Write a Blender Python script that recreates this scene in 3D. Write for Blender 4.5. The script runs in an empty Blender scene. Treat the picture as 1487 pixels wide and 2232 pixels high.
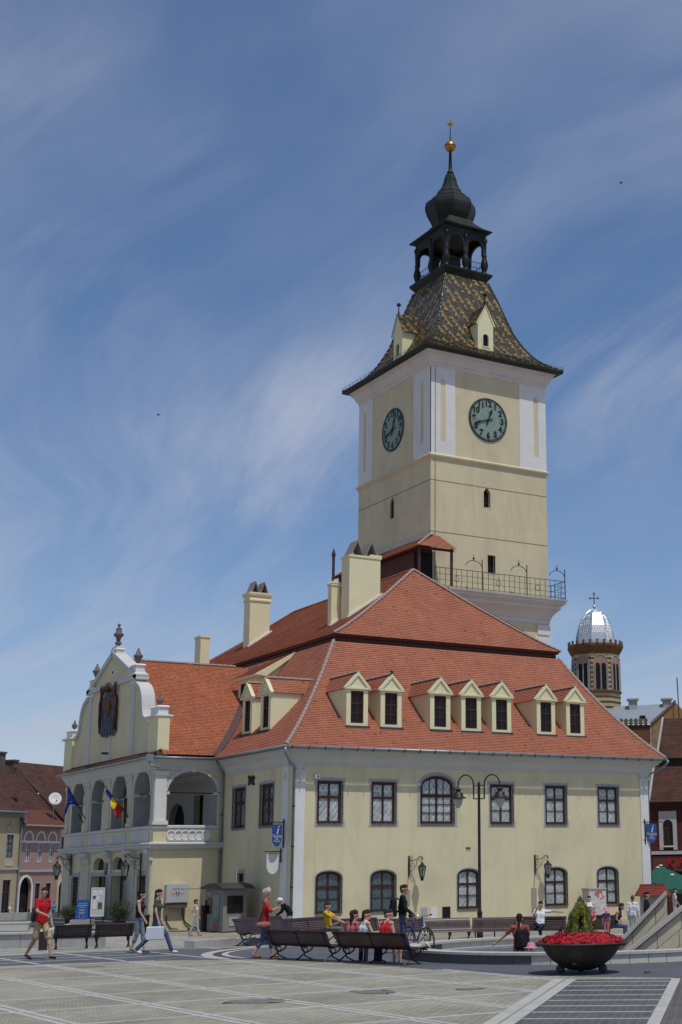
import bpy, bmesh, math, random
import numpy as np
from math import sin, cos, tan, pi, radians, sqrt, atan2, ceil, floor
from mathutils import Vector, Matrix
from mathutils.geometry import tessellate_polygon
random.seed(7); RNG = np.random.default_rng(7)
SC = bpy.context.scene
COL = SC.collection

# ---------------------------------------------------------------- camera
YAW, PIT, ROL = 0.602336, 0.241984, -0.017283
CAM = Vector((-30.002, -64.831, 2.638))
fwd = Vector((sin(YAW)*cos(PIT), cos(YAW)*cos(PIT), sin(PIT)))
rgt = Vector((cos(YAW), -sin(YAW), 0)); upv = rgt.cross(fwd)
r2 = cos(ROL)*rgt + sin(ROL)*upv; u2 = -sin(ROL)*rgt + cos(ROL)*upv
cd = bpy.data.cameras.new('camera'); cam = bpy.data.objects.new('camera', cd); COL.objects.link(cam)
cd.sensor_fit = 'HORIZONTAL'; cd.sensor_width = 36; cd.lens = 3165.07/1487*36
cd.shift_x = -0.29117; cd.clip_start = .5; cd.clip_end = 3000
mw = Matrix.Identity(4)
for i in range(3):
    mw[i][0] = r2[i]; mw[i][1] = u2[i]; mw[i][2] = -fwd[i]; mw[i][3] = CAM[i]
cam.matrix_world = mw; SC.camera = cam

# ---------------------------------------------------------------- sky and sun
SUN_EL = radians(66.5); SUN_AZ = radians(3.5)      # azimuth measured from -Y towards +X
sund = Vector((sin(SUN_AZ)*cos(SUN_EL), -cos(SUN_AZ)*cos(SUN_EL), sin(SUN_EL)))
W = bpy.data.worlds.new('World'); SC.world = W; W.use_nodes = True
nt = W.node_tree; N = nt.nodes; L = nt.links; N.clear()
out = N.new('ShaderNodeOutputWorld'); bg = N.new('ShaderNodeBackground'); L.new(bg.outputs[0], out.inputs[0])
sky = N.new('ShaderNodeTexSky'); sky.sky_type = 'NISHITA'; sky.sun_disc = False
sky.sun_elevation = SUN_EL; sky.sun_rotation = atan2(sund.x, sund.y)
sky.altitude = 600; sky.air_density = 1.0; sky.dust_density = 0.3; sky.ozone_density = 3.0
bg.inputs[1].default_value = 0.12
tc = N.new('ShaderNodeTexCoord')
sep = N.new('ShaderNodeSeparateXYZ'); L.new(tc.outputs['Generated'], sep.inputs[0])
def mth(op, a, b=None, c=None):
    n = N.new('ShaderNodeMath'); n.operation = op
    for i, v in enumerate((a, b, c)):
        if v is None: continue
        if isinstance(v, (int, float)): n.inputs[i].default_value = v
        else: L.new(v, n.inputs[i])
    return n.outputs[0]
zz = mth('ADD', mth('MAXIMUM', sep.outputs[2], 0.0), 0.16)
cx_ = mth('DIVIDE', sep.outputs[0], zz); cy_ = mth('DIVIDE', sep.outputs[1], zz)
cmb = N.new('ShaderNodeCombineXYZ'); L.new(cx_, cmb.inputs[0]); L.new(cy_, cmb.inputs[1])
def noise(scale, detail, rough, rot, sc3, dist=0.0, loc=(0,0,0), vec=None):
    mp = N.new('ShaderNodeMapping'); mp.inputs['Rotation'].default_value = (0,0,rot); mp.inputs['Scale'].default_value = sc3
    mp.inputs['Location'].default_value = loc
    L.new(vec or cmb.outputs[0], mp.inputs[0])
    n = N.new('ShaderNodeTexNoise'); n.inputs['Scale'].default_value = scale; n.inputs['Detail'].default_value = detail
    n.inputs['Roughness'].default_value = rough; n.inputs['Distortion'].default_value = dist
    L.new(mp.outputs[0], n.inputs['Vector']); return n
# wind-bent coordinates so that the cirrus fibres curve
wn = noise(.5, 2, .5, 0, (1,1,1), 0, (7,2,0))
wv = N.new('ShaderNodeVectorMath'); wv.operation = 'MULTIPLY_ADD'; wv.inputs[1].default_value = (1.5,1.5,0)
L.new(wn.outputs['Color'], wv.inputs[0]); L.new(cmb.outputs[0], wv.inputs[2]); WV = wv.outputs[0]
def sstep(v, a, b):
    n = N.new('ShaderNodeMapRange'); n.interpolation_type = 'SMOOTHSTEP'; n.inputs[1].default_value = a; n.inputs[2].default_value = b; L.new(v, n.inputs[0]); return n.outputs[0]
RA = radians(38)
veil = sstep(noise(.75, 6, .55, RA, (1,.5,1), .3, (1.3,4.1,0), WV).outputs[0], .40, .72)
fib = sstep(noise(2.2, 9, .62, RA, (1,.16,1), .25, (2.2,.7,0), WV).outputs[0], .42, .70)
fine = noise(7.0, 7, .65, RA, (1,.12,1), .2, (0,3,0), WV).outputs[0]
msk = sstep(noise(.85, 3, .5, 0, (1,1,1), .2, (4.2,8.8,0)).outputs[0], .30, .58)
cl = mth('ADD', mth('MULTIPLY', veil, .50), mth('MULTIPLY', mth('MULTIPLY', fib, msk), mth('ADD', mth('MULTIPLY', fine, .7), .22)))
hz = mth('SUBTRACT', 1.0, mth('SMOOTH_MIN', mth('MULTIPLY', sep.outputs[2], 2.2), 1.0, .1))
hz = mth('MULTIPLY', mth('POWER', mth('MAXIMUM', hz, 0.0), 2.2), .32)
fac = mth('MINIMUM', mth('ADD', cl, mth('ADD', hz, .03)), .85)
mx = N.new('ShaderNodeMix'); mx.data_type = 'RGBA'
L.new(fac, mx.inputs['Factor']); hs = N.new('ShaderNodeHueSaturation'); hs.inputs['Saturation'].default_value = 1.22; hs.inputs['Value'].default_value = 1.04; L.new(sky.outputs[0], hs.inputs['Color']); tv = N.new('ShaderNodeVectorMath'); tv.operation = 'MULTIPLY'; tv.inputs[1].default_value = (1.13,1.0,1.0); L.new(hs.outputs[0], tv.inputs[0]); L.new(tv.outputs[0], mx.inputs[6]); mx.inputs[7].default_value = (4.9, 5.35, 6.6, 1)
L.new(mx.outputs[2], bg.inputs[0])
ld = bpy.data.lights.new('sun', 'SUN'); ld.energy = 3.6; ld.angle = radians(.53); ld.color = (1, .965, .90)
so = bpy.data.objects.new('sun', ld); COL.objects.link(so)
so.rotation_euler = sund.to_track_quat('Z', 'Y').to_euler(); so.location = (0, -40, 90)
SC.view_settings.view_transform = 'Standard'; SC.view_settings.look = 'None'
SC.view_settings.exposure = -0.36; SC.view_settings.gamma = 1

# ---------------------------------------------------------------- materials
MATS = {}
def mat(name, col, rough=.8, var=.12, scale=2.0, bump=0.0, bscale=30, metal=0.0, spec=.25, stain=None, stain_amt=.3, attr=False, coat=0, sscale=.35, streak=0):
    if name in MATS: return MATS[name]
    m = bpy.data.materials.new(name); m.use_nodes = True
    n = m.node_tree.nodes; l = m.node_tree.links; p = n['Principled BSDF']
    p.inputs['Roughness'].default_value = rough; p.inputs['Metallic'].default_value = metal
    p.inputs['Specular IOR Level'].default_value = spec
    if coat: p.inputs['Coat Weight'].default_value = coat
    t = n.new('ShaderNodeTexCoord')
    nz = n.new('ShaderNodeTexNoise'); nz.inputs['Scale'].default_value = scale; nz.inputs['Detail'].default_value = 6; nz.inputs['Roughness'].default_value = .6
    l.new(t.outputs['Object'], nz.inputs['Vector'])
    mr = n.new('ShaderNodeMapRange'); mr.inputs[1].default_value = .25; mr.inputs[2].default_value = .75
    mr.inputs[3].default_value = 1-var; mr.inputs[4].default_value = 1+var; l.new(nz.outputs[0], mr.inputs[0])
    vm = n.new('ShaderNodeVectorMath'); vm.operation = 'SCALE'
    if attr:
        a = n.new('ShaderNodeAttribute'); a.attribute_name = 'tcol'; l.new(a.outputs['Color'], vm.inputs[0])
    else: vm.inputs[0].default_value = col[:3]
    l.new(mr.outputs[0], vm.inputs['Scale']); src = vm.outputs[0]
    if streak:
        s2 = n.new('ShaderNodeTexNoise'); s2.inputs['Scale'].default_value = 1; s2.inputs['Detail'].default_value = 8; s2.inputs['Roughness'].default_value = .7; s2.inputs['Distortion'].default_value = .8
        m2 = n.new('ShaderNodeMapping'); m2.inputs['Scale'].default_value = (1.3,1.3,.2); l.new(t.outputs['Object'], m2.inputs[0]); l.new(m2.outputs[0], s2.inputs['Vector'])
        r2_ = n.new('ShaderNodeMapRange'); r2_.inputs[1].default_value = .5; r2_.inputs[2].default_value = .75; r2_.inputs[3].default_value = 1; r2_.inputs[4].default_value = 1-streak; l.new(s2.outputs[0], r2_.inputs[0])
        v2 = n.new('ShaderNodeVectorMath'); v2.operation = 'SCALE'; l.new(src, v2.inputs[0]); l.new(r2_.outputs[0], v2.inputs['Scale']); src = v2.outputs[0]
    if stain:
        s = n.new('ShaderNodeTexNoise'); s.inputs['Scale'].default_value = sscale; s.inputs['Detail'].default_value = 9; s.inputs['Roughness'].default_value = .62
        mp = n.new('ShaderNodeMapping'); mp.inputs['Scale'].default_value = (1.2, 1.2, .8); l.new(t.outputs['Object'], mp.inputs[0]); l.new(mp.outputs[0], s.inputs['Vector'])
        r = n.new('ShaderNodeMapRange'); r.inputs[1].default_value = .48; r.inputs[2].default_value = .72; r.inputs[4].default_value = stain_amt
        l.new(s.outputs[0], r.inputs[0])
        mm = n.new('ShaderNodeMix'); mm.data_type = 'RGBA'; l.new(r.outputs[0], mm.inputs['Factor']); l.new(src, mm.inputs[6]); mm.inputs[7].default_value = (*stain, 1)
        src = mm.outputs[2]
    l.new(src, p.inputs['Base Color'])
    if bump:
        b = n.new('ShaderNodeBump'); b.inputs['Strength'].default_value = bump; b.inputs['Distance'].default_value = .02
        bn = n.new('ShaderNodeTexNoise'); bn.inputs['Scale'].default_value = bscale; bn.inputs['Detail'].default_value = 4
        l.new(t.outputs['Object'], bn.inputs['Vector']); l.new(bn.outputs[0], b.inputs['Height']); l.new(b.outputs[0], p.inputs['Normal'])
    MATS[name] = m; return m
CREAM = mat('cream_plaster', (.63,.565,.37), .9, .045, .9, .25, 24, stain=(.40,.365,.26), stain_amt=.42, streak=.16)
TOWERC = mat('tower_plaster', (.60,.53,.355), .9, .045, .8, .3, 20, stain=(.37,.315,.215), stain_amt=.5, sscale=.22, streak=.16)
WHITE = mat('white_plaster', (.66,.655,.64), .85, .05, 1.5, .2, 20, stain=(.45,.44,.40), stain_amt=.25)
GREYP = mat('grey_painted_trim', (.36,.345,.36), .85, .1, 3, .2, 30)
CORN = mat('cornice_plaster', (.53,.53,.52), .85, .06, 1.3, .15, 20, stain=(.38,.38,.36), stain_amt=.3)
BROWN = mat('brown_window_paint', (.065,.03,.022), .5, .2, 8)
IRON = mat('black_iron', (.012,.012,.014), .5, .2, 12, spec=.4)
GUTTER = mat('grey_gutter_metal', (.23,.26,.29), .4, .15, 3, metal=.4)
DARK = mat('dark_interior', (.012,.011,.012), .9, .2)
PANEW = mat('pale_curtained_pane', (.50,.55,.55), .12, .4, 2.6, spec=.5)
PANEB = mat('blue_grey_pane', (.10,.15,.175), .08, .25, 2.0, spec=.5)
PANED = mat('dark_pane', (.011,.010,.011), .12, .3, 3.0, spec=.22)
TILE = mat('terracotta_tile', (.4,.12,.06), .85, .13, 1.1, attr=True, stain=(.24,.105,.075), stain_amt=.42, sscale=.45)
TILEBASE = mat('roof_underlay', (.14,.05,.032), .9, .15)
RIDGE = mat('mortared_ridge_tile', (.34,.27,.24), .9, .25, 9, .3, 40, stain=(.27,.115,.075), stain_amt=.95, sscale=3.2)
WOODR = mat('red_brown_wood', (.085,.03,.022), .7, .2, 6)
WOODD = mat('dark_wood', (.03,.018,.014), .7, .25, 6)
DCREAM = mat('dormer_plaster', (.70,.665,.43), .88, .04, 2, .15, 30, stain=(.5,.47,.33), stain_amt=.2)
COPPER = mat('dark_copper', (.012,.015,.013), .5, .5, 5, metal=.2, spec=.3, stain=(.035,.055,.042), stain_amt=.55)
GOLD = mat('gilded_metal', (.46,.22,.045), .42, .1, 6, metal=.9)
GLAZED = mat('glazed_tile', (.2,.15,.05), .22, .15, 30, attr=True, spec=.55)
CLOCK = mat('clock_face_green', (.20,.285,.25), .5, .12, 2.2, stain=(.09,.14,.13), stain_amt=.4)
STONE = mat('light_stone', (.47,.45,.40), .85, .12, 4, .3, 30, stain=(.28,.27,.25), stain_amt=.35)
TANST = mat('tan_stone', (.56,.49,.35), .8, .12, 3, .2, 30, stain=(.3,.27,.2), stain_amt=.3)
CONC = mat('concrete', (.38,.37,.35), .9, .12, 3, .3, 30, stain=(.2,.2,.19), stain_amt=.4)
DSTONE = mat('dark_stone', (.11,.105,.11), .8, .15, 4, .3, 30)
ASPH = mat('asphalt', (.098,.105,.12), .9, .10, 1.2, .25, 90, stain=(.07,.07,.075), stain_amt=.5)
BENCHW = mat('maroon_bench_paint', (.032,.012,.015), .4, .3, 5, spec=.45)
URN = mat('slate_urn', (.13,.115,.115), .7, .2, 6)

# ---------------------------------------------------------------- mesh helpers
class MB:
    def __init__(s): s.v = []; s.f = []; s.m = []
    def add(s, vs, fs, m=0):
        o = len(s.v); s.v += [tuple(p) for p in vs]; s.f += [tuple(i+o for i in f) for f in fs]; s.m += [m]*len(fs); return s
    def box(s, a, b, m=0, T=None):
        x0,y0,z0 = a; x1,y1,z1 = b
        vs = [(x0,y0,z0),(x1,y0,z0),(x1,y1,z0),(x0,y1,z0),(x0,y0,z1),(x1,y0,z1),(x1,y1,z1),(x0,y1,z1)]
        if T: vs = [T(*p) for p in vs]
        return s.add(vs, [(0,3,2,1),(4,5,6,7),(0,1,5,4),(1,2,6,5),(2,3,7,6),(3,0,4,7)], m)
    def prism(s, poly, d0, d1, T=lambda u,z,d:(u,d,z), m=0):
        n = len(poly); vs = [T(u,z,d0) for u,z in poly] + [T(u,z,d1) for u,z in poly]
        tri = [tuple(t) for t in tessellate_polygon([[Vector((u,z,0)) for u,z in poly]])]
        fs = tri + [tuple(i+n for i in t[::-1]) for t in tri] + [(i,(i+1)%n,(i+1)%n+n,i+n) for i in range(n)]
        return s.add(vs, fs, m)
    def ring(s, outer, inner, d0, d1, T, m=0):           # band between two outlines with equal vertex counts
        n = len(outer)
        vs = [T(u,z,d1) for u,z in outer]+[T(u,z,d1) for u,z in inner]+[T(u,z,d0) for u,z in outer]+[T(u,z,d0) for u,z in inner]
        fs = []
        for i in range(n):
            j = (i+1) % n
            fs += [(i,j,j+n,i+n),(i,i+2*n,j+2*n,j),(i+n,j+n,j+3*n,i+3*n),(i+2*n,i+3*n,j+3*n,j+2*n)]
        return s.add(vs, fs, m)
    def tube(s, pts, r, n=6, cap=True, m=0):
        pts = [Vector(p) for p in pts]; k = len(pts)
        rs = r if isinstance(r, (list,tuple)) else [r]*k
        vs = []; prev = None
        for i,p in enumerate(pts):
            t = (pts[min(i+1,k-1)]-pts[max(i-1,0)]).normalized()
            a = t.cross(Vector((0,0,1))) if prev is None else prev - t*prev.dot(t)
            if a.length < 1e-4: a = t.cross(Vector((1,0,0)))
            a.normalize(); b = t.cross(a); prev = a
            vs += [p + (a*cos(2*pi*q/n)+b*sin(2*pi*q/n))*rs[i] for q in range(n)]
        fs = [(i*n+q, i*n+(q+1)%n, (i+1)*n+(q+1)%n, (i+1)*n+q) for i in range(k-1) for q in range(n)]
        if cap: fs += [tuple(range(n))[::-1], tuple(range((k-1)*n, k*n))]
        return s.add(vs, fs, m)
    def bar(s, a, b, w, h=None, m=0):                      # square bar between two points
        h = h or w; a = Vector(a); b = Vector(b); t = (b-a).normalized()
        x = t.cross(Vector((0,0,1)));
        if x.length < 1e-3: x = Vector((1,0,0))
        x.normalize(); y = t.cross(x); x *= w/2; y *= h/2
        vs = [a-x-y,a+x-y,a+x+y,a-x+y,b-x-y,b+x-y,b+x+y,b-x+y]
        return s.add(vs, [(0,3,2,1),(4,5,6,7),(0,1,5,4),(1,2,6,5),(2,3,7,6),(3,0,4,7)], m)
    def lathe(s, prof, n=20, c=(0,0,0), rot=0.0, m=0):
        vs = [(c[0]+r*cos(rot+2*pi*q/n), c[1]+r*sin(rot+2*pi*q/n), c[2]+z) for r,z in prof for q in range(n)]
        k = len(prof)
        fs = [(i*n+q, i*n+(q+1)%n, (i+1)*n+(q+1)%n, (i+1)*n+q) for i in range(k-1) for q in range(n)]
        fs += [tuple(range(n))[::-1], tuple(range((k-1)*n, k*n))]
        return s.add(vs, fs, m)
    def loft_rect(s, x0,y0,x1,y1, prof, m=0, cap=True):    # moulding round a rectangle: profile of (outward offset, z)
        vs = []
        for e,z in prof: vs += [(x0-e,y0-e,z),(x1+e,y0-e,z),(x1+e,y1+e,z),(x0-e,y1+e,z)]
        k = len(prof)
        fs = [(i*4+q, i*4+(q+1)%4, (i+1)*4+(q+1)%4, (i+1)*4+q) for i in range(k-1) for q in range(4)]
        if cap: fs += [(3,2,1,0), tuple(range((k-1)*4, k*4))]
        return s.add(vs, fs, m)
    def sphere(s, c, r, n=12, k=8, m=0):
        rx,ry,rz = r if isinstance(r,(tuple,list)) else (r,r,r)
        vs = []; fs = []
        for i in range(k+1):
            t = pi*i/k
            for q in range(n): vs.append((c[0]+rx*sin(t)*cos(2*pi*q/n), c[1]+ry*sin(t)*sin(2*pi*q/n), c[2]+rz*cos(t)))
        fs = [(i*n+q,(i+1)*n+q,(i+1)*n+(q+1)%n,i*n+(q+1)%n) for i in range(k) for q in range(n)]
        return s.add(vs, fs, m)
    def xf(s, M_):
        s.v = [tuple(M_ @ Vector(p)) for p in s.v]; return s
    def mesh(s, name, mats, smooth=False):
        me = bpy.data.meshes.new(name); me.from_pydata(s.v, [], s.f)
        mats = mats if isinstance(mats,(list,tuple)) else [mats]
        for q in mats: me.materials.append(q)
        if len(mats) > 1: me.polygons.foreach_set('material_index', s.m)
        me.validate(clean_customdata=False)
        b = bmesh.new(); b.from_mesh(me); bmesh.ops.recalc_face_normals(b, faces=b.faces); b.to_mesh(me); b.free()
        if smooth: me.polygons.foreach_set('use_smooth', [True]*len(me.polygons))
        return me
    def build(s, name, mats, parent=None, smooth=False, loc=None):
        o = bpy.data.objects.new(name, s.mesh(name, mats, smooth)); COL.objects.link(o)
        if parent: o.parent = parent
        if loc is not None: o.location = loc
        return o
def tag(o, label=None, cat=None, group=None, kind=None):
    if label: o['label'] = label
    if cat: o['category'] = cat
    if group: o['group'] = group
    if kind: o['kind'] = kind
    return o
def thing(name, label, cat, loc=(0,0,0), rz=0, group=None):
    o = bpy.data.objects.new(name, None); COL.objects.link(o); o.location = loc; o.rotation_euler = (0,0,rz); o.empty_display_size = .3
    return tag(o, label, cat, group)
def inst(name, me, parent, loc=(0,0,0), rot=None, mat4=None):
    o = bpy.data.objects.new(name, me); COL.objects.link(o); o.parent = parent
    if mat4 is not None: o.matrix_local = mat4
    else:
        o.location = loc
        if rot: o.rotation_euler = rot
    return o
def dup(root, loc=None, rz=None, label=None):
    def rec(o, par):
        c = o.copy(); COL.objects.link(c)
        if par: c.parent = par
        for ch in KIDS.get(o, ()): rec(ch, c)
        return c
    global KIDS
    KIDS = {}
    for o in COL.objects:
        if o.parent: KIDS.setdefault(o.parent, []).append(o)
    c = rec(root, None)
    if loc is not None: c.location = loc
    if rz is not None: c.rotation_euler = (0,0,rz)
    if label: c['label'] = label
    return c
def arch(u0, u1, z0, zs, rise, n=12):                     # outline, counter-clockwise from lower left
    c = (u0+u1)/2; h = (u1-u0)/2
    return [(u0,z0),(u1,z0)] + [(c+h*cos(pi*i/n), zs+rise*sin(pi*i/n)) for i in range(n+1)]
def wall(mb, T, outer, holes, reveal=.25, m=0, mr=0):
    polys = [outer]+holes; pts = [p for q in polys for p in q]
    tri = tessellate_polygon([[Vector((u,z,0)) for u,z in q] for q in polys])
    mb.add([T(u,z,0) for u,z in pts], [tuple(t) for t in tri], m)
    for h in holes:
        k = len(h)
        mb.add([T(u,z,0) for u,z in h]+[T(u,z,-reveal) for u,z in h], [(i,(i+1)%k,(i+1)%k+k,i+k) for i in range(k)], mr)
def text_mb(body, size, ext=.01, italic=0.0, align='CENTER', bold=0.0):
    c = bpy.data.curves.new('lettering', 'FONT'); c.body = body; c.size = size; c.extrude = ext; c.align_x = align; c.align_y = 'CENTER'; c.shear = italic; c.offset = bold
    o = bpy.data.objects.new('lettering', c); COL.objects.link(o)
    dg = bpy.context.evaluated_depsgraph_get(); me = o.evaluated_get(dg).to_mesh()
    mb = MB(); mb.add([tuple(v.co) for v in me.vertices], [tuple(p.vertices) for p in me.polygons])
    o.evaluated_get(dg).to_mesh_clear(); bpy.data.objects.remove(o); bpy.data.curves.remove(c); return mb
# ground height: a gentle fall towards the town hall
FH = Vector((sin(YAW), cos(YAW)))
def gz(x, y):
    d = (x-CAM.x)*FH.x + (y-CAM.y)*FH.y
    t = min(max((d-44)/16, 0), 1); return .6*(1-t*t*(3-2*t)) - 1.25*min(max((d-88)/55, 0), 1)
# ================================================================ ground
FC = (-7.74, -34.02); FR = 4.5                              # fountain centre and radius
def cobble_mat(name, c1, c2, mortar, sx, sy, rot=0.0, bump=.6):
    m = bpy.data.materials.new(name); m.use_nodes = True
    n = m.node_tree.nodes; l = m.node_tree.links; p = n['Principled BSDF']; p.inputs['Roughness'].default_value = .8; p.inputs['Specular IOR Level'].default_value = .3
    t = n.new('ShaderNodeTexCoord'); mp = n.new('ShaderNodeMapping'); mp.inputs['Rotation'].default_value = (0,0,rot); l.new(t.outputs['Object'], mp.inputs[0])
    dn = n.new('ShaderNodeTexNoise'); dn.inputs['Scale'].default_value = 4; l.new(t.outputs['Object'], dn.inputs['Vector'])
    ad = n.new('ShaderNodeVectorMath'); ad.operation = 'MULTIPLY_ADD'; ad.inputs[1].default_value = (.05,.05,0); l.new(dn.outputs['Color'], ad.inputs[0]); l.new(mp.outputs[0], ad.inputs[2])
    br = n.new('ShaderNodeTexBrick'); br.inputs['Scale'].default_value = 1; br.inputs['Brick Width'].default_value = sx; br.inputs['Row Height'].default_value = sy
    br.inputs['Mortar Size'].default_value = .012; br.inputs['Mortar Smooth'].default_value = .4; br.inputs['Bias'].default_value = 0
    br.inputs['Color1'].default_value = (*c1,1); br.inputs['Color2'].default_value = (*c2,1); br.inputs['Mortar'].default_value = (*mortar,1); l.new(ad.outputs[0], br.inputs['Vector'])
    nz = n.new('ShaderNodeTexNoise'); nz.inputs['Scale'].default_value = .45; nz.inputs['Detail'].default_value = 8; nz.inputs['Roughness'].default_value = .65; l.new(t.outputs['Object'], nz.inputs['Vector'])
    mr = n.new('ShaderNodeMapRange'); mr.inputs[1].default_value = .3; mr.inputs[2].default_value = .7; mr.inputs[3].default_value = .68; mr.inputs[4].default_value = 1.18; l.new(nz.outputs[0], mr.inputs[0])
    vm = n.new('ShaderNodeVectorMath'); vm.operation = 'SCALE'; l.new(br.outputs['Color'], vm.inputs[0]); l.new(mr.outputs[0], vm.inputs['Scale']); l.new(vm.outputs[0], p.inputs['Base Color'])
    b = n.new('ShaderNodeBump'); b.inputs['Strength'].default_value = bump; b.inputs['Distance'].default_value = .02; b.invert = True; l.new(br.outputs['Fac'], b.inputs['Height']); l.new(b.outputs[0], p.inputs['Normal'])
    return m
COB = cobble_mat('grey_cobbles', (.375,.35,.275), (.285,.265,.21), (.18,.17,.135), .2, .11)
COBD = cobble_mat('dark_cobbles', (.075,.08,.085), (.105,.11,.11), (.15,.15,.13), .26, .13, radians(-49))
COBB = cobble_mat('brown_cobbles', (.12,.105,.095), (.09,.08,.075), (.15,.14,.12), .2, .12, radians(-49))
STRIP = mat('pale_stone_strip', (.41,.405,.375), .85, .16, 5, .3, 40, stain=(.28,.28,.25), stain_amt=.5, sscale=1.2)
xs = sorted(set([-400,-200,-120,-80,-60] + list(np.arange(-50,-13,1.0)) + [round(v,2) for v in np.arange(-13,-2.5,.25)] + list(np.arange(-2,40,1.5)) + [50,70,100,160,260,400,700]))
ys = sorted(set([-300,-150,-100,-80] + list(np.arange(-70,-40,1.0)) + [round(v,2) for v in np.arange(-40,-28,.25)] + list(np.arange(-28,30,1.0)) + [35,45,60,90,140,220,400,800]))
gv = []
for y in ys:
    for x in xs:
        gv.append((x, y, gz(x,y) if math.hypot(x-FC[0], y-FC[1]) > 4.15 else -.12))
nx = len(xs); gf = [(j*nx+i, j*nx+i+1, (j+1)*nx+i+1, (j+1)*nx+i) for j in range(len(ys)-1) for i in range(nx-1)]
ground = MB().add(gv, gf).build('ground', COB); tag(ground, 'grey cobbled town square laid in white-lined panels', kind='structure')
def sheet(name, poly, z, m, parent=ground, step=1.0):         # polygon laid on the ground, following its fall
    bm = bmesh.new(); vs = [bm.verts.new((x,y,0)) for x,y in poly]; bm.faces.new(vs)
    bmesh.ops.triangulate(bm, faces=bm.faces)
    for _ in range(5):
        e = [e for e in bm.edges if e.calc_length() > step*1.5]
        if not e: break
        bmesh.ops.subdivide_edges(bm, edges=e, cuts=1)
        bmesh.ops.triangulate(bm, faces=bm.faces)
    for v in bm.verts: v.co.z = gz(v.co.x, v.co.y)+z
    me = bpy.data.meshes.new(name); bm.to_mesh(me); bm.free(); me.materials.append(m)
    o = bpy.data.objects.new(name, me); COL.objects.link(o); o.parent = parent; return o
bound = [(-40,-26.6),(-24,-26.7),(-20,-27),(-18.5,-27.2),(-16.9,-27.7),(-15.5,-28.6),(-14.5,-29.5),(-13.84,-32.2),(-13.5,-36),(-13.4,-38.3),(-12.9,-40),(-11.4,-42.3),(-6,-48)]
back = [(0,-44),(0,-36),(-2.8,-30.5),(-5.2,-26.5),(-8.2,-24.6),(-11,-24.2),(-14,-22.6),(-18,-22.2),(-40,-22.0)]
asphalt = sheet('asphalt_path', bound+back, .004, ASPH, None); tag(asphalt, 'blue-grey asphalt path curving round the fountain', kind='structure')
def strip(x0,y0,x1,y1,w,z=.005,m=STRIP,parent=ground,name='stone_strip'):
    n = max(1, int(math.hypot(x1-x0,y1-y0)/1.5)); d = Vector((x1-x0,y1-y0)).normalized(); p = Vector((-d.y,d.x))*w/2
    vs = []
    for i in range(n+1):
        a = Vector((x0,y0)).lerp(Vector((x1,y1)), i/n)
        for s in (-1,1):
            q = a+p*s; h = gz(q.x,q.y); vs += [(q.x,q.y,h+z),(q.x,q.y,h-.03)]
    return MB().add(vs, sum([[(4*i,4*i+2,4*i+6,4*i+4),(4*i,4*i+4,4*i+5,4*i+1),(4*i+2,4*i+3,4*i+7,4*i+6)] for i in range(n)],[])+[(0,1,3,2),(4*n,4*n+2,4*n+3,4*n+1)]).build(name, m, parent)
def bx_at(y):                                               # right-hand limit of the cobble field
    pts = bound
    for a,b in zip(pts[2:], pts[3:]):
        if b[1] <= y <= a[1]: return a[0]+(b[0]-a[0])*(y-a[1])/(b[1]-a[1])
    return -40
# diagonal dark strip, lower right
sd = Vector((-.664,-.7475)); sp = Vector((.7475,-.664))
A0 = Vector((-13.25,-41.2)); ln = 14
def sq(a,b): v = A0+sd*a+sp*b; return (v.x,v.y)
sheet('dark_cobble_strip', [sq(-.1,0),sq(-.1,2.0),sq(ln,2.0),sq(ln,0)], .005, COBD)
sheet('brown_cobble_field', [sq(-.6,2.0),sq(-1.5,8),sq(ln,8),sq(ln,2.0)], .005, COBB)
for b in (-.22,.02,2.02): strip(*sq(-.1,b), *sq(ln,b), .2 if b < 2 else .17, .010)
for k in range(12): strip(*sq(.55+.98*k,.14), *sq(.55+.98*k+.02,1.93), .085, .011)
def inside_strip(x,y): return (Vector((x,y))-A0).dot(sp) > -.3
def cut(y, xl):                                             # walk right until the boundary
    x = xl
    while x < bx_at(y)-.05 and not inside_strip(x,y): x += .05
    return x
for x in (-27.2,-25.2,-23.2,-21.2,-19.2,-17.2,-15.2,-13.4):
    y = -27.2
    while y > -60 and x > bx_at(y): y -= .1
    if x == -13.4: y = -36.6
    y1 = y
    while y1 > -60 and not inside_strip(x,y1): y1 -= .1
    if y-y1 > .5:
        strip(x-.085,y,x-.085,y1,.11); strip(x+.085,y,x+.085,y1,.11)
for y in (-27.9,-30.3,-32.75,-35.15,-37.75,-40.25,-42.9,-45.7,-48.4):
    x1 = cut(y,-30)
    strip(-32,y,x1,y,.13,.007)
# white lines over the asphalt and the far paving
for x,y0,y1 in ((-23.2,-26.6,-17),(-21.2,-26.8,-16),(-19.2,-27,-14),(-17.2,-27.5,-10),(-15.2,-28.6,-6),(-13.2,-24,-3),(-11.2,-22,0),(-9.2,-21,2),(-7.2,-17,5)):
    strip(x,y0,x,y1,.12,.009)
for y in (-25.9,-24.6,-23.3): strip(-32,y,-15.4,y,.08,.011)
for k,y in enumerate(np.arange(-21.5,8,1.25)): strip(-32,y,-5.0-max(0,-y-12)*.45,y,.30,.011)
# curved white band near the benches
for r0,r1,m,z in ((5.0,5.3,STRIP,.012),(4.76,5.0,mat('brown_band',(.07,.06,.06),.85),.012),(4.6,4.76,STRIP,.012)):
    vs = []; n = 26
    for i in range(n+1):
        a = radians(112+72*i/n)
        for r in (r0,r1): x = -9.9+r*cos(a); y = -28.5+r*sin(a); vs.append((x,y,gz(x,y)+z))
    MB().add(vs, [(2*i,2*i+1,2*i+3,2*i+2) for i in range(n)]).build('curved_band', m, ground)
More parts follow.
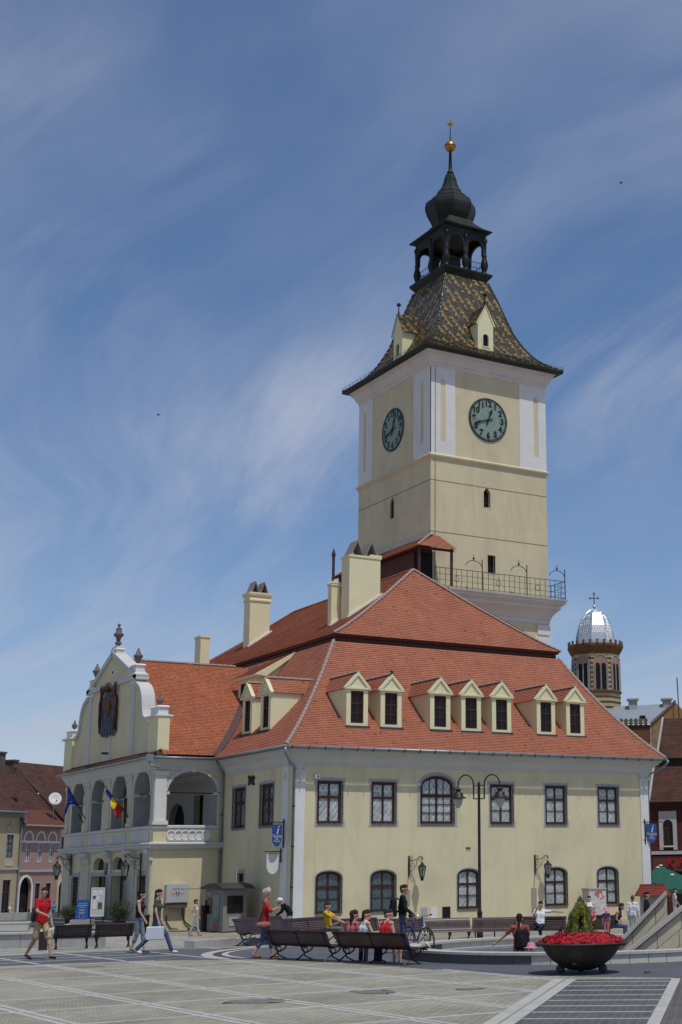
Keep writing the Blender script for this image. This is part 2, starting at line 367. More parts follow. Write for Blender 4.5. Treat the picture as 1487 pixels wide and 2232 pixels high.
# dark repaired patches and a drain cover in the cobbles
PATCH = mat('dark_cobble_repair',(.16,.155,.14),.9,.4,6,.5,20)
def blob(cx,cy,rx,ry,name='repair_patch',m=PATCH,z=.006,seed=0):
    rr = random.Random(seed); n = 22; sheet(name,[(cx+rx*(1+rr.uniform(-.3,.2))*cos(2*pi*i/n),cy+ry*(1+rr.uniform(-.3,.2))*sin(2*pi*i/n)) for i in range(n)],z,m,ground,.6)
blob(-19.6,-41.2,.55,.5,seed=1); blob(-17.3,-40.9,.35,.5,seed=2); blob(-15.7,-41.6,.3,.22,seed=3); blob(-18.6,-29.2,.35,.12,seed=5)
blob(-16.2,-27.9,.28,.10,'cardboard_scrap',mat('cardboard',(.33,.25,.17),.9),.02,4)
# ================================================================ roof tiling
def tiles(name, parent, prof, u_of, uv0, uv1, T, skip=None, w=.15, mtl=TILE, base=TILEBASE, colour=None, e=.16, kind='stuff', under='roof', bell=.028):
    """prof: list of (t,s,z): horizontal inset s and height z along the slope; at parameter s the row spans uv0(s)..uv1(s).
    T(u,s,z) -> world. One joined mesh of separate tiles over an underlay surface."""
    P_ = np.array(prof, float); seg = np.hypot(np.diff(P_[:,0]), np.diff(P_[:,1])); arc = np.concatenate([[0], np.cumsum(seg)])
    tot = arc[-1]; nr = max(2, int(tot/e)); V=[]; F=[]; Cc=[]
    at = lambda a: (np.interp(a, arc, P_[:,0]), np.interp(a, arc, P_[:,1]))
    for j in range(nr):
        a0 = tot*j/nr; a1 = min(tot, a0+tot/nr*1.25)
        s0,z0 = at(a0); s1,z1 = at(a1); sm,zm = at(a0+(a1-a0)*.22)
        L0,R0 = uv0(s0), uv1(s0); L1,R1 = uv0(s1), uv1(s1)
        nl = np.array([-(z1-z0), (s1-s0)]); nl = nl/np.linalg.norm(nl)
        up0 = nl*(.012+bell); upm = nl*(.012+bell); up1 = nl*.006
        off = (j % 2)*.5
        for q in range(int(floor((L0)/w))-1, int(ceil(R0/w))+1):
            ul = (q+off)*w + .004; ur = ul+w-.008
            if ur < L0+.01 or ul > R0-.01: continue
            a = max(ul,L0); b = min(ur,R0); at_ = max(ul,L1); bt = min(ur,R1)
            if bt <= at_: at_ = bt = min(max((a+b)/2, L1), R1)
            if skip and skip((a+b)/2, (s0+s1)/2): continue
            jz = random.uniform(-.004,.006); c = (a+b)/2
            o = len(V)
            d0 = (s0+up0[0], z0+up0[1]+jz); dm = (sm+upm[0], zm+upm[1]+jz); d1 = (s1+up1[0], z1+up1[1])
            V += [T(at_,*d1), T(bt,*d1), T(b,*dm), T(c+(b-a)*.22,*d0), T(c-(b-a)*.22,*d0), T(a,*dm)]
            V += [T(b,sm,zm), T(c+(b-a)*.22,s0,z0), T(c-(b-a)*.22,s0,z0), T(a,sm,zm)]
            F += [(o,o+1,o+2,o+3,o+4,o+5),(o+2,o+6,o+7,o+3),(o+3,o+7,o+8,o+4),(o+4,o+8,o+9,o+5)]
            cc = colour(j,q) if colour else None
            if cc is None:
                k = random.uniform(.93,1.07); h = random.uniform(-.08,.08)
                cc = (.375*k, .140*k*(1+h*.6), .083*k*(1+h))
                if random.random() < .012: cc = (cc[0]*.7,cc[1]*.6,cc[2]*.65)
            Cc += [cc]*10
    me = bpy.data.meshes.new(name); me.from_pydata([tuple(map(float,v)) for v in V], [], F); me.materials.append(mtl)
    at2 = me.color_attributes.new('tcol','FLOAT_COLOR','POINT'); arr = np.ones((len(V),4),np.float32); arr[:,:3] = np.array(Cc); at2.data.foreach_set('color', arr.ravel())
    o = bpy.data.objects.new(name, me); COL.objects.link(o)
    return o
def roof_slope(part, parent, prof, uv0, uv1, T, **k):
    """An underlay sheet named part, with its tiles (one joined mesh) as a child."""
    mb = MB(); vs = []; (sa,za_),(sb,zb_) = prof[0],prof[1]; q_ = .045/math.hypot(sb-sa,zb_-za_)
    for s,z in [(sa+(sb-sa)*q_,za_+(zb_-za_)*q_)]+list(prof[1:]): vs += [T(uv0(s),s,z), T(uv1(s),s,z)]
    mb.add(vs, [(2*i,2*i+1,2*i+3,2*i+2) for i in range(len(prof)-1)])
    o = mb.build(part, k.pop('base', TILEBASE), parent)
    t = tiles('roof_tiles', o, prof, None, uv0, uv1, T, **k); t.parent = o; t['kind'] = 'stuff'
    return o
def half_pipe(r0, r1, L_, n=6):
    mb = MB(); vs = []
    for x,r in ((0,r0),(L_,r1)):
        for i in range(n+1):
            a = pi*i/n; vs.append((r*cos(a), x, r*sin(a)))
    fs = [(i,i+1,n+2+i,n+1+i) for i in range(n)] + [tuple(range(n+1)), tuple(range(n+1,2*n+2))[::-1]]
    return mb.add(vs, fs)
RIDGE_ME = half_pipe(.112,.09,.40).mesh('ridge_tile', RIDGE)
RIDGE_RED = half_pipe(.105,.085,.40).mesh('ridge_tile', mat('red_ridge_tile',(.36,.13,.075),.85,.2,10))
RIDGE_GR = half_pipe(.10,.075,.36).mesh('ridge_tile', mat('green_glazed_ridge',(.03,.06,.045),.25,.3,8,spec=.5))
def ridge_run(pts, parent, me=RIDGE_ME, step=.37, lift=.02):
    pts = [Vector(p) for p in pts]; acc = []
    for a,b in zip(pts, pts[1:]):
        acc.append((a,b,(b-a).length))
    tot = sum(c for *_,c in acc); n = max(1,int(tot/step))
    def at(d):
        for a,b,c in acc:
            if d <= c: return a.lerp(b, d/c)
            d -= c
        return pts[-1]
    for i in range(n):
        a = at(tot*i/n); b = at(tot*(i+1)/n); t = (b-a).normalized()
        x = t.cross(Vector((0,0,1))); x.normalize(); z = x.cross(t)
        M4 = Matrix((( x.x,t.x,z.x,a.x),(x.y,t.y,z.y,a.y),(x.z,t.z,z.z,a.z+lift),(0,0,0,1)))
        M4 = M4 @ Matrix.Rotation(random.uniform(-.05,.05),4,'Y')
        inst('ridge_tile', me, parent, mat4=M4)
# ================================================================ window builder
def ztopf(u0,u1,zs,rise):
    c = (u0+u1)/2; h = (u1-u0)/2
    return lambda u: zs + rise*sqrt(max(0,1-((u-c)/h)**2))
def grille_mb(T, u0,u1,z0,zs,rise,pitch=.27,slope=1.35,d=.04,w=.0115,fringe=True):
    mb = MB(); zt = ztopf(u0,u1,zs,rise); zmax = zs+rise
    ok = lambda u,z: u0 <= u <= u1 and z0 <= z <= zt(u)
    for sg in (-1,1):
        k = -(zmax-z0)/slope - pitch
        while k < (u1-u0) + (zmax-z0)/slope + pitch:
            run = None
            for i in range(41):
                z = z0 + (zmax-z0)*i/40; u = (u0 + k + (z-z0)/slope) if sg > 0 else (u1 - k - (z-z0)/slope)
                if ok(u,z):
                    if run is None: run = [(u,z),(u,z)]
                    run[1] = (u,z)
                elif run:
                    if run[0] != run[1]: mb.bar(T(*run[0],d), T(*run[1],d), w, w*.7)
                    run = None
            if run and run[0] != run[1]: mb.bar(T(*run[0],d), T(*run[1],d), w, w*.7)
            k += pitch
    o = arch(u0,u1,z0,zs,rise,10) if rise else [(u0,z0),(u1,z0),(u1,zs),(u0,zs)]
    for a,b in zip(o, o[1:]+o[:1]): mb.bar(T(*a,d), T(*b,d), w*1.6, w*1.2)
    if fringe:                                              # scalloped iron edging
        for uu,s in ((u0,-1),(u1,1)):
            z = z0; n = max(4,int((zs-z0)/.14)); h = (zs-z0)/n
            for i in range(n):
                mb.bar(T(uu,z0+h*i,d), T(uu+s*.05,z0+h*(i+.5),d*.6), w*.7); mb.bar(T(uu+s*.05,z0+h*(i+.5),d*.6), T(uu,z0+h*(i+1),d), w*.7)
        n = max(4,int((u1-u0)/.15)); h = (u1-u0)/n
        for i in range(n):
            mb.bar(T(u0+h*i,z0,d), T(u0+h*(i+.5),z0-.11,d*.5), w*.6); mb.bar(T(u0+h*(i+.5),z0-.11,d*.5), T(u0+h*(i+1),z0,d), w*.6)
    return mb
def window(parent, T, u0,u1,z0,z1,rise=0,cols=2,rows=(.36,.32,.32),fw=.085,pane=None,grille=True,surround=.12,depth=.12,mid=.07,thin=.028,ears=True,name='window',sub=1,frame=None):
    pane = pane or PANEW; frame = frame or BROWN
    zs = z1-rise; H = z1-z0; zt = ztopf(u0,u1,zs,rise); n = 12
    ol = arch(u0,u1,z0,zs,rise,n) if rise else [(u0,z0),(u1,z0),(u1,zs),(u0,zs)]
    il = arch(u0+fw,u1-fw,z0+fw,zs,max(rise-fw,.02),n) if rise else [(u0+fw,z0+fw),(u1-fw,z0+fw),(u1-fw,zs-fw),(u0+fw,zs-fw)]
    mb = MB(); mb.ring(ol, il, -depth-.06, -depth, T)
    zb = lambda u: (ztopf(u0+fw,u1-fw,zs,max(rise-fw,.02))(u) if rise else zs-fw)
    ue = [u0+fw+(u1-u0-2*fw)*i/cols for i in range(cols+1)]
    for i,u in enumerate(ue[1:-1]):
        w_ = mid if (cols == 2 or i+1 == cols//2) else thin
        mb.box((u-w_/2, -depth-.055, z0+fw*.5), (u+w_/2, -depth+.012, zb(u)+.02), T=lambda a,b,c:T(a,c,b))
    tops = [z1-fw]; 
    for r in rows: tops.append(tops[-1]-(H-2*fw)*r)
    for i,z in enumerate(tops[1:-1]):
        w_ = mid*1.25 if i == 0 else thin
        mb.box((u0+fw*.5, -depth-.05, z-w_/2), (u1-fw*.5, -depth+.018, z+w_/2), T=lambda a,b,c:T(a,c,b))
    o = mb.build(name, frame, parent)
    for i in range(cols):
        for j in range(len(rows)):
            a,b = ue[i],ue[i+1]; lo = tops[j+1]; hi = tops[j]
            if j == 0 and rise:
                up = [(b+(a-b)*q/4, max(lo+.02, zb(min(max(b+(a-b)*q/4,u0+fw+.005),u1-fw-.005)))) for q in range(5)]
                poly = [(a,lo),(b,lo)]+up
            else: poly = [(a,lo),(b,lo),(b,hi),(a,hi)]
            tl = random.uniform(-.012,.012)
            MB().prism(poly, -depth-.055, -depth-.03+tl, T).build('pane', pane, o)
    if surround:
        s = surround
        if rise:
            so = arch(u0-s,u1+s,z0-s*.6,zs,rise+s,n); sn = arch(u0,u1,z0,zs,rise,n)
            MB().ring(so, sn, -.02, .018, T).build('surround', GREYP, o)
        else:
            e = .05 if ears else 0
            so = [(u0-s-e,z0-s-.02),(u0-s*.2,z0-s-.02),(u1+s*.2,z0-s-.02),(u1+s+e,z0-s-.02),(u1+s+e,z0+.16),(u1+s,z0+.16),(u1+s,z1-.16),(u1+s+e,z1-.16),(u1+s+e,z1+s+.08),(u1+s-.06,z1+s+.02),((u0+u1)/2,z1+s+.06),(u0-s+.06,z1+s+.02),(u0-s-e,z1+s+.08),(u0-s-e,z1-.16),(u0-s,z1-.16),(u0-s,z0+.16)]
            mb = MB(); wall(mb, lambda u,z,d:T(u,z,d+.018), so, [[(u0,z0),(u1,z0),(u1,z1),(u0,z1)]], .03)
            k = len(so); mb.add([T(u,z,.018) for u,z in so]+[T(u,z,-.01) for u,z in so], [(i,(i+1)%k,(i+1)%k+k,i+k) for i in range(k)])
            mb.build('surround', GREYP, o)
    if grille: grille_mb(T, u0-.02,u1+.02,z0-.02,zs+.02,rise).build('grille', IRON, o)
    return o

# ================================================================ town hall
TH = thing('town_hall', 'cream baroque town hall with red mansard roof, dormers and arcaded porch wing', 'town hall')
FL, BD = 21.62, 32.3
FW = lambda u,z,d=0: (u,-d,z)
LW = lambda u,z,d=0: (-d,u,z)
UP = [(1.313,2.599,'4'),(4.254,5.561,'4'),(11.18,12.53,'6'),(14.65,15.96,'6'),(18.14,19.46,'6')]
LO = [(1.32,2.637,PANEB),(4.255,5.584,PANEB),(9.18,10.445,PANEW),(14.53,15.90,PANEW),(17.96,19.30,PANEW)]
mb = MB()
holes = [[(a,5.0),(b,5.0),(b,7.016),(a,7.016)] for a,b,_ in UP] + [arch(7.02,8.94,5.0,6.85,.53)] + [arch(a,b,.805,2.48,.285) for a,b,_ in LO]
wall(mb, FW, [(0,-.6),(FL,-.6),(FL,8.4),(0,8.4)], holes, .28)
LH = [[(5.65,5.0),(7.2,5.0),(7.2,7.0),(5.65,7.0)],[(2.2,5.0),(3.75,5.0),(3.75,7.0),(2.2,7.0)],[(5.55,2.3),(6.4,2.3),(6.4,2.75),(5.55,2.75)],
      [(11.3,5.2),(12.5,5.2),(12.5,6.9),(11.3,6.9)], arch(14.0,16.2,4.3,5.6,1.0,10)]
wall(mb, LW, [(0,-.6),(BD,-.6),(BD,8.4),(0,8.4)], LH, .28)
mb.add([(FL,0,-.6),(FL,BD,-.6),(FL,BD,8.4),(FL,0,8.4)], [(0,1,2,3)]); mb.add([(0,BD,-.6),(FL,BD,-.6),(FL,BD,8.4),(0,BD,8.4)], [(0,1,2,3)])
mb.build('wall', CREAM, TH)
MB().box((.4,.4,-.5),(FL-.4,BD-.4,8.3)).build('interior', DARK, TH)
for a,b,k in UP: window(TH, FW, a,b,5.0,7.016, rows=(.36,.64) if k == '4' else (.34,.33,.33), depth=.10, fw=.13, mid=.10)
window(TH, FW, 7.02,8.94,5.0,7.38,.53,cols=4,rows=(.40,.2,.2,.2),depth=.10,surround=.2,fw=.14,mid=.12)
for a,b,p in LO: window(TH, FW, a,b,.805,2.765,.285,rows=(.36,.32,.32),pane=p,depth=.10,surround=.085,fw=.13,mid=.10)
window(TH, LW, 5.65,7.2,5.0,7.0,rows=(.36,.64),depth=.10,pane=PANEB,fw=.15,mid=.12); window(TH, LW, 2.2,3.75,5.0,7.0,rows=(.36,.64),depth=.10,pane=PANEB,fw=.15,mid=.12)
window(TH, LW, 5.55,6.4,2.3,2.75,rows=(1,),depth=.12,pane=PANED,surround=.14,grille=False,ears=False)
grille_mb(LW, 11.3,12.5,5.2,6.9,0,pitch=.25,fringe=False).build('window_grille', IRON, TH)
grille_mb(LW, 14.0,16.2,4.4,5.6,1.0,pitch=.3,fringe=False).build('gate_grille', IRON, TH)
# plinth and small wall fittings
for a,b in ((7.05,7.4),(7.58,7.95),(8.26,8.72)):
    MB().box((a,-.03,.25),(b,.05,.95)).build('wall_hatch', {7.05:GREYP,7.58:WHITE,8.26:DARK}[a], TH)
# corner pilasters with capitals
for a,b in ((.06,.62),(21.02,21.58)):
    mb = MB(); mb.box((a,-.05,-.3),(b,.02,7.85)); mb.box((a-.05,-.075,7.42),(b+.05,.02,7.5)); mb.box((a-.04,-.07,6.78),(b+.04,.02,6.83)); mb.build('pilaster', WHITE, TH)
    mb = MB(); mb.box((a-.06,-.09,7.72),(b+.06,.02,7.86))
    for k in (-1,1): mb.lathe([(.0,-.05),(.11,-.05),(.13,0),(.11,.05),(.05,.06),(.04,.02),(0,.02)],12,((a+b)/2+k*.2,-.10,7.55))
    mb.sphere(((a+b)/2,-.06,7.25),(.15,.06,.17)); mb.sphere(((a+b)/2,-.06,6.98),(.07,.05,.1)); mb.build('capital', CORN, TH)
mb = MB(); mb.box((-.05,.42,-.3),(.02,1.12,7.85)); mb.build('pilaster', WHITE, TH)
mb = MB(); mb.box((-.09,.36,7.72),(.02,1.18,7.86)); mb.sphere((-.06,.77,7.25),(.06,.2,.17)); mb.build('capital', CORN, TH)
# cove cornice under the eaves
cov = [(0,7.72),(.05,7.74),(.05,7.84),(.10,7.86),(.14,7.96),(.24,8.12),(.40,8.25),(.46,8.27),(.46,8.36),(.58,8.40),(.60,8.50),(.2,8.56)]
MB().loft_rect(0,0,FL,BD,cov).build('cornice', CORN, TH)
# --- mansard roof
FZ = lambda t: .72*t+.28*t*t
PT = [i/12 for i in range(13)]
RX1 = FL+.744
mf = [(-.744+6.861*t, 8.60+6.33*FZ(t)) for t in PT]; ml = [(-.744+5.78*t, 8.60+6.33*FZ(t)) for t in PT]
tF = lambda s:(s+.744)/6.861; tL = lambda s:(s+.744)/5.78
zport = lambda y: 8.78+ (14.72-8.78)*(1-abs(y-16.6)/8.2)
def skipL(u,s):
    z = 8.60+6.33*FZ(tL(s)); return u > 26.5 or (8.9 < u < 24.4 and z < zport(u)-.4)
roof_slope('mansard_roof', TH, mf, lambda s:-.744+5.78*tF(s), lambda s:RX1-2.38*tF(s), lambda u,s,z:(u,s,z))
roof_slope('mansard_roof', TH, ml, lambda s:-.744+6.861*tL(s), lambda s:BD+.744-1.1*tL(s), lambda u,s,z:(s,u,z), skip=skipL)
mb = MB(); vs = []
for t in PT: vs += [(RX1-2.38*t,-.744+6.861*t,8.60+6.33*FZ(t)),(RX1-2.38*t,BD+.744-1.1*t,8.60+6.33*FZ(t)),(-.744+5.78*t,BD+.744-1.1*t,8.60+6.33*FZ(t))]
mb.add(vs, [(3*i,3*i+1,3*i+4,3*i+3) for i in range(12)]+[(3*i+1,3*i+2,3*i+5,3*i+4) for i in range(12)]); mb.build('mansard_roof', mat('rear_roof_tile',(.34,.11,.06),.85,.2,6), TH)
hip = [(-.744+5.78*t,-.744+6.861*t,8.62+6.33*FZ(t)) for t in PT]; hipr = [(RX1-2.38*t,-.744+6.861*t,8.62+6.33*FZ(t)) for t in PT]
ridge_run(hip, TH); ridge_run(hipr, TH)
# dark timber band below the upper eaves
MB().loft_rect(5.25,6.35,19.95,31.9,[(0,14.6),(0,15.2),(.12,15.25),(.16,15.36)]).build('eaves_board', WOODR, TH)
# --- upper roof
UX0,UX1,UY0,UY1,UZ = 5.035,20.17,6.117,32.4,15.36; RX,RY0,RY1,RZ = 12.6,10.8,27.7,20.47
up = [(0,0),(.12,.095),(.3,.26),(.6,.565),(1,1)]
roof_slope('upper_roof', TH, [(UY0+(RY0-UY0)*t, UZ+(RZ-UZ)*q) for t,q in up], lambda s:UX0+(RX-UX0)*(s-UY0)/(RY0-UY0), lambda s:UX1+(RX-UX1)*(s-UY0)/(RY0-UY0), lambda u,s,z:(u,s,z))
roof_slope('upper_roof', TH, [(UX0+(RX-UX0)*t, UZ+(RZ-UZ)*q) for t,q in up], lambda s:UY0+(RY0-UY0)*(s-UX0)/(RX-UX0), lambda s:UY1+(RY1-UY1)*(s-UX0)/(RX-UX0), lambda u,s,z:(s,u,z))
mb = MB(); mb.add([(UX1,UY0,UZ),(UX1,UY1,UZ),(RX,RY1,RZ),(RX,RY0,RZ),(UX0,UY1,UZ)],[(0,1,2,3),(1,4,2)]); mb.build('upper_roof', MATS['rear_roof_tile'], TH)
MB().add([(UX0+.1,UY0+.1,UZ-.03),(UX1-.1,UY0+.1,UZ-.03),(UX1-.1,UY1-.1,UZ-.03),(UX0+.1,UY1-.1,UZ-.03)],[(0,1,2,3)]).build('soffit', WOODR, TH)
ph = lambda a,b,c: [(a[0]+(b[0]-a[0])*t, a[1]+(b[1]-a[1])*t, UZ+(RZ-UZ)*q+.02) for t,q in up]
ridge_run(ph((UX0,UY0),(RX,RY0),0), TH); ridge_run(ph((UX1,UY0),(RX,RY0),0), TH); ridge_run(ph((UX0,UY1),(RX,RY1),0), TH, RIDGE_RED)
ridge_run([(RX,RY0,RZ),(RX,RY1,RZ)], TH, RIDGE_RED)
# --- gutters and down pipes
def gutter(pts, parent=TH, r=.075):
    MB().tube(pts, r, 8).build('gutter', GUTTER, parent, True)
gutter([(-.812,-.812,8.555),(FL+.812,-.812,8.555)]); gutter([(-.812,-.812,8.555),(-.812,8.0,8.555)])
gbm = MB().tube([(0,-.93,8.62),(0,-.94,8.5),(0,-.86,8.44),(0,-.76,8.46)], .02, 4).mesh('gutter_bracket', IRON)
for i in range(27): inst('gutter_bracket', gbm, TH, (-.5+i*.87,0,0))
def pipe(pts, parent=TH, r=.07):
    o = MB().tube(pts, r, 8).build('downpipe', GUTTER, parent, True)
    for k in (.25,.5,.75):
        a = Vector(pts[-2]).lerp(Vector(pts[-1]), k); MB().lathe([(r+.02,-.025),(r+.02,.025)],8,a).build('pipe_clip', IRON, o)
pipe([(-.80,-.80,8.5),(-.80,-.80,8.25),(-.25,-.28,7.75),(-.02,-.16,7.65),(-.02,-.16,.2)])
pipe([(-.62,8.05,8.5),(-.5,8.0,8.1),(-.12,8.35,7.8),(-.12,8.42,7.6),(-.12,8.42,.1)])
pipe([(FL+.9,-.8,8.5),(FL+.75,-.6,8.2),(FL+.15,.2,7.7),(FL+.15,.2,.2)])
# --- dormers
def dormer(T, zf, c, w, z0, ze, za, win=(.36,.14,1.76), roof=True, run=3.1):
    """T(u,z,d): d outward from the dormer face; zf(d) height of the main roof at distance d behind the face."""
    h = w/2; mb = MB(); ww = win[0]
    wz0,wz1 = z0+win[1], z0+win[2]
    wall(mb, T, [(c-h,z0-.05),(c+h,z0-.05),(c+h,ze),(c-h,ze)], [[(c-ww,wz0),(c+ww,wz0),(c+ww,wz1),(c-ww,wz1)]], .10)
    for s in (-1,1):
        pts = [(0,z0-.05),(0,ze)]; d = 0
        while zf(d) < ze and d < 6: d += .05
        back = d
        prof = [(back*i/6, zf(back*i/6)-.06) for i in range(7)]
        vs = [T(c+s*h, z, -q) for q,z in [(0,ze)]+[(back,ze)]+prof[::-1]]
        mb.add(vs, [tuple(range(len(vs)))])
    o = mb.build('dormer', DCREAM, TH)
    # window
    fo = [(c-ww,wz0),(c+ww,wz0),(c+ww,wz1),(c-ww,wz1)]; f = .05
    fi = [(c-ww+f,wz0+f),(c+ww-f,wz0+f),(c+ww-f,wz1-f),(c-ww+f,wz1-f)]
    m2 = MB(); m2.ring(fo, fi, -.10,-.05,T); hz = wz1-wz0
    m2.box((c-.02,-.10,wz0),(c+.02,-.055,wz1),T=lambda a,b,q:T(a,q,b))
    for q,wd in ((.62,.055),(.31,.03)): m2.box((c-ww,-.10,wz0+hz*q-wd/2),(c+ww,-.05,wz0+hz*q+wd/2),T=lambda a,b,qq:T(a,qq,b))
    m2.build('window_frame', WOODR, o)
    zz_ = [wz0+f,wz0+hz*.31,wz0+hz*.62,wz1-f]
    for i in range(2):
        for j in range(3):
            a = c-ww+f if i == 0 else c; b = c if i == 0 else c+ww-f
            MB().prism([(a,zz_[j]),(b,zz_[j]),(b,zz_[j+1]),(a,zz_[j+1])],-.12,-.09+random.uniform(-.008,.008),T).build('pane', PANED, o)
    # pediment, cornice, sill
    m3 = MB(); m3.prism([(c-h-.08,ze),(c+h+.08,ze),(c,za)],-.12,.03,T)
    m3.prism([(c-h-.12,ze-.05),(c+h+.12,ze-.05),(c+h+.12,ze+.04),(c-h-.12,ze+.04)],-.1,.10,T)
    for s in (-1,1):
        m3.prism([(c+s*(h+.14),ze+.02),(c+s*(h-.04),ze+.02),(c,za-.12),(c,za+.06)],-.1,.10,T)
    m3.build('pediment', DCREAM, o)
    MB().prism([(c-h-.05,z0-.16),(c+h+.05,z0-.16),(c+h+.05,z0+.0),(c-h-.05,z0+.0)],-.1,.14,T).build('lead_sill', mat('lead_flashing',(.075,.05,.06),.6,.2,5), o)
    if roof:
        d = 0
        while zf(d) < za and d < 6: d += .05
        dr = d
        for s in (-1,1):
            pr = [(-.10,ze-.03),(h+.0,za+.02)]
            # rows run along depth; u = depth behind the face
            def uv1(q): 
                z = ze+(za-ze)*max(0,min(1,(q+.1)/(h+.1))); dd = 0
                while zf(dd) < z and dd < 6: dd += .04
                return dd
            TT = lambda u,q,z,s=s: T(c+s*(h-q), z, -u)
            roof_slope('dormer_roof', o, pr, lambda q:.0, uv1, TT, e=.13, w=.16)
        ridge_run([T(c,za+.03,.06),T(c,za+.03,-dr)], o, RIDGE_ME, .36, 0)
    return o
zfF = lambda y0: (lambda d: 8.60+6.33*FZ((y0+d+.744)/6.861))
zfL = lambda x0: (lambda d: 8.60+6.33*FZ((x0+d+.744)/5.78))
for x,y in ((3.82,.87),(5.76,.87),(8.66,.86),(10.58,.9),(12.49,.89),(15.38,.89),(17.38,.93)):
    dormer(lambda u,z,d,y=y:(u,y-d,z), zfF(y), x, 1.22, 9.83, 11.72, 12.50)
for y in (4.85,7.2): dormer(lambda u,z,d:(.62-d,u,z), zfL(.62), y, 1.25, 9.83, 11.72, 12.50)
# broad shed dormer further back on the left slope
o = MB(); Tc = lambda u,z,d:(2.75-d,u,z)
wall(o, Tc, [(11.2,12.0),(13.6,12.0),(13.6,13.5),(11.2,13.5)], [[(11.6,12.2),(13.3,12.2),(13.3,13.25),(11.6,13.25)]], .1)
o.add([(2.75,11.2,12.0),(2.75,11.2,13.5),(3.1,11.2,13.62),(5.1,11.2,14.9)],[(0,1,2,3)]); o.box((2.62,11.05,13.45),(2.95,13.8,13.6))
sd_ = o.build('shed_dormer', DCREAM, TH)
MB().prism([(11.6,12.2),(13.3,12.2),(13.3,13.25),(11.6,13.25)],-.12,-.08,Tc).build('pane', PANED, sd_)
m2 = MB()
for q in (11.63,12.45,13.27): m2.box((2.78,q-.04,12.2),(2.86,q+.04,13.25))
m2.box((2.77,11.6,12.68),(2.86,13.3,12.74)); m2.build('window_frame', WOODR, sd_)
roof_slope('shed_roof', sd_, [(2.6,13.62),(5.1,14.95)], lambda s:11.1, lambda s:13.9, lambda u,s,z:(s,u,z))
MB().prism([(2.6,13.58),(3.6,14.15),(5.05,14.98),(5.1,14.85),(3.3,13.5)],11.0,11.14,lambda u,z,d:(u,d,z)).build('verge', DCREAM, sd_)
# --- chimneys
def chimney(x0,y0,x1,y1,z0,z1,corn=True,cowls=0,zc=0,axis='x'):
    mb = MB(); mb.box((x0,y0,z0),(x1,y1,z1-.02))
    if corn: mb.loft_rect(x0,y0,x1,y1,[(0,z1-.62),(.07,z1-.58),(.07,z1-.48),(.02,z1-.42),(.02,z1-.3),(.09,z1-.22),(.12,z1-.1),(.12,z1)])
    else: mb.loft_rect(x0,y0,x1,y1,[(0,z1-.14),(.05,z1-.12),(.05,z1)])
    o = mb.build('chimney', DCREAM, TH)
    for k in range(cowls):
        a = x0+.08+(x1-x0-.16)*k/cowls; b = x0+.08+(x1-x0-.16)*(k+1)/cowls-.04; c = (a+b)/2; m2 = MB()
        for s in (-1,1):
            e = a if s < 0 else b
            m2.add([(e,y0+.02,z1),(e,y1-.02,z1),(c,y1-.02,zc),(c,y0+.02,zc),(e-s*.07,y0+.02,z1),(e-s*.07,y1-.02,z1),(c,y1-.02,zc-.13),(c,y0+.02,zc-.13)],[(0,1,2,3),(4,5,6,7),(0,3,7,4),(1,2,6,5)])
        m2.build('cowl', mat('cement_cowl',(.22,.19,.17),.9,.25,6,.3), o)
    MB().add([(x0-.02,y0-.02,z0+.0),(x1+.02,y0-.02,z0+.0)],[]) if 0 else None
    return o
chimney(8.45,25.7,9.9,26.7,17,21.22,True,2,22.02)
ch2 = chimney(7.77,9.75,9.8,10.75,16.9,20.75,False,2,21.67)
MB().box((9.1,9.7,20.75),(9.87,10.8,20.87)).build('cap', DCREAM, ch2)
MB().lathe([(.09,0),(.09,.3),(.12,.32),(.03,.62)],8,(9.5,10.3,20.87)).build('chimney_pot', URN, ch2)
ch3 = chimney(7.28,11.05,7.85,11.5,16.4,19.2,False)
MB().add([(7.2,10.98,19.2),(7.93,10.98,19.2),(7.93,11.57,19.2),(7.2,11.57,19.2),(7.56,10.98,19.45),(7.56,11.57,19.45)],[(0,1,4),(2,3,5),(0,4,5,3),(1,2,5,4)]).build('cap', DCREAM, ch3)
MB().lathe([(.085,0),(.085,1.55),(.12,1.58),(.12,1.72),(.02,2.05)],10,(7.5,11.3,19.3)).build('flue_pipe', mat('rusty_flue',(.07,.03,.025),.7,.3,6), ch3)
chimney(5.3,26.3,5.95,27.3,15,18.1,False)
# mortar fillets where the chimneys meet the tiles
sl = lambda x: UZ+(RZ-UZ)*np.interp((x-UX0)/(RX-UX0),[a for a,_ in up],[b for _,b in up])
for x0,y0,x1 in ((8.45,25.7,9.9),(7.77,9.75,9.8),(7.28,11.05,7.85)):
    MB().bar((x0-.1,y0-.03,sl(x0-.1)+.05),(x1+.15,y0-.03,sl(x1+.15)+.05),.16,.16).build('mortar_fillet', WHITE, TH)
# ================================================================ arcaded porch wing (part of the town hall)
PX, PY0, PY1 = -3.685, 8.565, 23.65
PF = lambda u,z,d=0: (PX-d,u,z)
PS = lambda u,z,d=0: (u,PY0-d,z)
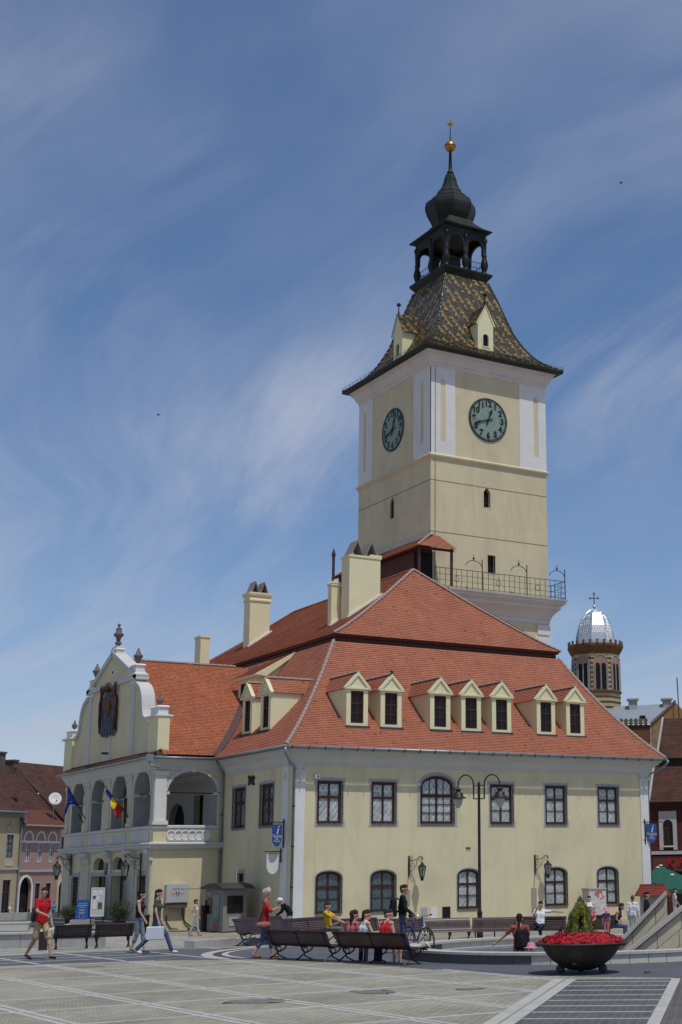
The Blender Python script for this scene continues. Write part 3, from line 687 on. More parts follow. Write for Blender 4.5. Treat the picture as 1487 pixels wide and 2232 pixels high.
# lower storey
mb = MB()
lowh = [[(20.35,.55),(21.6,.55),(21.6,2.72),(20.35,2.72)],[(15.7,.55),(18.1,.55),(18.1,2.72),(15.7,2.72)],[(12.85,.55),(14.6,.55),(14.6,2.72),(12.85,2.72)],[(9.3,.55),(10.5,.55),(10.5,2.72),(9.3,2.72)],
        arch(16.0,17.9,3.05,3.3,.42),arch(12.9,14.7,3.05,3.3,.42)]
wall(mb, PF, [(PY0,-.5),(PY1,-.5),(PY1,4.05),(PY0,4.05)], lowh, .45)
wall(mb, PS, [(PX,-.5),(0,-.5),(0,4.05),(PX,4.05)], [], .3)
mb.add([(PX,PY1,-.5),(0,PY1,-.5),(0,PY1,4.05),(PX,PY1,4.05)],[(0,1,2,3)])
mb.build('porch_wall', CREAM, TH)
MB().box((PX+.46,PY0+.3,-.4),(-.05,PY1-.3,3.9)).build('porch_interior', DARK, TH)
MB().box((PX+.02,PY0+.02,4.0),(-.02,PY1-.02,4.2)).build('loggia_floor', STONE, TH)
MB().box((PX-.02,PY0-.012,-.3),(-.02,PY0+.02,1.04)).build('plinth', mat('damp_plaster',(.60,.52,.33),.9,.1,1.5,.3,20,stain=(.38,.27,.18),stain_amt=.5), TH)
# grey door and window surrounds
for a,b in ((20.35,21.6),(15.7,18.1),(12.85,14.6),(9.3,10.5)):
    o = [(a-.17,.5),(b+.17,.5),(b+.17,2.9),(b+.02,2.98),((a+b)/2,2.9),(a-.02,2.98),(a-.17,2.9)]
    mb = MB(); wall(mb, lambda u,z,d:PF(u,z,d+.03), o, [[(a,.56),(b,.56),(b,2.72),(a,2.72)]], .05)
    k = len(o); mb.add([PF(u,z,.03) for u,z in o]+[PF(u,z,-.01) for u,z in o], [(i,(i+1)%k,(i+1)%k+k,i+k) for i in range(k)]); mb.build('door_surround', GREYP, TH)
for a,b in ((20.35,21.6),(9.3,10.5)): grille_mb(PF,a,b,.6,2.72,0,pitch=.26,d=-.1,fringe=False,w=.03).build('window_grille', IRON, TH)
for a,b in ((16.0,17.9),(12.9,14.7)): MB().prism(arch(a,b,3.05,3.3,.42),-.4,-.3,PF).build('fanlight', PANED, TH)
# pilasters of the lower storey with brackets under the slab
for a,b in ((22.0,23.3),(18.5,19.8),(14.75,15.55),(11.0,12.3),(8.6,9.08)):
    mb = MB(); mb.box((PX-.07,a,-.3),(PX+.02,b,3.45)); mb.box((PX-.16,a-.1,3.45),(PX+.02,b+.1,3.62)); mb.box((PX-.10,a-.04,3.38),(PX+.02,b+.04,3.45))
    mb.prism([(PX,3.62),(PX-.16,3.62),(PX-.34,3.82),(PX-.34,4.0),(PX,4.0)],a,b,lambda u,z,d:(u,d,z)); mb.build('pilaster', mat('pale_cream_trim',(.50,.485,.41),.88,.06,1.5,.2,20,stain=(.36,.34,.28),stain_amt=.35), TH)
# iron lattice gates folded open
def gate(c, y0, dx, name='iron_gate'):
    mb = MB(); x1 = PX-.08; T = lambda u,z,d=0:(x1-abs(u)*dx, y0-u*c, z)
    for u in (0,1.15): mb.bar(T(u,.6),T(u,2.66),.07)
    for z in (.6,2.66): mb.bar(T(0,z),T(1.15,z),.06)
    for k in range(-9,10):
        for s in (1,-1):
            pts = [(u,.6+s*(u*1.5)+k*.29) for u in (0,1.15)]
            pts = [(u,z) for u,z in [(pts[0][0]+(pts[1][0]-pts[0][0])*q/20, pts[0][1]+(pts[1][1]-pts[0][1])*q/20) for q in range(21)] if .6 <= z <= 2.66]
            if len(pts) > 1: mb.bar(T(*pts[0]),T(*pts[-1]),.04)
    mb.build(name, IRON, TH)
gate(1,15.9,.25); gate(1,12.85,.35)
# slab cornice between the storeys
slab = [(0,3.96),(.10,4.0),(.16,4.02),(.22,4.10),(.22,4.20),(.30,4.24),(.30,4.30),(.06,4.36)]
MB().loft_rect(PX,PY0,-.02,PY1,slab).build('string_cornice', CORN, TH)
# loggia: arches
mb = MB()
AR = [(9.15,11.75),(12.75,15.3),(16.3,18.85),(19.95,22.45)]
ah = [arch(a,b,5.2,6.85,1.28,14) for a,b in AR]
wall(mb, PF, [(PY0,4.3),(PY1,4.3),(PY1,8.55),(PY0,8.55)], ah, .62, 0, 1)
wall(mb, PS, [(PX,4.3),(0,4.3),(0,8.55),(PX,8.55)], [arch(-3.04,-.32,5.2,6.85,1.1,14)], .5, 0, 1)
PE = lambda u,z,d=0: (u,PY1+d,z)
wall(mb, PE, [(PX,4.3),(0,4.3),(0,8.55),(PX,8.55)], [arch(-3.0,-.35,5.2,6.85,1.1,14)], .5)
# inner faces
wall(mb, lambda u,z,d=0:(PX+.62,u,z), [(PY0+.5,4.2),(PY1-.5,4.2),(PY1-.5,8.3),(PY0+.5,8.3)], ah, 0.001)
wall(mb, lambda u,z,d=0:(u,PY0+.5,z), [(PX+.62,4.2),(0,4.2),(0,8.3),(PX+.62,8.3)], [arch(-3.04,-.32,5.2,6.85,1.1,14)], 0.001)
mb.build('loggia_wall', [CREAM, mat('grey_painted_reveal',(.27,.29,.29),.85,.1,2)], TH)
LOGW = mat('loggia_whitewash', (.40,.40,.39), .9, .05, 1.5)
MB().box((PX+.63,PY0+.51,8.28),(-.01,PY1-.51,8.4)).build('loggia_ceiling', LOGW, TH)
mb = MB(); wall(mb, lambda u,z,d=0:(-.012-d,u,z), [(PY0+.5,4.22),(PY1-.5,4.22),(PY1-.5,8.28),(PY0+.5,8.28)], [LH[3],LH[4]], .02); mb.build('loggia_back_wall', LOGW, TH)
# arch bands, keystones, piers, impost and tie rods
def band(T, a, b, zs, rise, w=.17, n=16):
    c = (a+b)/2; h = (b-a)/2
    o = [(c+(h+w)*cos(pi*i/n), zs+(rise+w)*sin(pi*i/n)) for i in range(n+1)]; q = [(c+h*cos(pi*i/n), zs+rise*sin(pi*i/n)) for i in range(n+1)]
    mb = MB(); vs = []
    for i in range(n+1): vs += [T(*o[i],.05),T(*q[i],.05),T(*o[i],-.02),T(*q[i],-.02)]
    mb.add(vs, sum([[(4*i,4*i+4,4*i+5,4*i+1),(4*i,4*i+2,4*i+6,4*i+4),(4*i+1,4*i+5,4*i+7,4*i+3)] for i in range(n)],[]))
    return mb
for a,b in AR:
    band(PF,a,b,6.85,1.28).build('arch_band', CORN, TH)
    MB().prism([((a+b)/2-.1,8.05),((a+b)/2+.1,8.05),((a+b)/2+.14,8.4),((a+b)/2-.14,8.4)],-.02,.10,PF).build('keystone', CREAM, TH)
    MB().bar(PF(a,6.85,-.3),PF(b,6.85,-.3),.05).build('tie_rod', IRON, TH)
band(PS,-3.04,-.32,6.85,1.1).build('arch_band', CORN, TH)
MB().prism([(-1.78,7.9),(-1.58,7.9),(-1.52,8.25),(-1.84,8.25)],-.02,.10,PS).build('keystone', CREAM, TH)
MB().bar(PS(-3.04,6.85,-.3),PS(-.32,6.85,-.3),.05).build('tie_rod', IRON, TH)
for y in (8.72,12.25,15.8,19.4,23.2):
    w = .33 if y > 9 else .2
    mb = MB(); mb.box((PX-.06,y-w+.02,5.3),(PX+.03,y+w-.02,7.7)); mb.box((PX-.12,y-w-.04,7.7),(PX+.03,y+w+.04,7.85)); mb.box((PX-.12,y-w-.04,5.22),(PX+.03,y+w+.04,5.42)); mb.build('pier_pilaster', MATS['pale_cream_trim'], TH)
mb = MB(); mb.box((PX-.02,PY0-.06,5.3),(-3.1,PY0+.03,7.7)); mb.box((PX-.08,PY0-.13,7.7),(-3.02,PY0+.03,7.9)); mb.box((PX-.1,PY0-.14,5.22),(-2.98,PY0+.03,5.42)); mb.build('pier_pilaster', WHITE, TH)
for u in (-3.04,-.32):
    for q,T,dd in ((u,PS,.62),): MB().box((q-.12,PY0-.05,6.75),(q+.12,PY0+.55,6.9)).build('impost', CORN, TH)
for a,b in AR:
    for u in (a,b): MB().box((PX-.05,u-.1,6.75),(PX+.66,u+.1,6.9)).build('impost', CORN, TH)
# balustrade rail and interlaced guilloche panels
MB().loft_rect(PX,PY0,-.02,PY1,[(.0,5.02),(.08,5.06),(.08,5.16),(.02,5.2)],cap=False).build('rail', CORN, TH)
def guilloche(T, a, b, z0, z1, n, w=.06):
    mb = MB(); c = (z0+z1)/2; r = (z1-z0)/2
    mb.prism([(a,z0),(b,z0),(b,z1),(a,z1)],-.02,.012,T)
    for k in range(n):
        u = a+(b-a)*(k+.5)/n; ru = (b-a)/n*.62
        pts = [T(u+ru*cos(2*pi*i/16), c+r*.92*sin(2*pi*i/16), .035+.012*(k%2)) for i in range(17)]
        mb.tube(pts, w*.62, 5, False)
    for z in (z0,z1): mb.bar(T(a,z,.03),T(b,z,.03),.035)
    for u in (a,b): mb.bar(T(u,z0,.03),T(u,z1,.03),.035)
    return mb
guilloche(PS,-2.93,-.70,4.43,4.95,6).build('guilloche_panel', WHITE, TH)
for a,b in ((9.3,11.65),(12.85,15.2),(16.4,18.75),(20.1,22.4)): guilloche(PF,a,b,4.43,4.93,7,.045).build('guilloche_panel', WHITE, TH)
# eaves cornice, tile strip, roof
MB().loft_rect(PX,PY0,-.02,PY1,[(0,7.98),(.06,8.02),(.06,8.12),(.12,8.2),(.26,8.42),(.36,8.52),(.38,8.64),(.1,8.7)]).build('porch_cornice', CORN, TH)
roof_slope('eaves_strip', TH, [(-4.12,8.68),(-3.45,9.05)], lambda s:PY0-.35, lambda s:PY1+.4, lambda u,s,z:(s,u,z), colour=lambda j,q:(.15*random.uniform(.6,1.3),.075*random.uniform(.6,1.3),.055))
zp = lambda y: 8.74+(14.70-8.74)*(y-8.2)/(16.6-8.2)
def xm(s):
    z = zp(s); q = (z-8.60)/6.33; t = (-.72+sqrt(.5184+1.12*max(q,0)))/.56
    return -.744+5.78*t+.15
roof_slope('porch_roof', TH, [(8.2,8.74),(8.9,9.16),(16.6,14.70)], lambda s:-3.5, xm, lambda u,s,z:(u,s,z), colour=lambda j,q:(lambda k:(.40*k,.135*k*random.uniform(.92,1.08),.068*k))(random.uniform(.84,1.14)))
mb = MB(); mb.add([(-3.5,16.6,14.7),(3.9,16.6,14.7),(-.6,25,8.74),(-3.5,25,8.74)],[(0,1,2,3)]); mb.build('porch_roof', MATS['rear_roof_tile'], TH)
ridge_run([(-3.4,16.6,14.70),(3.75,16.6,14.70)], TH)
vp = [(xm(s)-.15, s, zp(s)+.02) for s in np.linspace(8.25,16.5,14)]
mb = MB(); vs = []
for x,y,z in vp: vs += [(x-.26,y,zp(y)+.07),(x+.05,y,z+.05),(x+.30,y-.02,8.60+6.33*FZ((x+.30+.744)/5.78)+.07)]
mb.add(vs, sum([[(3*i,3*i+1,3*i+4,3*i+3),(3*i+1,3*i+2,3*i+5,3*i+4)] for i in range(len(vp)-1)],[])); mb.build('lead_valley', MATS['lead_flashing'], TH)
gutter([(-4.2,PY0-.42,8.58),(-4.2,PY1+.4,8.58)],r=.06); gutter([(-4.2,PY0-.45,8.58),(-.85,PY0-.45,8.58)],r=.07)
mb = MB(); mb.box((-4.35,PY0-.6,8.35),(-4.05,PY0-.3,8.72)); mb.tube([(-4.2,PY0-.45,8.4),(-4.2,PY0-.5,8.2),(-4.05,PY0-.62,8.12),(-3.75,PY0-.62,8.08)],.06,8); mb.build('rain_head', GUTTER, TH)
# --- baroque gable
GX = -3.55; GC = 16.65; GT = lambda u,z,d=0:(GX-d,u,z)
half = [(7.95,8.6),(7.95,10.75),(6.35,10.75),(5.75,10.9),(5.5,11.25),(5.38,11.7),(5.2,12.2),(4.85,12.6),(4.35,12.85),(4.05,12.95),(4.05,13.35),(0,15.05)]
poly = [(GC-a,z) for a,z in half] + [(GC+a,z) for a,z in half[-2::-1]]
MB().prism(poly,-.5,0,GT).build('gable_wall', CREAM, TH)
def coping(pts, w=.2, d0=-.6, d1=.14, m=CORN, name='coping'):
    mb = MB()
    n = len(pts)
    off = []
    for i in range(n):
        a = Vector(pts[max(i-1,0)]); b = Vector(pts[min(i+1,n-1)]); t = (b-a).normalized(); off.append(Vector((-t.y,t.x)))
    lo = [(Vector(p)-o*w*.75) for p,o in zip(pts,off)]; hi = [(Vector(p)+o*w*.25) for p,o in zip(pts,off)]
    vs = []
    for i in range(n):
        for q in (lo[i],hi[i]): vs += [GT(q.x,q.y,d0),GT(q.x,q.y,d1)]
    fs = []
    for i in range(n-1):
        a = 4*i; b = a+4; fs += [(a,a+1,b+1,b),(a+2,b+2,b+3,a+3),(a+1,a+3,b+3,b+1),(a,b,b+2,a+2)]
    fs += [(0,2,3,1),(4*n-4,4*n-3,4*n-1,4*n-2)]
    mb.add(vs, fs); return mb.build(name, m, TH)
def smooth_curve(p, n=4):
    out = []
    P4 = [p[0]]+list(p)+[p[-1]]
    for i in range(1,len(P4)-2):
        a,b,c,d = [Vector(q) for q in P4[i-1:i+3]]
        for k in range(n):
            t = k/n; out.append(tuple(.5*((2*b)+(c-a)*t+(2*a-5*b+4*c-d)*t*t+(3*b-a-3*c+d)*t**3)))
    return out+[tuple(p[-1])]
for s in (-1,1):
    vol = smooth_curve([(GC+s*a,z) for a,z in half[2:10]])
    coping(vol if s > 0 else vol, .22 if s < 0 else -.22)
    coping([(GC+s*4.3,13.25),(GC,15.1)], .26*(-1 if s > 0 else 1))
    # pedestals, piers, urns
    mb = MB(); mb.box((GX-.12,GC+s*7.3-.74,8.6),(GX+.5,GC+s*7.3+.74,10.72)); mb.build('gable_pier', DCREAM, TH)
    mb = MB(); mb.loft_rect(GX-.06,GC+s*7.3-.55,GX+.44,GC+s*7.3+.55,[(.1,10.68),(.24,10.74),(.24,10.82),(.02,10.86),(.02,11.2),(.1,11.24),(.0,11.32)]); mb.build('pedestal', WHITE, TH)
    mb = MB(); mb.loft_rect(GX-.06,GC+s*3.55-.42,GX+.44,GC+s*3.55+.42,[(.0,12.9),(.0,13.3),(.1,13.36),(.1,13.46),(.0,13.5),(.0,13.85),(.07,13.9),(0,13.98)]); mb.build('pedestal', WHITE, TH)
    MB().lathe([(.14,0),(.2,.04),(.1,.12),(.13,.2),(.30,.55),(.32,.62),(.2,.72),(.12,.95),(.05,1.02),(.08,1.08),(0,1.16)],14,(0,0,0)).build('urn', URN, TH, True, (GX+.19,GC+s*3.55,13.96)).scale = (.82,.82,.82)
    MB().lathe([(.1,0),(.06,.06),(.2,.3),(.22,.38),(.12,.52),(.05,.7),(.03,.78),(0,.82)],14,(0,0,0)).build('urn', URN, TH, True, (GX+.19,GC+s*7.3,11.30)).scale = (.82,.82,.82)
    MB().box((GX-.05,GC+s*3.75-.28,8.7),(GX+.02,GC+s*3.75+.28,12.95)).build('gable_pilaster', CORN, TH)
coping([(GC-4.3,13.3),(GC+4.3,13.3)], .26)
MB().box((GX-.04,GC-.28,8.7),(GX+.02,GC+.28,10.5)).build('gable_pilaster', CORN, TH)
mb = MB(); mb.prism(arch(GC-.3,GC+.3,13.75,13.95,.2,8),-.02,.03,GT); mb.build('gable_vent', WHITE, TH)
MB().sphere(GT(GC,13.95,.03),(.03,.1,.1)).build('vent_hole', DARK, TH)
mb = MB(); mb.loft_rect(GX-.02,GC-.45,GX+.42,GC+.45,[(0,14.85),(0,15.2),(.06,15.24),(0,15.3),(0,15.42)]); mb.build('pedestal', WHITE, TH)
MB().lathe([(.22,0),(.26,.06),(.14,.14),(.24,.26),(.26,.34),(.14,.42),(.2,.7),(.38,.86),(.4,.92),(.24,1.08),(.2,1.3),(.22,1.36),(.1,1.44),(.05,1.5),(.12,1.56),(.13,1.64),(0,1.74)],16,(0,0,0)).build('urn', URN, TH, True, (GX+.2,GC,15.4)).scale = (.74,.74,.80)
# coat of arms: a draped mantle with crown and shield, in relief
BLUE = mat('faded_blue_relief',(.10,.125,.16),.8,.45,3,.3); RUST = mat('rust_red_relief',(.075,.03,.024),.8,.4,4,.3); OCH = mat('ochre_relief',(.12,.06,.028),.8,.3,5,.3)
ar = thing('coat_of_arms', 'weathered relief coat of arms with draped blue mantle on the porch gable', 'coat of arms', (GX,GC+.1,10.3))
Ta = lambda u,z,d=0:(-d,u,z)
mant = [(-1.35,.25),(-.9,.02),(-.3,.1),(.2,0),(.8,.06),(1.3,.3),(1.2,.9),(1.3,1.5),(1.1,2.1),(.75,2.5),(0,2.75),(-.75,2.5),(-1.15,2.1),(-1.25,1.5),(-1.2,.9)]
MB().prism(mant,.0,.12,Ta).build('mantle', BLUE, ar)
for k in (-.85,-.45,0,.42,.85):
    MB().tube([Ta(k*1.05+.06*sin(q*1.3+k),.12+q*.24,.14) for q in range(10)],[.07+.02*sin(q) for q in range(10)],6).build('drapery_fold', BLUE, ar, True)
for s in (-1,1):
    MB().tube([Ta(s*1.3,.3,.12),Ta(s*1.2,.7,.16),Ta(s*1.38,1.1,.16),Ta(s*1.22,1.5,.18),Ta(s*1.32,1.95,.18),Ta(s*1.05,2.35,.2),Ta(s*1.25,2.7,.2)],[.08,.12,.09,.12,.1,.1,.05],7).build('mantle_lining', RUST, ar, True)
    MB().tube([Ta(s*(1.2+.12*cos(2*pi*i/12)),2.75+.22*sin(2*pi*i/12),.2) for i in range(13)],.05,6,False).build('tassel_ring', RUST, ar, True)
MB().prism([(-.5,2.3),(-.52,1.55),(-.3,1.25),(0,1.15),(.3,1.25),(.52,1.55),(.5,2.3),(0,2.2)],.12,.26,Ta).build('shield', OCH, ar)
MB().tube([Ta(-1.0,2.5,.2),Ta(-.5,2.75,.24),Ta(0,2.98,.26),(Ta(.5,2.75,.24)),Ta(1.0,2.5,.2)],.09,6).build('swag', RUST, ar, True)
MB().lathe([(.25,0),(.34,.1),(.28,.2),(.3,.3),(.1,.42),(.06,.5),(0,.56)],10,Ta(0,2.55,.18)).build('crown', RUST, ar, True)
MB().box((-.5,-.08,-.06),(-.15,.08,.06)).build('floodlight', IRON, tag(thing('gable_floodlight','small black floodlight on the porch gable below the arms','floodlight',(GX-.1,GC-.6,9.35)),None))
# ================================================================ clock tower
TW, TD = 9.704, 10.759
TO = thing('clock_tower', 'tall cream clock tower with glazed tile roof and copper onion dome', 'tower', (18.577,19.007,0))
TF = lambda u,z,d=0:(u,-d,z); TL = lambda u,z,d=0:(-d,u,z)
mb = MB()
PW = lambda a,b,z0,zs,r: [(a,z0),(b,z0),(b,zs),((a+b)/2+.12,zs+r*.62),((a+b)/2,zs+r),((a+b)/2-.12,zs+r*.62),(a,zs)]
wall(mb, TF, [(0,0),(TW,0),(TW,30.66),(0,30.66)], [PW(4.3,4.85,27.5,28.6,.4),[(4.58,22.85),(5.22,22.85),(5.22,24.1),(4.58,24.1)]], .35)
wall(mb, TL, [(0,0),(TD,0),(TD,30.66),(0,30.66)], [PW(5.2,5.75,27.3,28.5,.4)], .35)
mb.add([(TW,0,0),(TW,TD,0),(TW,TD,38),(TW,0,38),(0,TD,0),(0,TD,38)],[(0,1,2,3),(1,4,5,2)])
wall(mb, TF, [(0,30.66),(TW,30.66),(TW,37.6),(0,37.6)], [], .3); wall(mb, TL, [(0,30.66),(TD,30.66),(TD,37.6),(0,37.6)], [], .3)
mb.build('wall', TOWERC, TO)
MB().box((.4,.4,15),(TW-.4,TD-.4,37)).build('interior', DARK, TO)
for T,a,b,z0,zs in ((TF,4.3,4.85,27.5,28.6),(TL,5.2,5.75,27.3,28.5)):
    MB().prism(PW(a,b,z0,zs,.4),-.33,-.28 if T is TF else -.09,T).build('lancet_pane', PANED, TO)
    m2 = MB(); m2.bar(T((a+b)/2,z0,-.25),T((a+b)/2,zs+.3,-.25),.035)
    for q in (.35,.75): m2.bar(T(a,z0+q,-.25),T(b,z0+q,-.25),.025)
    o_ = PW(a-.1,b+.1,z0-.08,zs,.5); i_ = PW(a,b,z0,zs,.4); m2.build('lancet_bars', BROWN, TO); MB().ring(o_,i_,-.05,.015,T).build('lancet_surround', TOWERC, TO)
MB().prism([(4.6,22.87),(5.2,22.87),(5.2,24.08),(4.6,24.08)],-.32,-.26,TF).build('balcony_window', PANED, TO)
m2 = MB(); m2.ring([(4.46,22.75),(5.36,22.75),(5.36,24.2),(4.46,24.2)],[(4.58,22.85),(5.22,22.85),(5.22,24.1),(4.58,24.1)],-.1,.02,TF); m2.build('window_surround', TOWERC, TO)
# grooves as flat strips, their shade put into the colour; string course
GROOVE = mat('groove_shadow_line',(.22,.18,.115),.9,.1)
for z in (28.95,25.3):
    for T,w in ((TF,TW),(TL,TD)): MB().prism([(0,z-.03),(w,z-.03),(w,z+.03),(0,z+.03)],-.02,.006,T).build('groove_shade_strip', GROOVE, TO)
MB().loft_rect(0,0,TW,TD,[(0,30.42),(.06,30.5),(.06,30.56),(.16,30.66),(.18,30.76),(.02,30.9)],cap=False).build('string_course', TOWERC, TO)
# white corner panels with sunk slots
for T,w,edges in ((TF,TW,((.0,1.98),(7.42,9.704))),(TL,TD,((.0,2.4),(8.6,10.759)))):
    for a,b in edges:
        c = .97 if (a == 0 and T is TF) else (1.15 if a == 0 else (b-.85 if T is TF else b-.95))
        slot = [(c-.19,31.8),(c+.19,31.8),(c+.19,36.2),(c+.1,36.3),(c,36.45),(c-.1,36.3),(c-.19,36.2)]
        m2 = MB(); o4 = [(a if a else -.03,30.86),(b if b < w-.1 else w+.03,30.86),(b if b < w-.1 else w+.03,37.3),(a if a else -.03,37.3)]
        wall(m2, lambda u,z,d,T=T:T(u,z,d+.03), o4, [slot], .028); k = 4
        m2.add([T(u,z,.03) for u,z in o4]+[T(u,z,-.01) for u,z in o4], [(i,(i+1)%k,(i+1)%k+k,i+k) for i in range(k)])
        m2.build('corner_panel', WHITE, TO)
# crowning cornice
PINKC = mat('pale_cornice', (.62,.58,.56), .85, .06, 1, .15, 18, stain=(.42,.38,.36), stain_amt=.35)
MB().loft_rect(0,0,TW,TD,[(0.03,37.2),(.10,37.28),(.10,37.42),(.2,37.5),(.28,37.7),(.42,37.95),(.5,38.0),(.5,38.14),(.6,38.2),(.62,38.32)]).build('cornice', PINKC, TO)
# eaves soffit of dark metal
MB().loft_rect(0,0,TW,TD,[(.5,38.24),(.98,38.26),(1.02,38.32),(1.02,38.46),(.9,38.5)]).build('eaves', COPPER, TO)
m2 = MB()
for z in (38.62,38.74):
    m2.tube([(-1.0,-1.0,z),(TW+1.0,-1.0,z)],.012,4); m2.tube([(-1.0,-1.0,z),(-1.0,TD+1.0,z)],.012,4)
for i in range(22):
    m2.bar((-1+i*(TW+2)/21,-1.0,38.45),(-1+i*(TW+2)/21,-1.0,38.76),.02); m2.bar((-1.0,-1+i*(TD+2)/21,38.45),(-1.0,-1+i*(TD+2)/21,38.76),.02)
m2.build('snow_rail', IRON, TO)
# glazed tile roof with swept profile
TP = [(-1.0,38.46),(-.5,38.72),(.3,39.35),(.72,39.9),(1.1,40.5),(1.62,41.6),(2.06,43.0),(2.5,44.5),(3.0,46.0)]
def tcol(j,q):
    k = random.uniform(.7,1.3); ph = (q*2 + (j % 2) + 2*(j//2)) % 8; zone = (j//3 + (q//6)) % 3
    if ph in (0,1,2) and zone < 2: return (.32*k,.21*k,.065*k)
    if ph in (3,4): return (.10*k,.085*k,.045*k)
    if random.random() < .1: return (.11*k,.05*k,.03*k)
    return (.062*k,.058*k,.046*k)
for T,w in (((lambda u,s,z:(u,s,z)),TW),((lambda u,s,z:(s,u,z)),TD)):
    roof_slope('tile_roof', TO, TP, lambda s:s, lambda s,w=w:w-s, T, colour=tcol, mtl=GLAZED, w=.17, e=.17, base=COPPER)
m2 = MB(); vs = []
for e,z in TP: vs += [(TW-e,e,z),(TW-e,TD-e,z),(e,TD-e,z)]
m2.add(vs, sum([[(3*i,3*i+1,3*i+4,3*i+3),(3*i+1,3*i+2,3*i+5,3*i+4)] for i in range(len(TP)-1)],[])); m2.build('tile_roof', mat('rear_glazed_tile',(.09,.07,.03),.3,.5,5,spec=.5), TO)
for a in ((0,0),(1,0),(0,1)): ridge_run([((TW-e if a[0] else e),(TD-e if a[1] else e),z) for e,z in TP], TO, RIDGE_GR, .42)
# roof dormers of the tower
def tdormer(T, zf, c, z0, ze, za, h=.62):
    mb = MB(); wh = arch(c-.24,c+.24,z0+.35,z0+1.05,.24,8)
    gp = [(c-h,z0),(c+h,z0),(c+h,ze),(c+h+.12,ze),(c,za),(c-h-.12,ze),(c-h,ze)]
    wall(mb, T, gp, [wh], .22)
    for s in (-1,1): mb.add([T(c+s*h,z0,0),T(c+s*h,ze,0),T(c+s*h,ze,-1.5),T(c+s*h,z0+.5,-.55)],[(0,1,2,3)])
    mb.ring(arch(c-.34,c+.34,z0+.27,z0+1.05,.34,8),wh,-.01,.04,T)
    o = mb.build('dormer', DCREAM, TO)
    MB().prism(wh,-.25,-.12,T).build('dormer_window', PANED, o)
    for s in (-1,1):
        TT = lambda u,q,z,s=s:T(c+s*(h+.2-q),z,-u)
        def uv1(q):
            z = ze+(za-ze)*min(1,max(0,q/(h+.2))); d = 0
            while zf(d) < z and d < 4: d += .04
            return d
        roof_slope('dormer_roof', o, [(0,ze-.05),(h+.2,za+.05)], lambda q:-.1, uv1, TT, colour=tcol, mtl=GLAZED, w=.2, e=.16, base=COPPER)
    m2 = MB()
    for s in (-1,1): m2.prism([(c+s*(h+.2),ze-.1),(c+s*(h+.06),ze-.1),(c,za-.12),(c,za+.08)],-.1,.06,T)
    m2.build('bargeboard', DCREAM, o)
    MB().lathe([(.09,0),(.04,.3),(.03,.62),(.14,.68),(.17,.78),(.12,.9),(0,.95)],10,T(c,za,-.05)).build('finial', COPPER, o, True)
zfT = lambda e0: (lambda d: np.interp(e0+d,[a for a,_ in TP],[b for _,b in TP]))
tdormer(lambda u,z,d:(u,.35-d,z), zfT(.35), 4.80, 39.35, 41.45, 42.95, .66)
tdormer(lambda u,z,d:(.35-d,u,z), zfT(.35), 5.45, 39.35, 41.45, 42.95, .66)
# clocks
def clock(T, c, z, r=1.58):
    n = 40; o = MB().prism([(c+r*cos(2*pi*i/n),z+r*sin(2*pi*i/n)) for i in range(n)],-.01,.05,T).build('clock_face', CLOCK, TO)
    circ = lambda q:[(c+q*cos(2*pi*i/n),z+q*sin(2*pi*i/n)) for i in range(n)]
    MB().ring(circ(r+.03),circ(r-.025),-.01,.075,T).build('clock_rim', IRON, o)
    MB().ring(circ(.80),circ(.765),.05,.062,T).build('inner_ring', mat('pale_clock_line',(.42,.42,.32),.6), o)
    m2 = MB()
    for k in range(60):
        a = 2*pi*k/60; q = .045 if k % 5 else .06; cu,cz = c+(r-.1)*sin(a), z+(r-.1)*cos(a)
        m2.prism([(cu-q,cz-q),(cu+q,cz-q),(cu+q,cz+q),(cu-q,cz+q)],.05,.066,T)
    m2.build('minute_marks', IRON, o)
    for k in range(4):
        a = pi/2*k; m3 = MB(); m3.bar(T(c+.8*sin(a),z+.8*cos(a),.06),T(c+1.2*sin(a),z+1.2*cos(a),.06),.03); m3.build('quarter_line', MATS['pale_clock_line'], o)
    for k in range(1,13):
        a = 2*pi*k/12; t = text_mb(str(k), .60, .012, 0, 'CENTER', .022); cu,cz = c+1.18*sin(a), z+1.18*cos(a)
        flip = -1 if T(0,0,0) == T(0,0,0) and T is TL else 1
        vs = [T(cu+x*flip, cz+y, .065+zz_) for x,y,zz_ in t.v]
        MB().add(vs, t.f).build('numeral', IRON, o)
    def hand(ang, ln, w, name):
        f = -1 if T is TL else 1
        R_ = lambda x,y:(c+f*(x*cos(ang)+y*sin(ang)), z-x*sin(ang)+y*cos(ang))
        p = [R_(*q) for q in ((-w*.35,-.42),(w*.35,-.42),(w*.35,ln*.5),(w,ln*.62),(w*.4,ln*.78),(0,ln),(-w*.4,ln*.78),(-w,ln*.62),(-w*.35,ln*.5))]
        MB().prism(p,.09,.12,T).build(name, IRON, o)
    hand(2*pi*(12.70/12), .95, .13, 'hour_hand'); hand(2*pi*(42/60.), 1.3, .11, 'minute_hand')
    MB().sphere(T(c,z,.1),.1).build('clock_hub', IRON, o)
clock(TF,4.70,33.98); clock(TL,5.42,33.92)
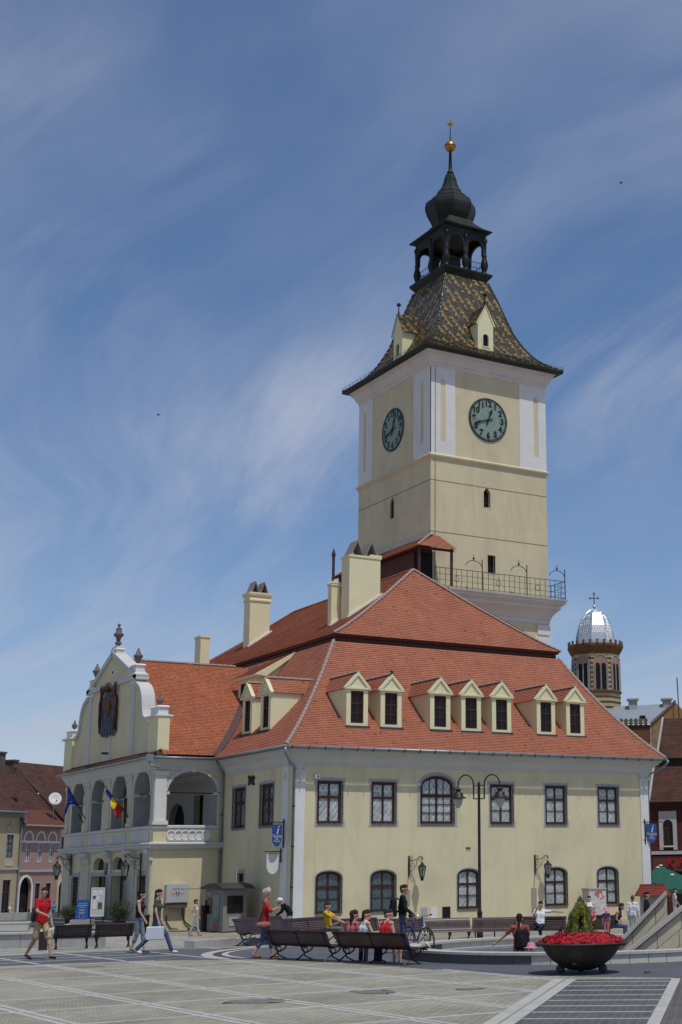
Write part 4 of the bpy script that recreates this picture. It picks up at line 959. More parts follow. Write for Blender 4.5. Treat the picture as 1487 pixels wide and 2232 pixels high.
# lantern storey
EX0,EY0,EX1,EY1 = 2.72,2.72,TW-2.72,TD-2.72
MB().loft_rect(EX0,EY0,EX1,EY1,[(-.55,45.6),(-.35,45.75),(-.3,46.1),(-.1,46.35),(0,46.5),(0,46.62),(-.15,46.7)]).build('lantern_platform', COPPER, TO)
lx0,ly0,lx1,ly1 = EX0+.45,EY0+.45,EX1-.45,EY1-.45; mxm=(lx0+lx1)/2; mym=(ly0+ly1)/2
colp = [(.24,0),(.24,.12),(.17,.2),(.17,.3),(.26,.55),(.30,.8),(.24,1.1),(.17,1.35),(.19,1.5),(.19,1.6),(.16,1.66),(.18,2.6),(.24,2.7),(.24,2.95)]
cm = MB().lathe(colp,10).mesh('column', COPPER, True)
for x,y in ((lx0,ly0),(mxm,ly0),(lx1,ly0),(lx0,mym),(lx1,mym),(lx0,ly1),(mxm,ly1),(lx1,ly1)): inst('column', cm, TO, (x,y,46.65))
def arcade(p, q):
    p = Vector(p); q = Vector(q); L_ = (q-p).length; d = (q-p).normalized(); nrm = Vector((d.y,-d.x))
    T = lambda u,z,dd=0: (p.x+d.x*u+nrm.x*dd, p.y+d.y*u+nrm.y*dd, z)
    mb = MB(); hs = []
    for k in range(2):
        a = L_*k/2+.22; b = L_*(k+1)/2-.22; hs.append(arch(a,b,48.2,48.75,.62,10))
    for dd in (.09,-.09): wall(mb, lambda u,z,d_=0:T(u,z,dd), [(-.1,48.2),(L_+.1,48.2),(L_+.1,49.95),(-.1,49.95)], [[(u,max(z,48.201)) for u,z in h] for h in hs], .001)
    for h in hs:
        k = len(h); mb.add([T(u,z,.09) for u,z in h]+[T(u,z,-.09) for u,z in h], [(i,(i+1)%k,(i+1)%k+k,i+k) for i in range(1,k)])
    mb.build('arcade', COPPER, TO)
    m2 = MB()
    for z in (47.55,47.1): m2.bar(T(0,z),T(L_,z),.035)
    for i in range(1,14): m2.bar(T(L_*i/14,46.68),T(L_*i/14,47.55),.02)
    m2.build('lantern_railing', IRON, TO)
arcade((lx0,ly0),(lx1,ly0)); arcade((lx1,ly0),(lx1,ly1)); arcade((lx1,ly1),(lx0,ly1)); arcade((lx0,ly1),(lx0,ly0))
MB().loft_rect(EX0,EY0,EX1,EY1,[(-.62,49.7),(-.4,49.8),(-.3,49.95),(-.1,50.02),(0.02,50.1),(.02,50.16),(-.55,50.55),(-1.0,51.0),(-1.15,51.3)]).build('lantern_roof', COPPER, TO)
cx,cy = TW/2,TD/2
MB().box((cx-.6,cy-.5,46.6),(cx+.6,cy+.5,48.3)).build('bell_frame', WOODD, TO)
MB().lathe([(.55,0),(.5,.1),(.38,.35),(.32,.7),(.2,.85),(0,.9)],14,(cx,cy,48.3)).build('bell', COPPER, TO, True)
bulb = [(1.35,50.9),(1.5,51.3),(1.78,51.8),(1.93,52.3),(1.95,52.6),(1.86,52.95),(1.6,53.2),(1.42,53.28),(1.44,53.34),(1.05,53.72),(.98,53.82),(1.0,53.88),(.66,54.35),(.5,54.8),(.42,55.2),(.3,55.5),(.16,55.58)]
m2 = MB().lathe(bulb,8,(cx,cy,0),pi/8); m2.build('onion_dome', COPPER, TO)
for q in range(8):
    a = pi/8+q*pi/4; MB().tube([(cx+(r+.01)*cos(a),cy+(r+.01)*sin(a),z) for r,z in bulb],.035,5).build('dome_rib', COPPER, TO)
MB().lathe([(.14,55.5),(.26,55.6),(.28,55.7),(.2,55.78),(.15,55.9),(.1,57.5),(.16,57.52)],12,(cx,cy,0)).build('spire_rod', COPPER, TO, True)
MB().sphere((cx,cy,57.92),.45,18,12).build('gilded_ball', GOLD, TO, True)
MB().lathe([(.455,57.9),(.47,57.93),(.455,57.96)],18,(cx,cy,0)).build('ball_band', COPPER, TO)
MB().lathe([(.09,58.3),(.05,58.6),(.03,59.6)],8,(cx,cy,0)).build('finial_rod', COPPER, TO)
st = []
for i in range(12):
    r = .36 if i % 2 == 0 else .15; a = pi/2+i*pi/6; st.append((r*cos(a), r*sin(a)))
fd = Vector((cos(YAW-.2),-sin(YAW-.2)))
m2 = MB(); n = 12
m2.add([(cx+fd.x*u,cy+fd.y*u,59.9+z) for u,z in st]+[(cx+fd.y*.09,cy-fd.x*.09,59.9),(cx-fd.y*.09,cy+fd.x*.09,59.9)], [(i,(i+1)%n,n) for i in range(n)]+[((i+1)%n,i,n+1) for i in range(n)])
m2.build('star', GOLD, TO)
# balcony with moulded underside and iron railing
MB().loft_rect(0,0,TW,TD,[(0,19.55),(.05,19.6),(.05,19.85),(.14,19.95),(.14,20.05),(.3,20.3),(.55,20.55),(.62,20.6),(.62,20.78),(.85,20.95),(.9,21.02),(.9,21.18),(.0,21.22)]).build('balcony', PINKC, TO)
MB().loft_rect(0,0,TW,TD,[(.86,21.16),(.97,21.17),(.97,21.32),(.85,21.34)],cap=False).build('balcony_edge', CONC, TO)
q = .86; m2 = MB()
per = [(-.2,-q),(TW+q,-q),(TW+q,TD+q)]
for a,b in zip(per,per[1:]):
    L_ = math.hypot(b[0]-a[0],b[1]-a[1]); n = int(L_/.42)
    for z,w in ((22.62,.035),(22.2,.02),(21.8,.02),(21.42,.03)): m2.bar((*a,z),(*b,z),w)
    for i in range(n+1):
        x = a[0]+(b[0]-a[0])*i/n; y = a[1]+(b[1]-a[1])*i/n; m2.bar((x,y,21.3),(x,y,22.62),.025)
m2.build('balcony_railing', IRON, TO)
for x,s in ((3.6,-1),(7.3,-1),(TW+q,-1)):
    m3 = MB(); m3.bar((x,-q,21.3),(x,-q,23.5),.05)
    m3.tube([(x,-q,22.75),(x+s*.15,-q,22.95),(x+s*.45,-q,22.98),(x+s*.7,-q,22.8),(x+s*.78,-q,22.5)] if 0 else [(x+s*1.35*t_, -q, 22.95+.42*sin(pi*min(1,t_*1.0))**.6) for t_ in [i/10 for i in range(11)]],.025,5)
    m3.lathe([(.02,0),(.1,.1),(.03,.2),(.01,.4)],8,(x+s*.68,-q,23.4)); m3.build('lamp_bracket', IRON, TO)
for x in (1.55,4.9,8.2):
    m3 = MB(); m3.tube([(x+.17*cos(2*pi*i/14),-q,21.95+.22*sin(2*pi*i/14)) for i in range(15)],.018,4,False); m3.build('railing_ring', IRON, TO)
# quoins at the foot
for k in range(12):
    z = 19.5-k*.82; w = 1.0 if k % 2 == 0 else 1.25
    m3 = MB(); m3.box((TW-w,-.07,z-.7),(TW+.07,.02,z-.02)); m3.build('quoin', WHITE, TO)
# lightning conductor
m3 = MB(); m3.tube([(.55,-.05,38.1),(.35,-.06,37.3),(.33,-.06,22)],.018,4); m3.build('conductor_wire', mat('grey_wire',(.2,.19,.17),.6), TO)
# covered stair porch leaning on the left face
st_ = MB(); st_.box((-1.55,-.4,15.5),(-.1,TD,23.9)); st_.build('stair_gallery', WOODR, TO)
MB().add([(-.05,.1,25.0),(-.05,TD,25.0),(-.05,TD,25.3),(-.05,.1,25.3)],[(0,1,2,3)]).build('flashing_strip', mat('pale_flashing',(.5,.49,.42),.8,.1), TO)
e0 = [(-2.1,23.72),(.12,24.98)]
roof_slope('gallery_roof', TO, [(-2.0,23.7),(-.02,24.98)], lambda s:-1.75+(s+2.0)*.62, lambda s:TD+.3, lambda u,s,z:(s,u,z))
roof_slope('gallery_roof', TO, [(-1.75,23.75),(-.45,24.9)], lambda s:-2.0+(s+1.75)*1.35, lambda s:1.05-(s+1.75)*.55, lambda u,s,z:(u,s,z))
ridge_run([(-2.0,-1.75,23.75),(-.25,-.45,24.95)], TO); 
m3 = MB(); m3.bar((.85,-1.35,21.3),(.85,-1.35,23.85),.14); m3.bar((-1.8,-1.35,23.72),(1.0,-1.35,23.72),.16); m3.bar((-1.7,-1.4,20.6),(-1.7,-1.4,23.8),.16); m3.bar((-1.85,-1.4,23.7),(-1.85,TD,23.7),.14); m3.build('gallery_post', WOODR, TO)
MB().box((-1.5,-.43,20.5),(-.1,-.37,23.6)).build('gallery_opening', DARK, TO)
# ================================================================ houses on the left side of the square
OLDTILE = mat('weathered_brown_tile', (.066,.032,.024), .9, .45, 1.6, .8, 9, stain=(.15,.055,.03), stain_amt=.5, sscale=.5)
REDTILE = mat('red_skirt_tile', (.13,.052,.04), .9, .25, 4, .6, 9)
def row_roof(parent, x0, x1, y0, zb, y1, zt, m, name='roof', rows=26, dx=0.0):
    """stepped tile courses from eaves to ridge"""
    mb = MB()
    for j in range(rows):
        a = j/rows; b = (j+1)/rows+.01
        mb.add([(x0+dx*a,y0+(y1-y0)*a,zb+(zt-zb)*a+.05),(x1,y0+(y1-y0)*a,zb+(zt-zb)*a+.05),(x1,y0+(y1-y0)*b,zb+(zt-zb)*b),(x0+dx*b,y0+(y1-y0)*b,zb+(zt-zb)*b),(x0+dx*a,y0+(y1-y0)*a,zb+(zt-zb)*a-.03),(x1,y0+(y1-y0)*a,zb+(zt-zb)*a-.03)],[(0,1,2,3),(4,5,1,0)])
    return mb.build(name, m, parent)
HZ = 1.25
def house(name, label, x0, x1, mwall, eave, ridge, holes, ydepth=7.0, roofm=OLDTILE, ledge=None, corner=(11.17,88.9)):
    h = thing(name, label, 'house', (corner[0],corner[1],-HZ), math.atan2(.6,.8))
    T = lambda u,z,d=0:(u,-d,z+HZ)
    mb = MB(); wall(mb, T, [(x0,-1.4),(x1,-1.4),(x1,eave),(x0,eave)], holes, .3)
    mb.add([(x0,0,0),(x0,2*ydepth,0),(x0,2*ydepth,eave+HZ),(x0,ydepth,ridge+HZ),(x0,0,eave+HZ)],[(0,1,2,3,4)]); mb.add([(x1,0,0),(x1,2*ydepth,0),(x1,2*ydepth,eave+HZ),(x1,ydepth,ridge+HZ),(x1,0,eave+HZ)],[(0,1,2,3,4)])
    mb.build('wall', mwall, h)
    MB().box((x0+.4,.5,0),(x1-.4,5,eave+HZ-.3)).build('interior', DARK, h)
    if roofm: row_roof(h, x0-.15, x1+.15, -.55, eave+HZ-.02, ydepth, ridge+HZ, roofm); MB().add([(x0,ydepth,ridge+HZ),(x1,ydepth,ridge+HZ),(x1,2*ydepth+.5,eave+HZ),(x0,2*ydepth+.5,eave+HZ)],[(0,1,2,3)]).build('roof', roofm, h)
    MB().box((x0-.02,-.42,eave+HZ-.42),(x1+.02,.0,eave+HZ-.08)).build('cornice', mat('grey_cornice',(.22,.2,.18),.9,.2), h)
    if ledge: MB().box((x0,-.14,ledge+HZ-.12),(x1,.0,ledge+HZ+.12)).build('ledge', GREYP, h)
    return h, T
PINK = mat('pink_plaster',(.33,.205,.185),.9,.06,1,.2,14,stain=(.36,.2,.17),stain_amt=.25); SALM = mat('salmon_plaster',(.50,.26,.17),.9,.06,1)
YEL = mat('yellow_house_plaster',(.39,.325,.215),.9,.06,1,.2,14,stain=(.4,.3,.18),stain_amt=.3); CRM2 = mat('buff_house_plaster',(.50,.41,.29),.9,.06,1)
WW = [(1.17,1.92),(3.1,3.83),(4.98,5.74)]
R4 = lambda a,b,z0,z1:[(a,z0),(b,z0),(b,z1),(a,z1)]
h, T = house('pink_house','pink two-storey house with three tall windows and an arched gateway','%s' and .25,6.6,PINK,8.1,14.5,[R4(a,b,4.38,6.2) for a,b in WW]+[arch(.62,2.45,-1.2,1.6,1.25)]+[R4(3.1,3.88,-.9,2.22),R4(4.8,5.64,-.9,2.22)],ledge=3.46)
for a,b in WW:
    window(h,T,a,b,4.38,6.2,rows=(.36,.64),pane=PANEB,grille=False,surround=.08,ears=False,frame=WHITE,fw=.07)
    m_ = MB(); c = (a+b)/2; n = 10; k = .62
    m_.ring([(c-k-.14,6.35),(c+k+.14,6.35)]+[(c+(k+.14)*cos(pi*i/n),6.6+.85*sin(pi*i/n)) for i in range(n+1)],[(c-k,6.4),(c+k,6.4)]+[(c+k*cos(pi*i/n),6.6+.7*sin(pi*i/n)) for i in range(n+1)],-.02,.07,T); m_.build('lunette', WHITE, h)
MB().box((.25,-.05,6.25+HZ),(6.6,.0,6.45+HZ)).build('string_course', WHITE, h)
MB().ring(arch(.4,2.67,-1.2,1.6,1.47),arch(.62,2.45,-1.2,1.6,1.25),-.02,.08,T).build('gateway_surround', WHITE, h)
for a,b in ((3.1,3.88),(4.8,5.64)): window(h,T,a,b,-.9,2.22,rows=(.3,.7),pane=PANED,grille=False,surround=.06,ears=False)
MB().add([T(.25,-1.25,.012),T(6.6,-1.25,.012),T(6.6,3.34,.012),T(.25,3.34,.012)],[]) if 0 else None
row_roof(h,.0,6.9,-.75,8.0+HZ,1.2,9.6+HZ,REDTILE,'skirt_roof',9)
MB().box((.0,-.95,7.9+HZ),(6.9,-.72,8.02+HZ)).build('eaves_board', mat('pale_eaves',(.4,.33,.26),.9), h)
for x0,x1,zt in ((3.1,4.9,15.7),(6.3,7.0,15.0)):
    m_ = MB(); m_.box((x0,6.2,13.5+HZ),(x1,7.4,zt+HZ)); m_.box((x0-.1,6.1,zt+HZ),(x1+.1,7.5,zt+HZ+.18)); m_.build('chimney', mat('sooty_brick',(.10,.085,.075),.9,.3,3,.4), h)
MB().box((-.1,-.6,8.1+HZ),(.22,7.2,9)).build('party_wall', CONC, h) if 0 else None
m_ = MB(); m_.add([(.1,-.5,8.2+HZ),(.45,-.5,8.2+HZ),(.45,7,14.75+HZ),(.1,7,14.75+HZ),(.1,-.5,8.5+HZ),(.45,-.5,8.5+HZ),(.45,7,15.0+HZ),(.1,7,15.0+HZ)],[(0,1,2,3),(4,5,6,7),(0,4,7,3),(1,5,6,2),(0,1,5,4),(2,3,7,6)]); m_.build('party_wall', mat('mossy_mortar',(.2,.19,.16),.9,.3,3), h)
m_ = MB(); m_.box((1.4,2.2,9.9+HZ),(2.3,4.2,10.9+HZ)); m_.build('roof_hatch', OLDTILE, h); MB().box((1.55,2.15,10.0+HZ),(2.15,2.25,10.7+HZ)).build('hatch_opening', DARK, h)
h2, T = house('yellow_house','yellow house with ornate window hood at the left edge of the square',-9,.15,YEL,9.2,14.8,[R4(-1.81,-.74,4.77,7.0),R4(-5.2,-4.1,4.77,7.0),R4(-1.95,-.75,-1.2,2.6),R4(-5.4,-3.9,-1.2,2.6)],ledge=3.7)
for a,b in ((-1.81,-.74),(-5.2,-4.1)):
    window(h2,T,a,b,4.77,7.0,rows=(.36,.32,.32),pane=PANEB,grille=False,surround=.12,ears=False)
    m_ = MB(); c = (a+b)/2; m_.prism([(c-.75,7.5),(c-.75,7.7),(c-.35,7.85),(c,8.35),(c+.35,7.85),(c+.75,7.7),(c+.75,7.5),(c+.5,7.55),(c,8.1),(c-.5,7.55)],-.02,.12,T); m_.build('window_hood', CONC, h2)
    MB().prism(R4(c-.6,c+.6,3.95,4.6),-.02,.05,T).build('apron_panel', CRM2, h2)
for a,b in ((-1.95,-.75),(-5.4,-3.9)): window(h2,T,a,b,-1.2,2.6,rows=(.3,.7),pane=PANED,grille=False,surround=.2,ears=False,frame=BROWN)
MB().tube([(.2,-.3,9.1+HZ),(.2,-.15,8.6+HZ),(.2,-.12,0)],.09,8).build('downpipe', GUTTER, h2); gutter([(-9,-.65,9.2+HZ),(.2,-.65,9.2+HZ)],h2,.12)
m_ = MB(); m_.sphere((-1.7,1.6,11.35+HZ),(.22,.22,.28)); m_.build('roof_lamp', WHITE, h2)
MB().box((-3.4,5.9,14.2+HZ),(-1.75,7.3,16.3+HZ)).build('chimney', MATS['sooty_brick'], h2)
h3, T = house('buff_house','narrow buff house beside the pink house, half hidden by the porch',6.65,16,CRM2,8.6,15.0,[R4(6.95,7.75,4.5,6.9),R4(9.4,10.3,4.5,6.9),arch(6.9,8.6,-1.2,1.6,.9)],ledge=3.6)
for a,b in ((6.95,7.75),(9.4,10.3)): window(h3,T,a,b,4.5,6.9,rows=(.4,.6),pane=PANED,grille=False,surround=.15,ears=False)
MB().ring(arch(6.7,8.8,-1.2,1.6,1.1),arch(6.9,8.6,-1.2,1.6,.9),-.02,.06,T).build('arch_surround', CRM2, h3)
# satellite dish on the pink house
ds = thing('satellite_dish','round white satellite dish on the brown roof of the pink house','satellite dish',(15.45,92.3,9.55))
Md = Matrix.Translation((0,-.3,1.2)) @ Matrix.Rotation(radians(75),4,'X') @ Matrix.Rotation(radians(-8),4,'Y')
MB().lathe([(0.02,.0),(.3,.03),(.6,.12),(.66,.18),(.64,.19),(.3,.06),(0.02,.03)],22).xf(Md @ Matrix.Rotation(0,4,'Y')).build('reflector', WHITE, ds, True)
m_ = MB(); m_.tube([(0,0,-1.2),(0,0,.9),(0,-.2,1.15)],.05,6); m_.tube([(0,-.3,.7),(0,-.95,1.0)],.025,5); m_.build('mast', CONC, ds)
MB().box((-.05,-1.0,.95),(.05,-.88,1.08)).build('feed_horn', IRON, ds)

# ================================================================ right: red building, ochre building, church
RB = thing('red_building','dark red house with white window frame and steep brown roofs at right','house',(38.72,21.41,-.6),-YAW)
RED = mat('dark_red_plaster',(.075,.018,.016),.85,.12,1.5); T = lambda u,z,d=0:(u,-d,z+.6)
mb = MB(); wall(mb,T,[(-.3,-.8),(9,-.8),(9,7.35),(-.3,7.35)],[arch(.98,1.66,4.25,5.75,.35,8),arch(4.4,5.1,4.25,5.75,.35,8)],.25); mb.build('wall',RED,RB)
MB().box((-.2,.4,0),(8.9,5,7.8)).build('interior',DARK,RB)
for a,b in ((.98,1.66),(4.4,5.1)):
    window(RB,T,a,b,4.25,6.1,.35,rows=(.3,.35,.35),pane=PANED,grille=False,surround=0,frame=BROWN)
    m_ = MB(); wall(m_,lambda u,z,d:T(u,z,d+.08),[(a-.32,3.95),(b+.32,3.95),(b+.32,6.75),(a-.32,6.75)],[arch(a-.02,b+.02,3.95,5.75,.38,8)],.1); m_.build('window_surround',mat('grey_white_surround',(.40,.39,.39),.85,.1),RB)
    MB().prism(R4(a-.06,b+.06,4.15,4.24),0,.14,T).build('sill',WHITE,RB)
MB().prism(R4(-.3,9,3.62,3.86),-.05,.25,T).build('cornice',mat('mauve_trim',(.42,.38,.42),.85),RB)
MB().prism(R4(-.3,9,7.1,7.4),-.05,.3,T).build('eaves',WOODD,RB)
row_roof(RB,-.05,9,-.5,7.4+.6,4.2,10.5+.6,OLDTILE,'lower_roof',22,.85); MB().tube([(-.05,-.5,8.08),(.3,1.5,9.4),(.8,4.2,11.2)],.09,6).build('mortar_verge',CONC,RB)
MB().box((.85,3.8,10.3+.6),(9,4.6,11.0+.6)).build('eaves_board',WOODD,RB)
row_roof(RB,.95,9,3.6,10.9+.6,8.0,14.4+.6,OLDTILE,'upper_roof',22,.95); MB().tube([(.95,3.6,11.55),(1.9,8.0,15.05)],.09,6).build('mortar_verge',CONC,RB)
m_ = MB(); m_.add([(.55,-.4,8.0),(.85,-.4,8.0),(.85,4.2,11.3),(.55,4.2,11.3)],[(0,1,2,3)]); m_.build('mortar_verge',CONC,RB) if 0 else None
# shop fascia with raised letters
MB().prism(R4(.1,9,2.4,3.5),0,.16,T).build('shop_fascia',mat('fascia_brown_red',(.13,.04,.03),.6,.15),RB)
MB().prism(R4(1.7,2.6,-.6,2.38),0,.03,T).build('shop_door',DARK,RB)
for i,ch in enumerate('KFC'):
    t_ = text_mb(ch,.92,.06,.22); MB().add([T(1.35+.78*i+x*1.15,3.02+y,.26+q) for x,y,q in t_.v],t_.f).build('sign_letter',mat('red_sign_letter',(.42,.008,.02),.4,.05),RB)
# ochre building with grey sheet-metal roof
OB = thing('ochre_building','peeling ochre gable house with grey metal roof and crenellated eaves','house',(48.37,32.98,-1.2),-YAW)
OCW = mat('peeling_ochre_plaster',(.26,.155,.065),.9,.12,1.2,.3,8,stain=(.30,.24,.18),stain_amt=.75,sscale=.9)
METR = mat('grey_sheet_roof',(.30,.34,.38),.45,.12,.8,metal=.3)
zo = 1.2
MB().add([(-6,0,0),(0,0,0),(0,0,14.5+zo),(-6,0,14.5+zo)],[(0,1,2,3)]).build('wall',mat('grey_brick_wall',(.33,.31,.27),.9,.15,2),OB)
MB().add([(0.02,0,0),(4.5,1.5,0),(4.5,1.5,14.2+zo),(2.25,.8,16.6+zo),(0.02,0,14.7+zo)],[(0,1,2,3,4)]).build('gable_wall',OCW,OB)
m_ = MB(); m_.add([(-6,-.15,14.65+zo),(.05,-.15,14.65+zo),(2.35,3.6,16.75+zo),(-6,3.6,16.45+zo)],[(0,1,2,3)]); m_.build('metal_roof',METR,OB)
for x in (-4.6,-3.4,-2.2,-1.0,.1): MB().bar((x,-.13,14.7+zo),(x+.35*(x+6)/6*2.2,3.58,16.5+zo+.25*(x+6)/8),.04).build('roof_seam',METR,OB)
MB().bar((.02,-.1,14.68+zo),(2.3,.75,16.68+zo),.12,.16).build('verge_flashing',mat('mauve_flashing',(.2,.13,.14),.6),OB)
BRK = mat('orange_brick_band',(.165,.075,.03),.9,.3,8,.4); MB().box((-6,-.12,13.2+zo),(-.02,.05,14.4+zo)).build('brick_band',BRK,OB)
MB().box((-6,-.2,14.35+zo),(.0,.05,14.55+zo)).build('eaves_course',WOODD,OB); MB().box((-6,-.06,12.2+zo),(-.02,.02,12.32+zo)).build('brick_stripe',BRK,OB)
cren = MB().prism([(-.13,0),(.13,0),(.13,.28),(.2,.42),(0,.62),(-.2,.42),(-.13,.28)],-.08,.08).mesh('crenel',mat('olive_crenel',(.12,.11,.06),.9))
for i in range(14): inst('crenel',cren,OB,(-.4-.42*i,-.15,14.55+zo))
for x,y in ((-1.25,3.0),(1.75,3.2)):
    m_ = MB(); m_.box((x-.36,y-.4,15.4+zo),(x+.36,y+.4,17.0+zo)); m_.box((x-.5,y-.55,17.0+zo),(x+.5,y+.55,17.14+zo)); m_.build('chimney',CONC,OB)
MB().box((-.85,.7,15.1+zo),(-.35,.95,15.45+zo)).build('roof_light',DARK,OB)
MB().tube([(2.6,.2,11),(2.45,.2,18.6+zo)],.05,6).build('antenna_pole',IRON,OB)
# striped church tower
CT = thing('church_tower','octagonal striped brick church tower with silver dome and cross','church tower',(47.6,39.55,0))
CRB = mat('yellow_glazed_brick',(.42,.37,.20),.7,.15,4); STB = mat('brown_brick_course',(.12,.055,.035),.8,.2,6); ROSE = mat('rose_arch_stone',(.34,.21,.17),.85,.15,5)
R0 = 2.18; rot = -YAW+pi/8+radians(10)
octp = lambda r,z: [(r*cos(rot+pi/4*i),r*sin(rot+pi/4*i),z) for i in range(8)]
m_ = MB(); m_.lathe([(R0,0),(R0,21.3)],8,(0,0,0),rot); m_.build('shaft',CRB,CT)
for k in range(13):
    z = 20.75-.42*k if k < 8 else 17.35-.46*(k-8)
    MB().lathe([(R0+.015,z),(R0+.03,z+.01),(R0+.03,z+.15),(R0+.015,z+.16)],8,(0,0,0),rot).build('brick_course',STB,CT)
for i in range(8):
    a0 = rot+pi/4*i; a1 = a0+pi/4; p = Vector((R0*cos(a0),R0*sin(a0))); q = Vector((R0*cos(a1),R0*sin(a1))); Lf = (q-p).length; d = (q-p).normalized(); nn = Vector((d.y,-d.x))
    Tt = lambda u,z,dd=0,p=p,d=d,nn=nn:(p.x+d.x*u+nn.x*dd,p.y+d.y*u+nn.y*dd,z)
    c = Lf/2
    w_ = MB(); w_.prism(arch(c-.62,c+.62,18.0,20.35,.75,10),-.02,.06,Tt); o_ = w_.build('belfry_arch',ROSE,CT)
    for s in (-1,1): MB().prism(arch(c+s*.27-.2,c+s*.27+.2,18.05,20.15,.25,8),.03,.075,Tt).build('belfry_opening',DARK,o_)
    m3 = MB(); n = 10
    m3.ring(arch(c-.68,c+.68,18.0,20.35,.82,10),arch(c-.6,c+.6,18.02,20.35,.74,10),.02,.10,Tt)
    for u in (c-.52,c,c+.52): m3.bar(Tt(u,18.0,.09),Tt(u,20.2,.09),.07)
    m3.build('belfry_colonnette',mat('grey_colonnette',(.33,.31,.3),.7),o_)
MB().lathe([(R0,17.75),(R0+.12,17.8),(R0+.12,17.95),(R0,18.0)],8,(0,0,0),rot).build('sill_course',STB,CT)
MB().lathe([(R0,21.25),(R0+.1,21.4),(R0+.3,21.75),(R0+.38,21.95),(R0+.38,22.15),(R0-.1,22.2)],8,(0,0,0),rot).build('corbel_cornice',BRK,CT)
crm = MB().prism([(-.08,0),(.08,0),(.08,.18),(.12,.24),(0,.36),(-.12,.24),(-.08,.18)],-.06,.06).mesh('crest',MATS['olive_crenel'])
for i in range(24): a = 2*pi*i/24+rot; inst('crest',crm,CT,((R0+.25)*cos(a),(R0+.25)*sin(a),22.15),(0,0,a+pi/2))
SILV = mat('silver_sheet_dome',(.60,.62,.64),.42,.1,3,metal=.85)
dp = [(1.78,22.1),(1.76,22.6),(1.68,23.2),(1.5,23.9),(1.2,24.6),(.85,25.1),(.45,25.42),(.08,25.52)]
MB().lathe(dp,8,(0,0,0),rot).build('dome',SILV,CT)
for i in range(8):
    a = rot+pi/4*i; MB().tube([((r+.01)*cos(a),(r+.01)*sin(a),z) for r,z in dp],.035,5).build('dome_rib',SILV,CT)
m_ = MB()
for i in range(8):
    for s in (1,-1):
        for k in range(-3,9):
            pts = []
            for q in range(9):
                z = 22.15+3.1*q/8; t = k/6+s*q/8*.9
                if 0 <= t <= 1:
                    r = np.interp(z,[b for _,b in dp],[a for a,_ in dp])+.012; a = rot+pi/4*i; p = Vector((r*cos(a),r*sin(a),z)).lerp(Vector((r*cos(a+pi/4),r*sin(a+pi/4),z)),t); pts.append(p)
            if len(pts) > 1: m_.tube(pts,.014,3,False)
tag(m_.build('dome_seams',SILV,CT),kind='stuff')
MB().lathe([(.05,25.45),(.05,25.6),(.15,25.7),(.17,25.8),(.1,25.92),(.04,25.95)],10).build('ball',SILV,CT,True)
m_ = MB(); fx = Vector((cos(YAW),-sin(YAW),0)); up_ = Vector((0,0,1)); c0 = Vector((0,0,26.55))
m_.bar((0,0,25.9),(0,0,26.95),.07); m_.bar(c0-fx*.34,c0+fx*.34,.07)
for e in (c0-fx*.36,c0+fx*.36,Vector((0,0,26.98))):
    for q in ((.06,0),(-.06,0),(0,.07),(0,-.05)): m_.sphere(e+fx*q[0]+up_*q[1],.055,6,4)
m_.build('cross',mat('dark_steel',(.12,.12,.13),.4,.1,metal=.6),CT)
# ================================================================ fountain
FT = thing('fountain','round sunken stone fountain with two sloping tan fins','fountain',(FC[0],FC[1],0))
def wedge(r0,r1,z0,z1,a,m,name):
    n = 3; vs = []
    for i in range(n+1):
        t = -a/2+a*i/n
        for r,z in ((r0,z0),(r1,z0),(r1,z1),(r0,z1)): vs.append((r*cos(t),r*sin(t),z))
    fs = [(3,2,1,0),(4*n,4*n+1,4*n+2,4*n+3)]
    for i in range(n):
        for q in range(4): fs.append((4*i+q,4*i+(q+1)%4,4*i+4+(q+1)%4,4*i+4+q))
    return MB().add(vs,fs).mesh(name,m)
na = 64; aa = 2*pi/na
WT = mat('white_basin_tile',(.55,.53,.47),.6,.12,6,stain=(.35,.33,.28),stain_amt=.3)
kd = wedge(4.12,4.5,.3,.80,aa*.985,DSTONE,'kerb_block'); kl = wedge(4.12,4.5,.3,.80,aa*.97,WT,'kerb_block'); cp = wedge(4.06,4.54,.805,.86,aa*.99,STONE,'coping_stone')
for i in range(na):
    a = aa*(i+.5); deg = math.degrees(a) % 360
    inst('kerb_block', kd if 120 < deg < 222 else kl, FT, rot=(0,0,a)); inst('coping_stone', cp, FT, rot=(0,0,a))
st1 = wedge(3.2,4.12,-.2,.42,aa*.99,STONE,'step_stone'); st2 = wedge(3.78,4.12,.421,.66,aa*.99,CONC,'step_stone')
for i in range(na): inst('step_stone', st1, FT, rot=(0,0,aa*(i+.5))); inst('step_stone', st2, FT, rot=(0,0,aa*(i+.5)))
MB().lathe([(0.05,-.02),(3.3,-.02),(3.3,-.2),(.05,-.2)],48).build('basin_floor',CONC,FT)
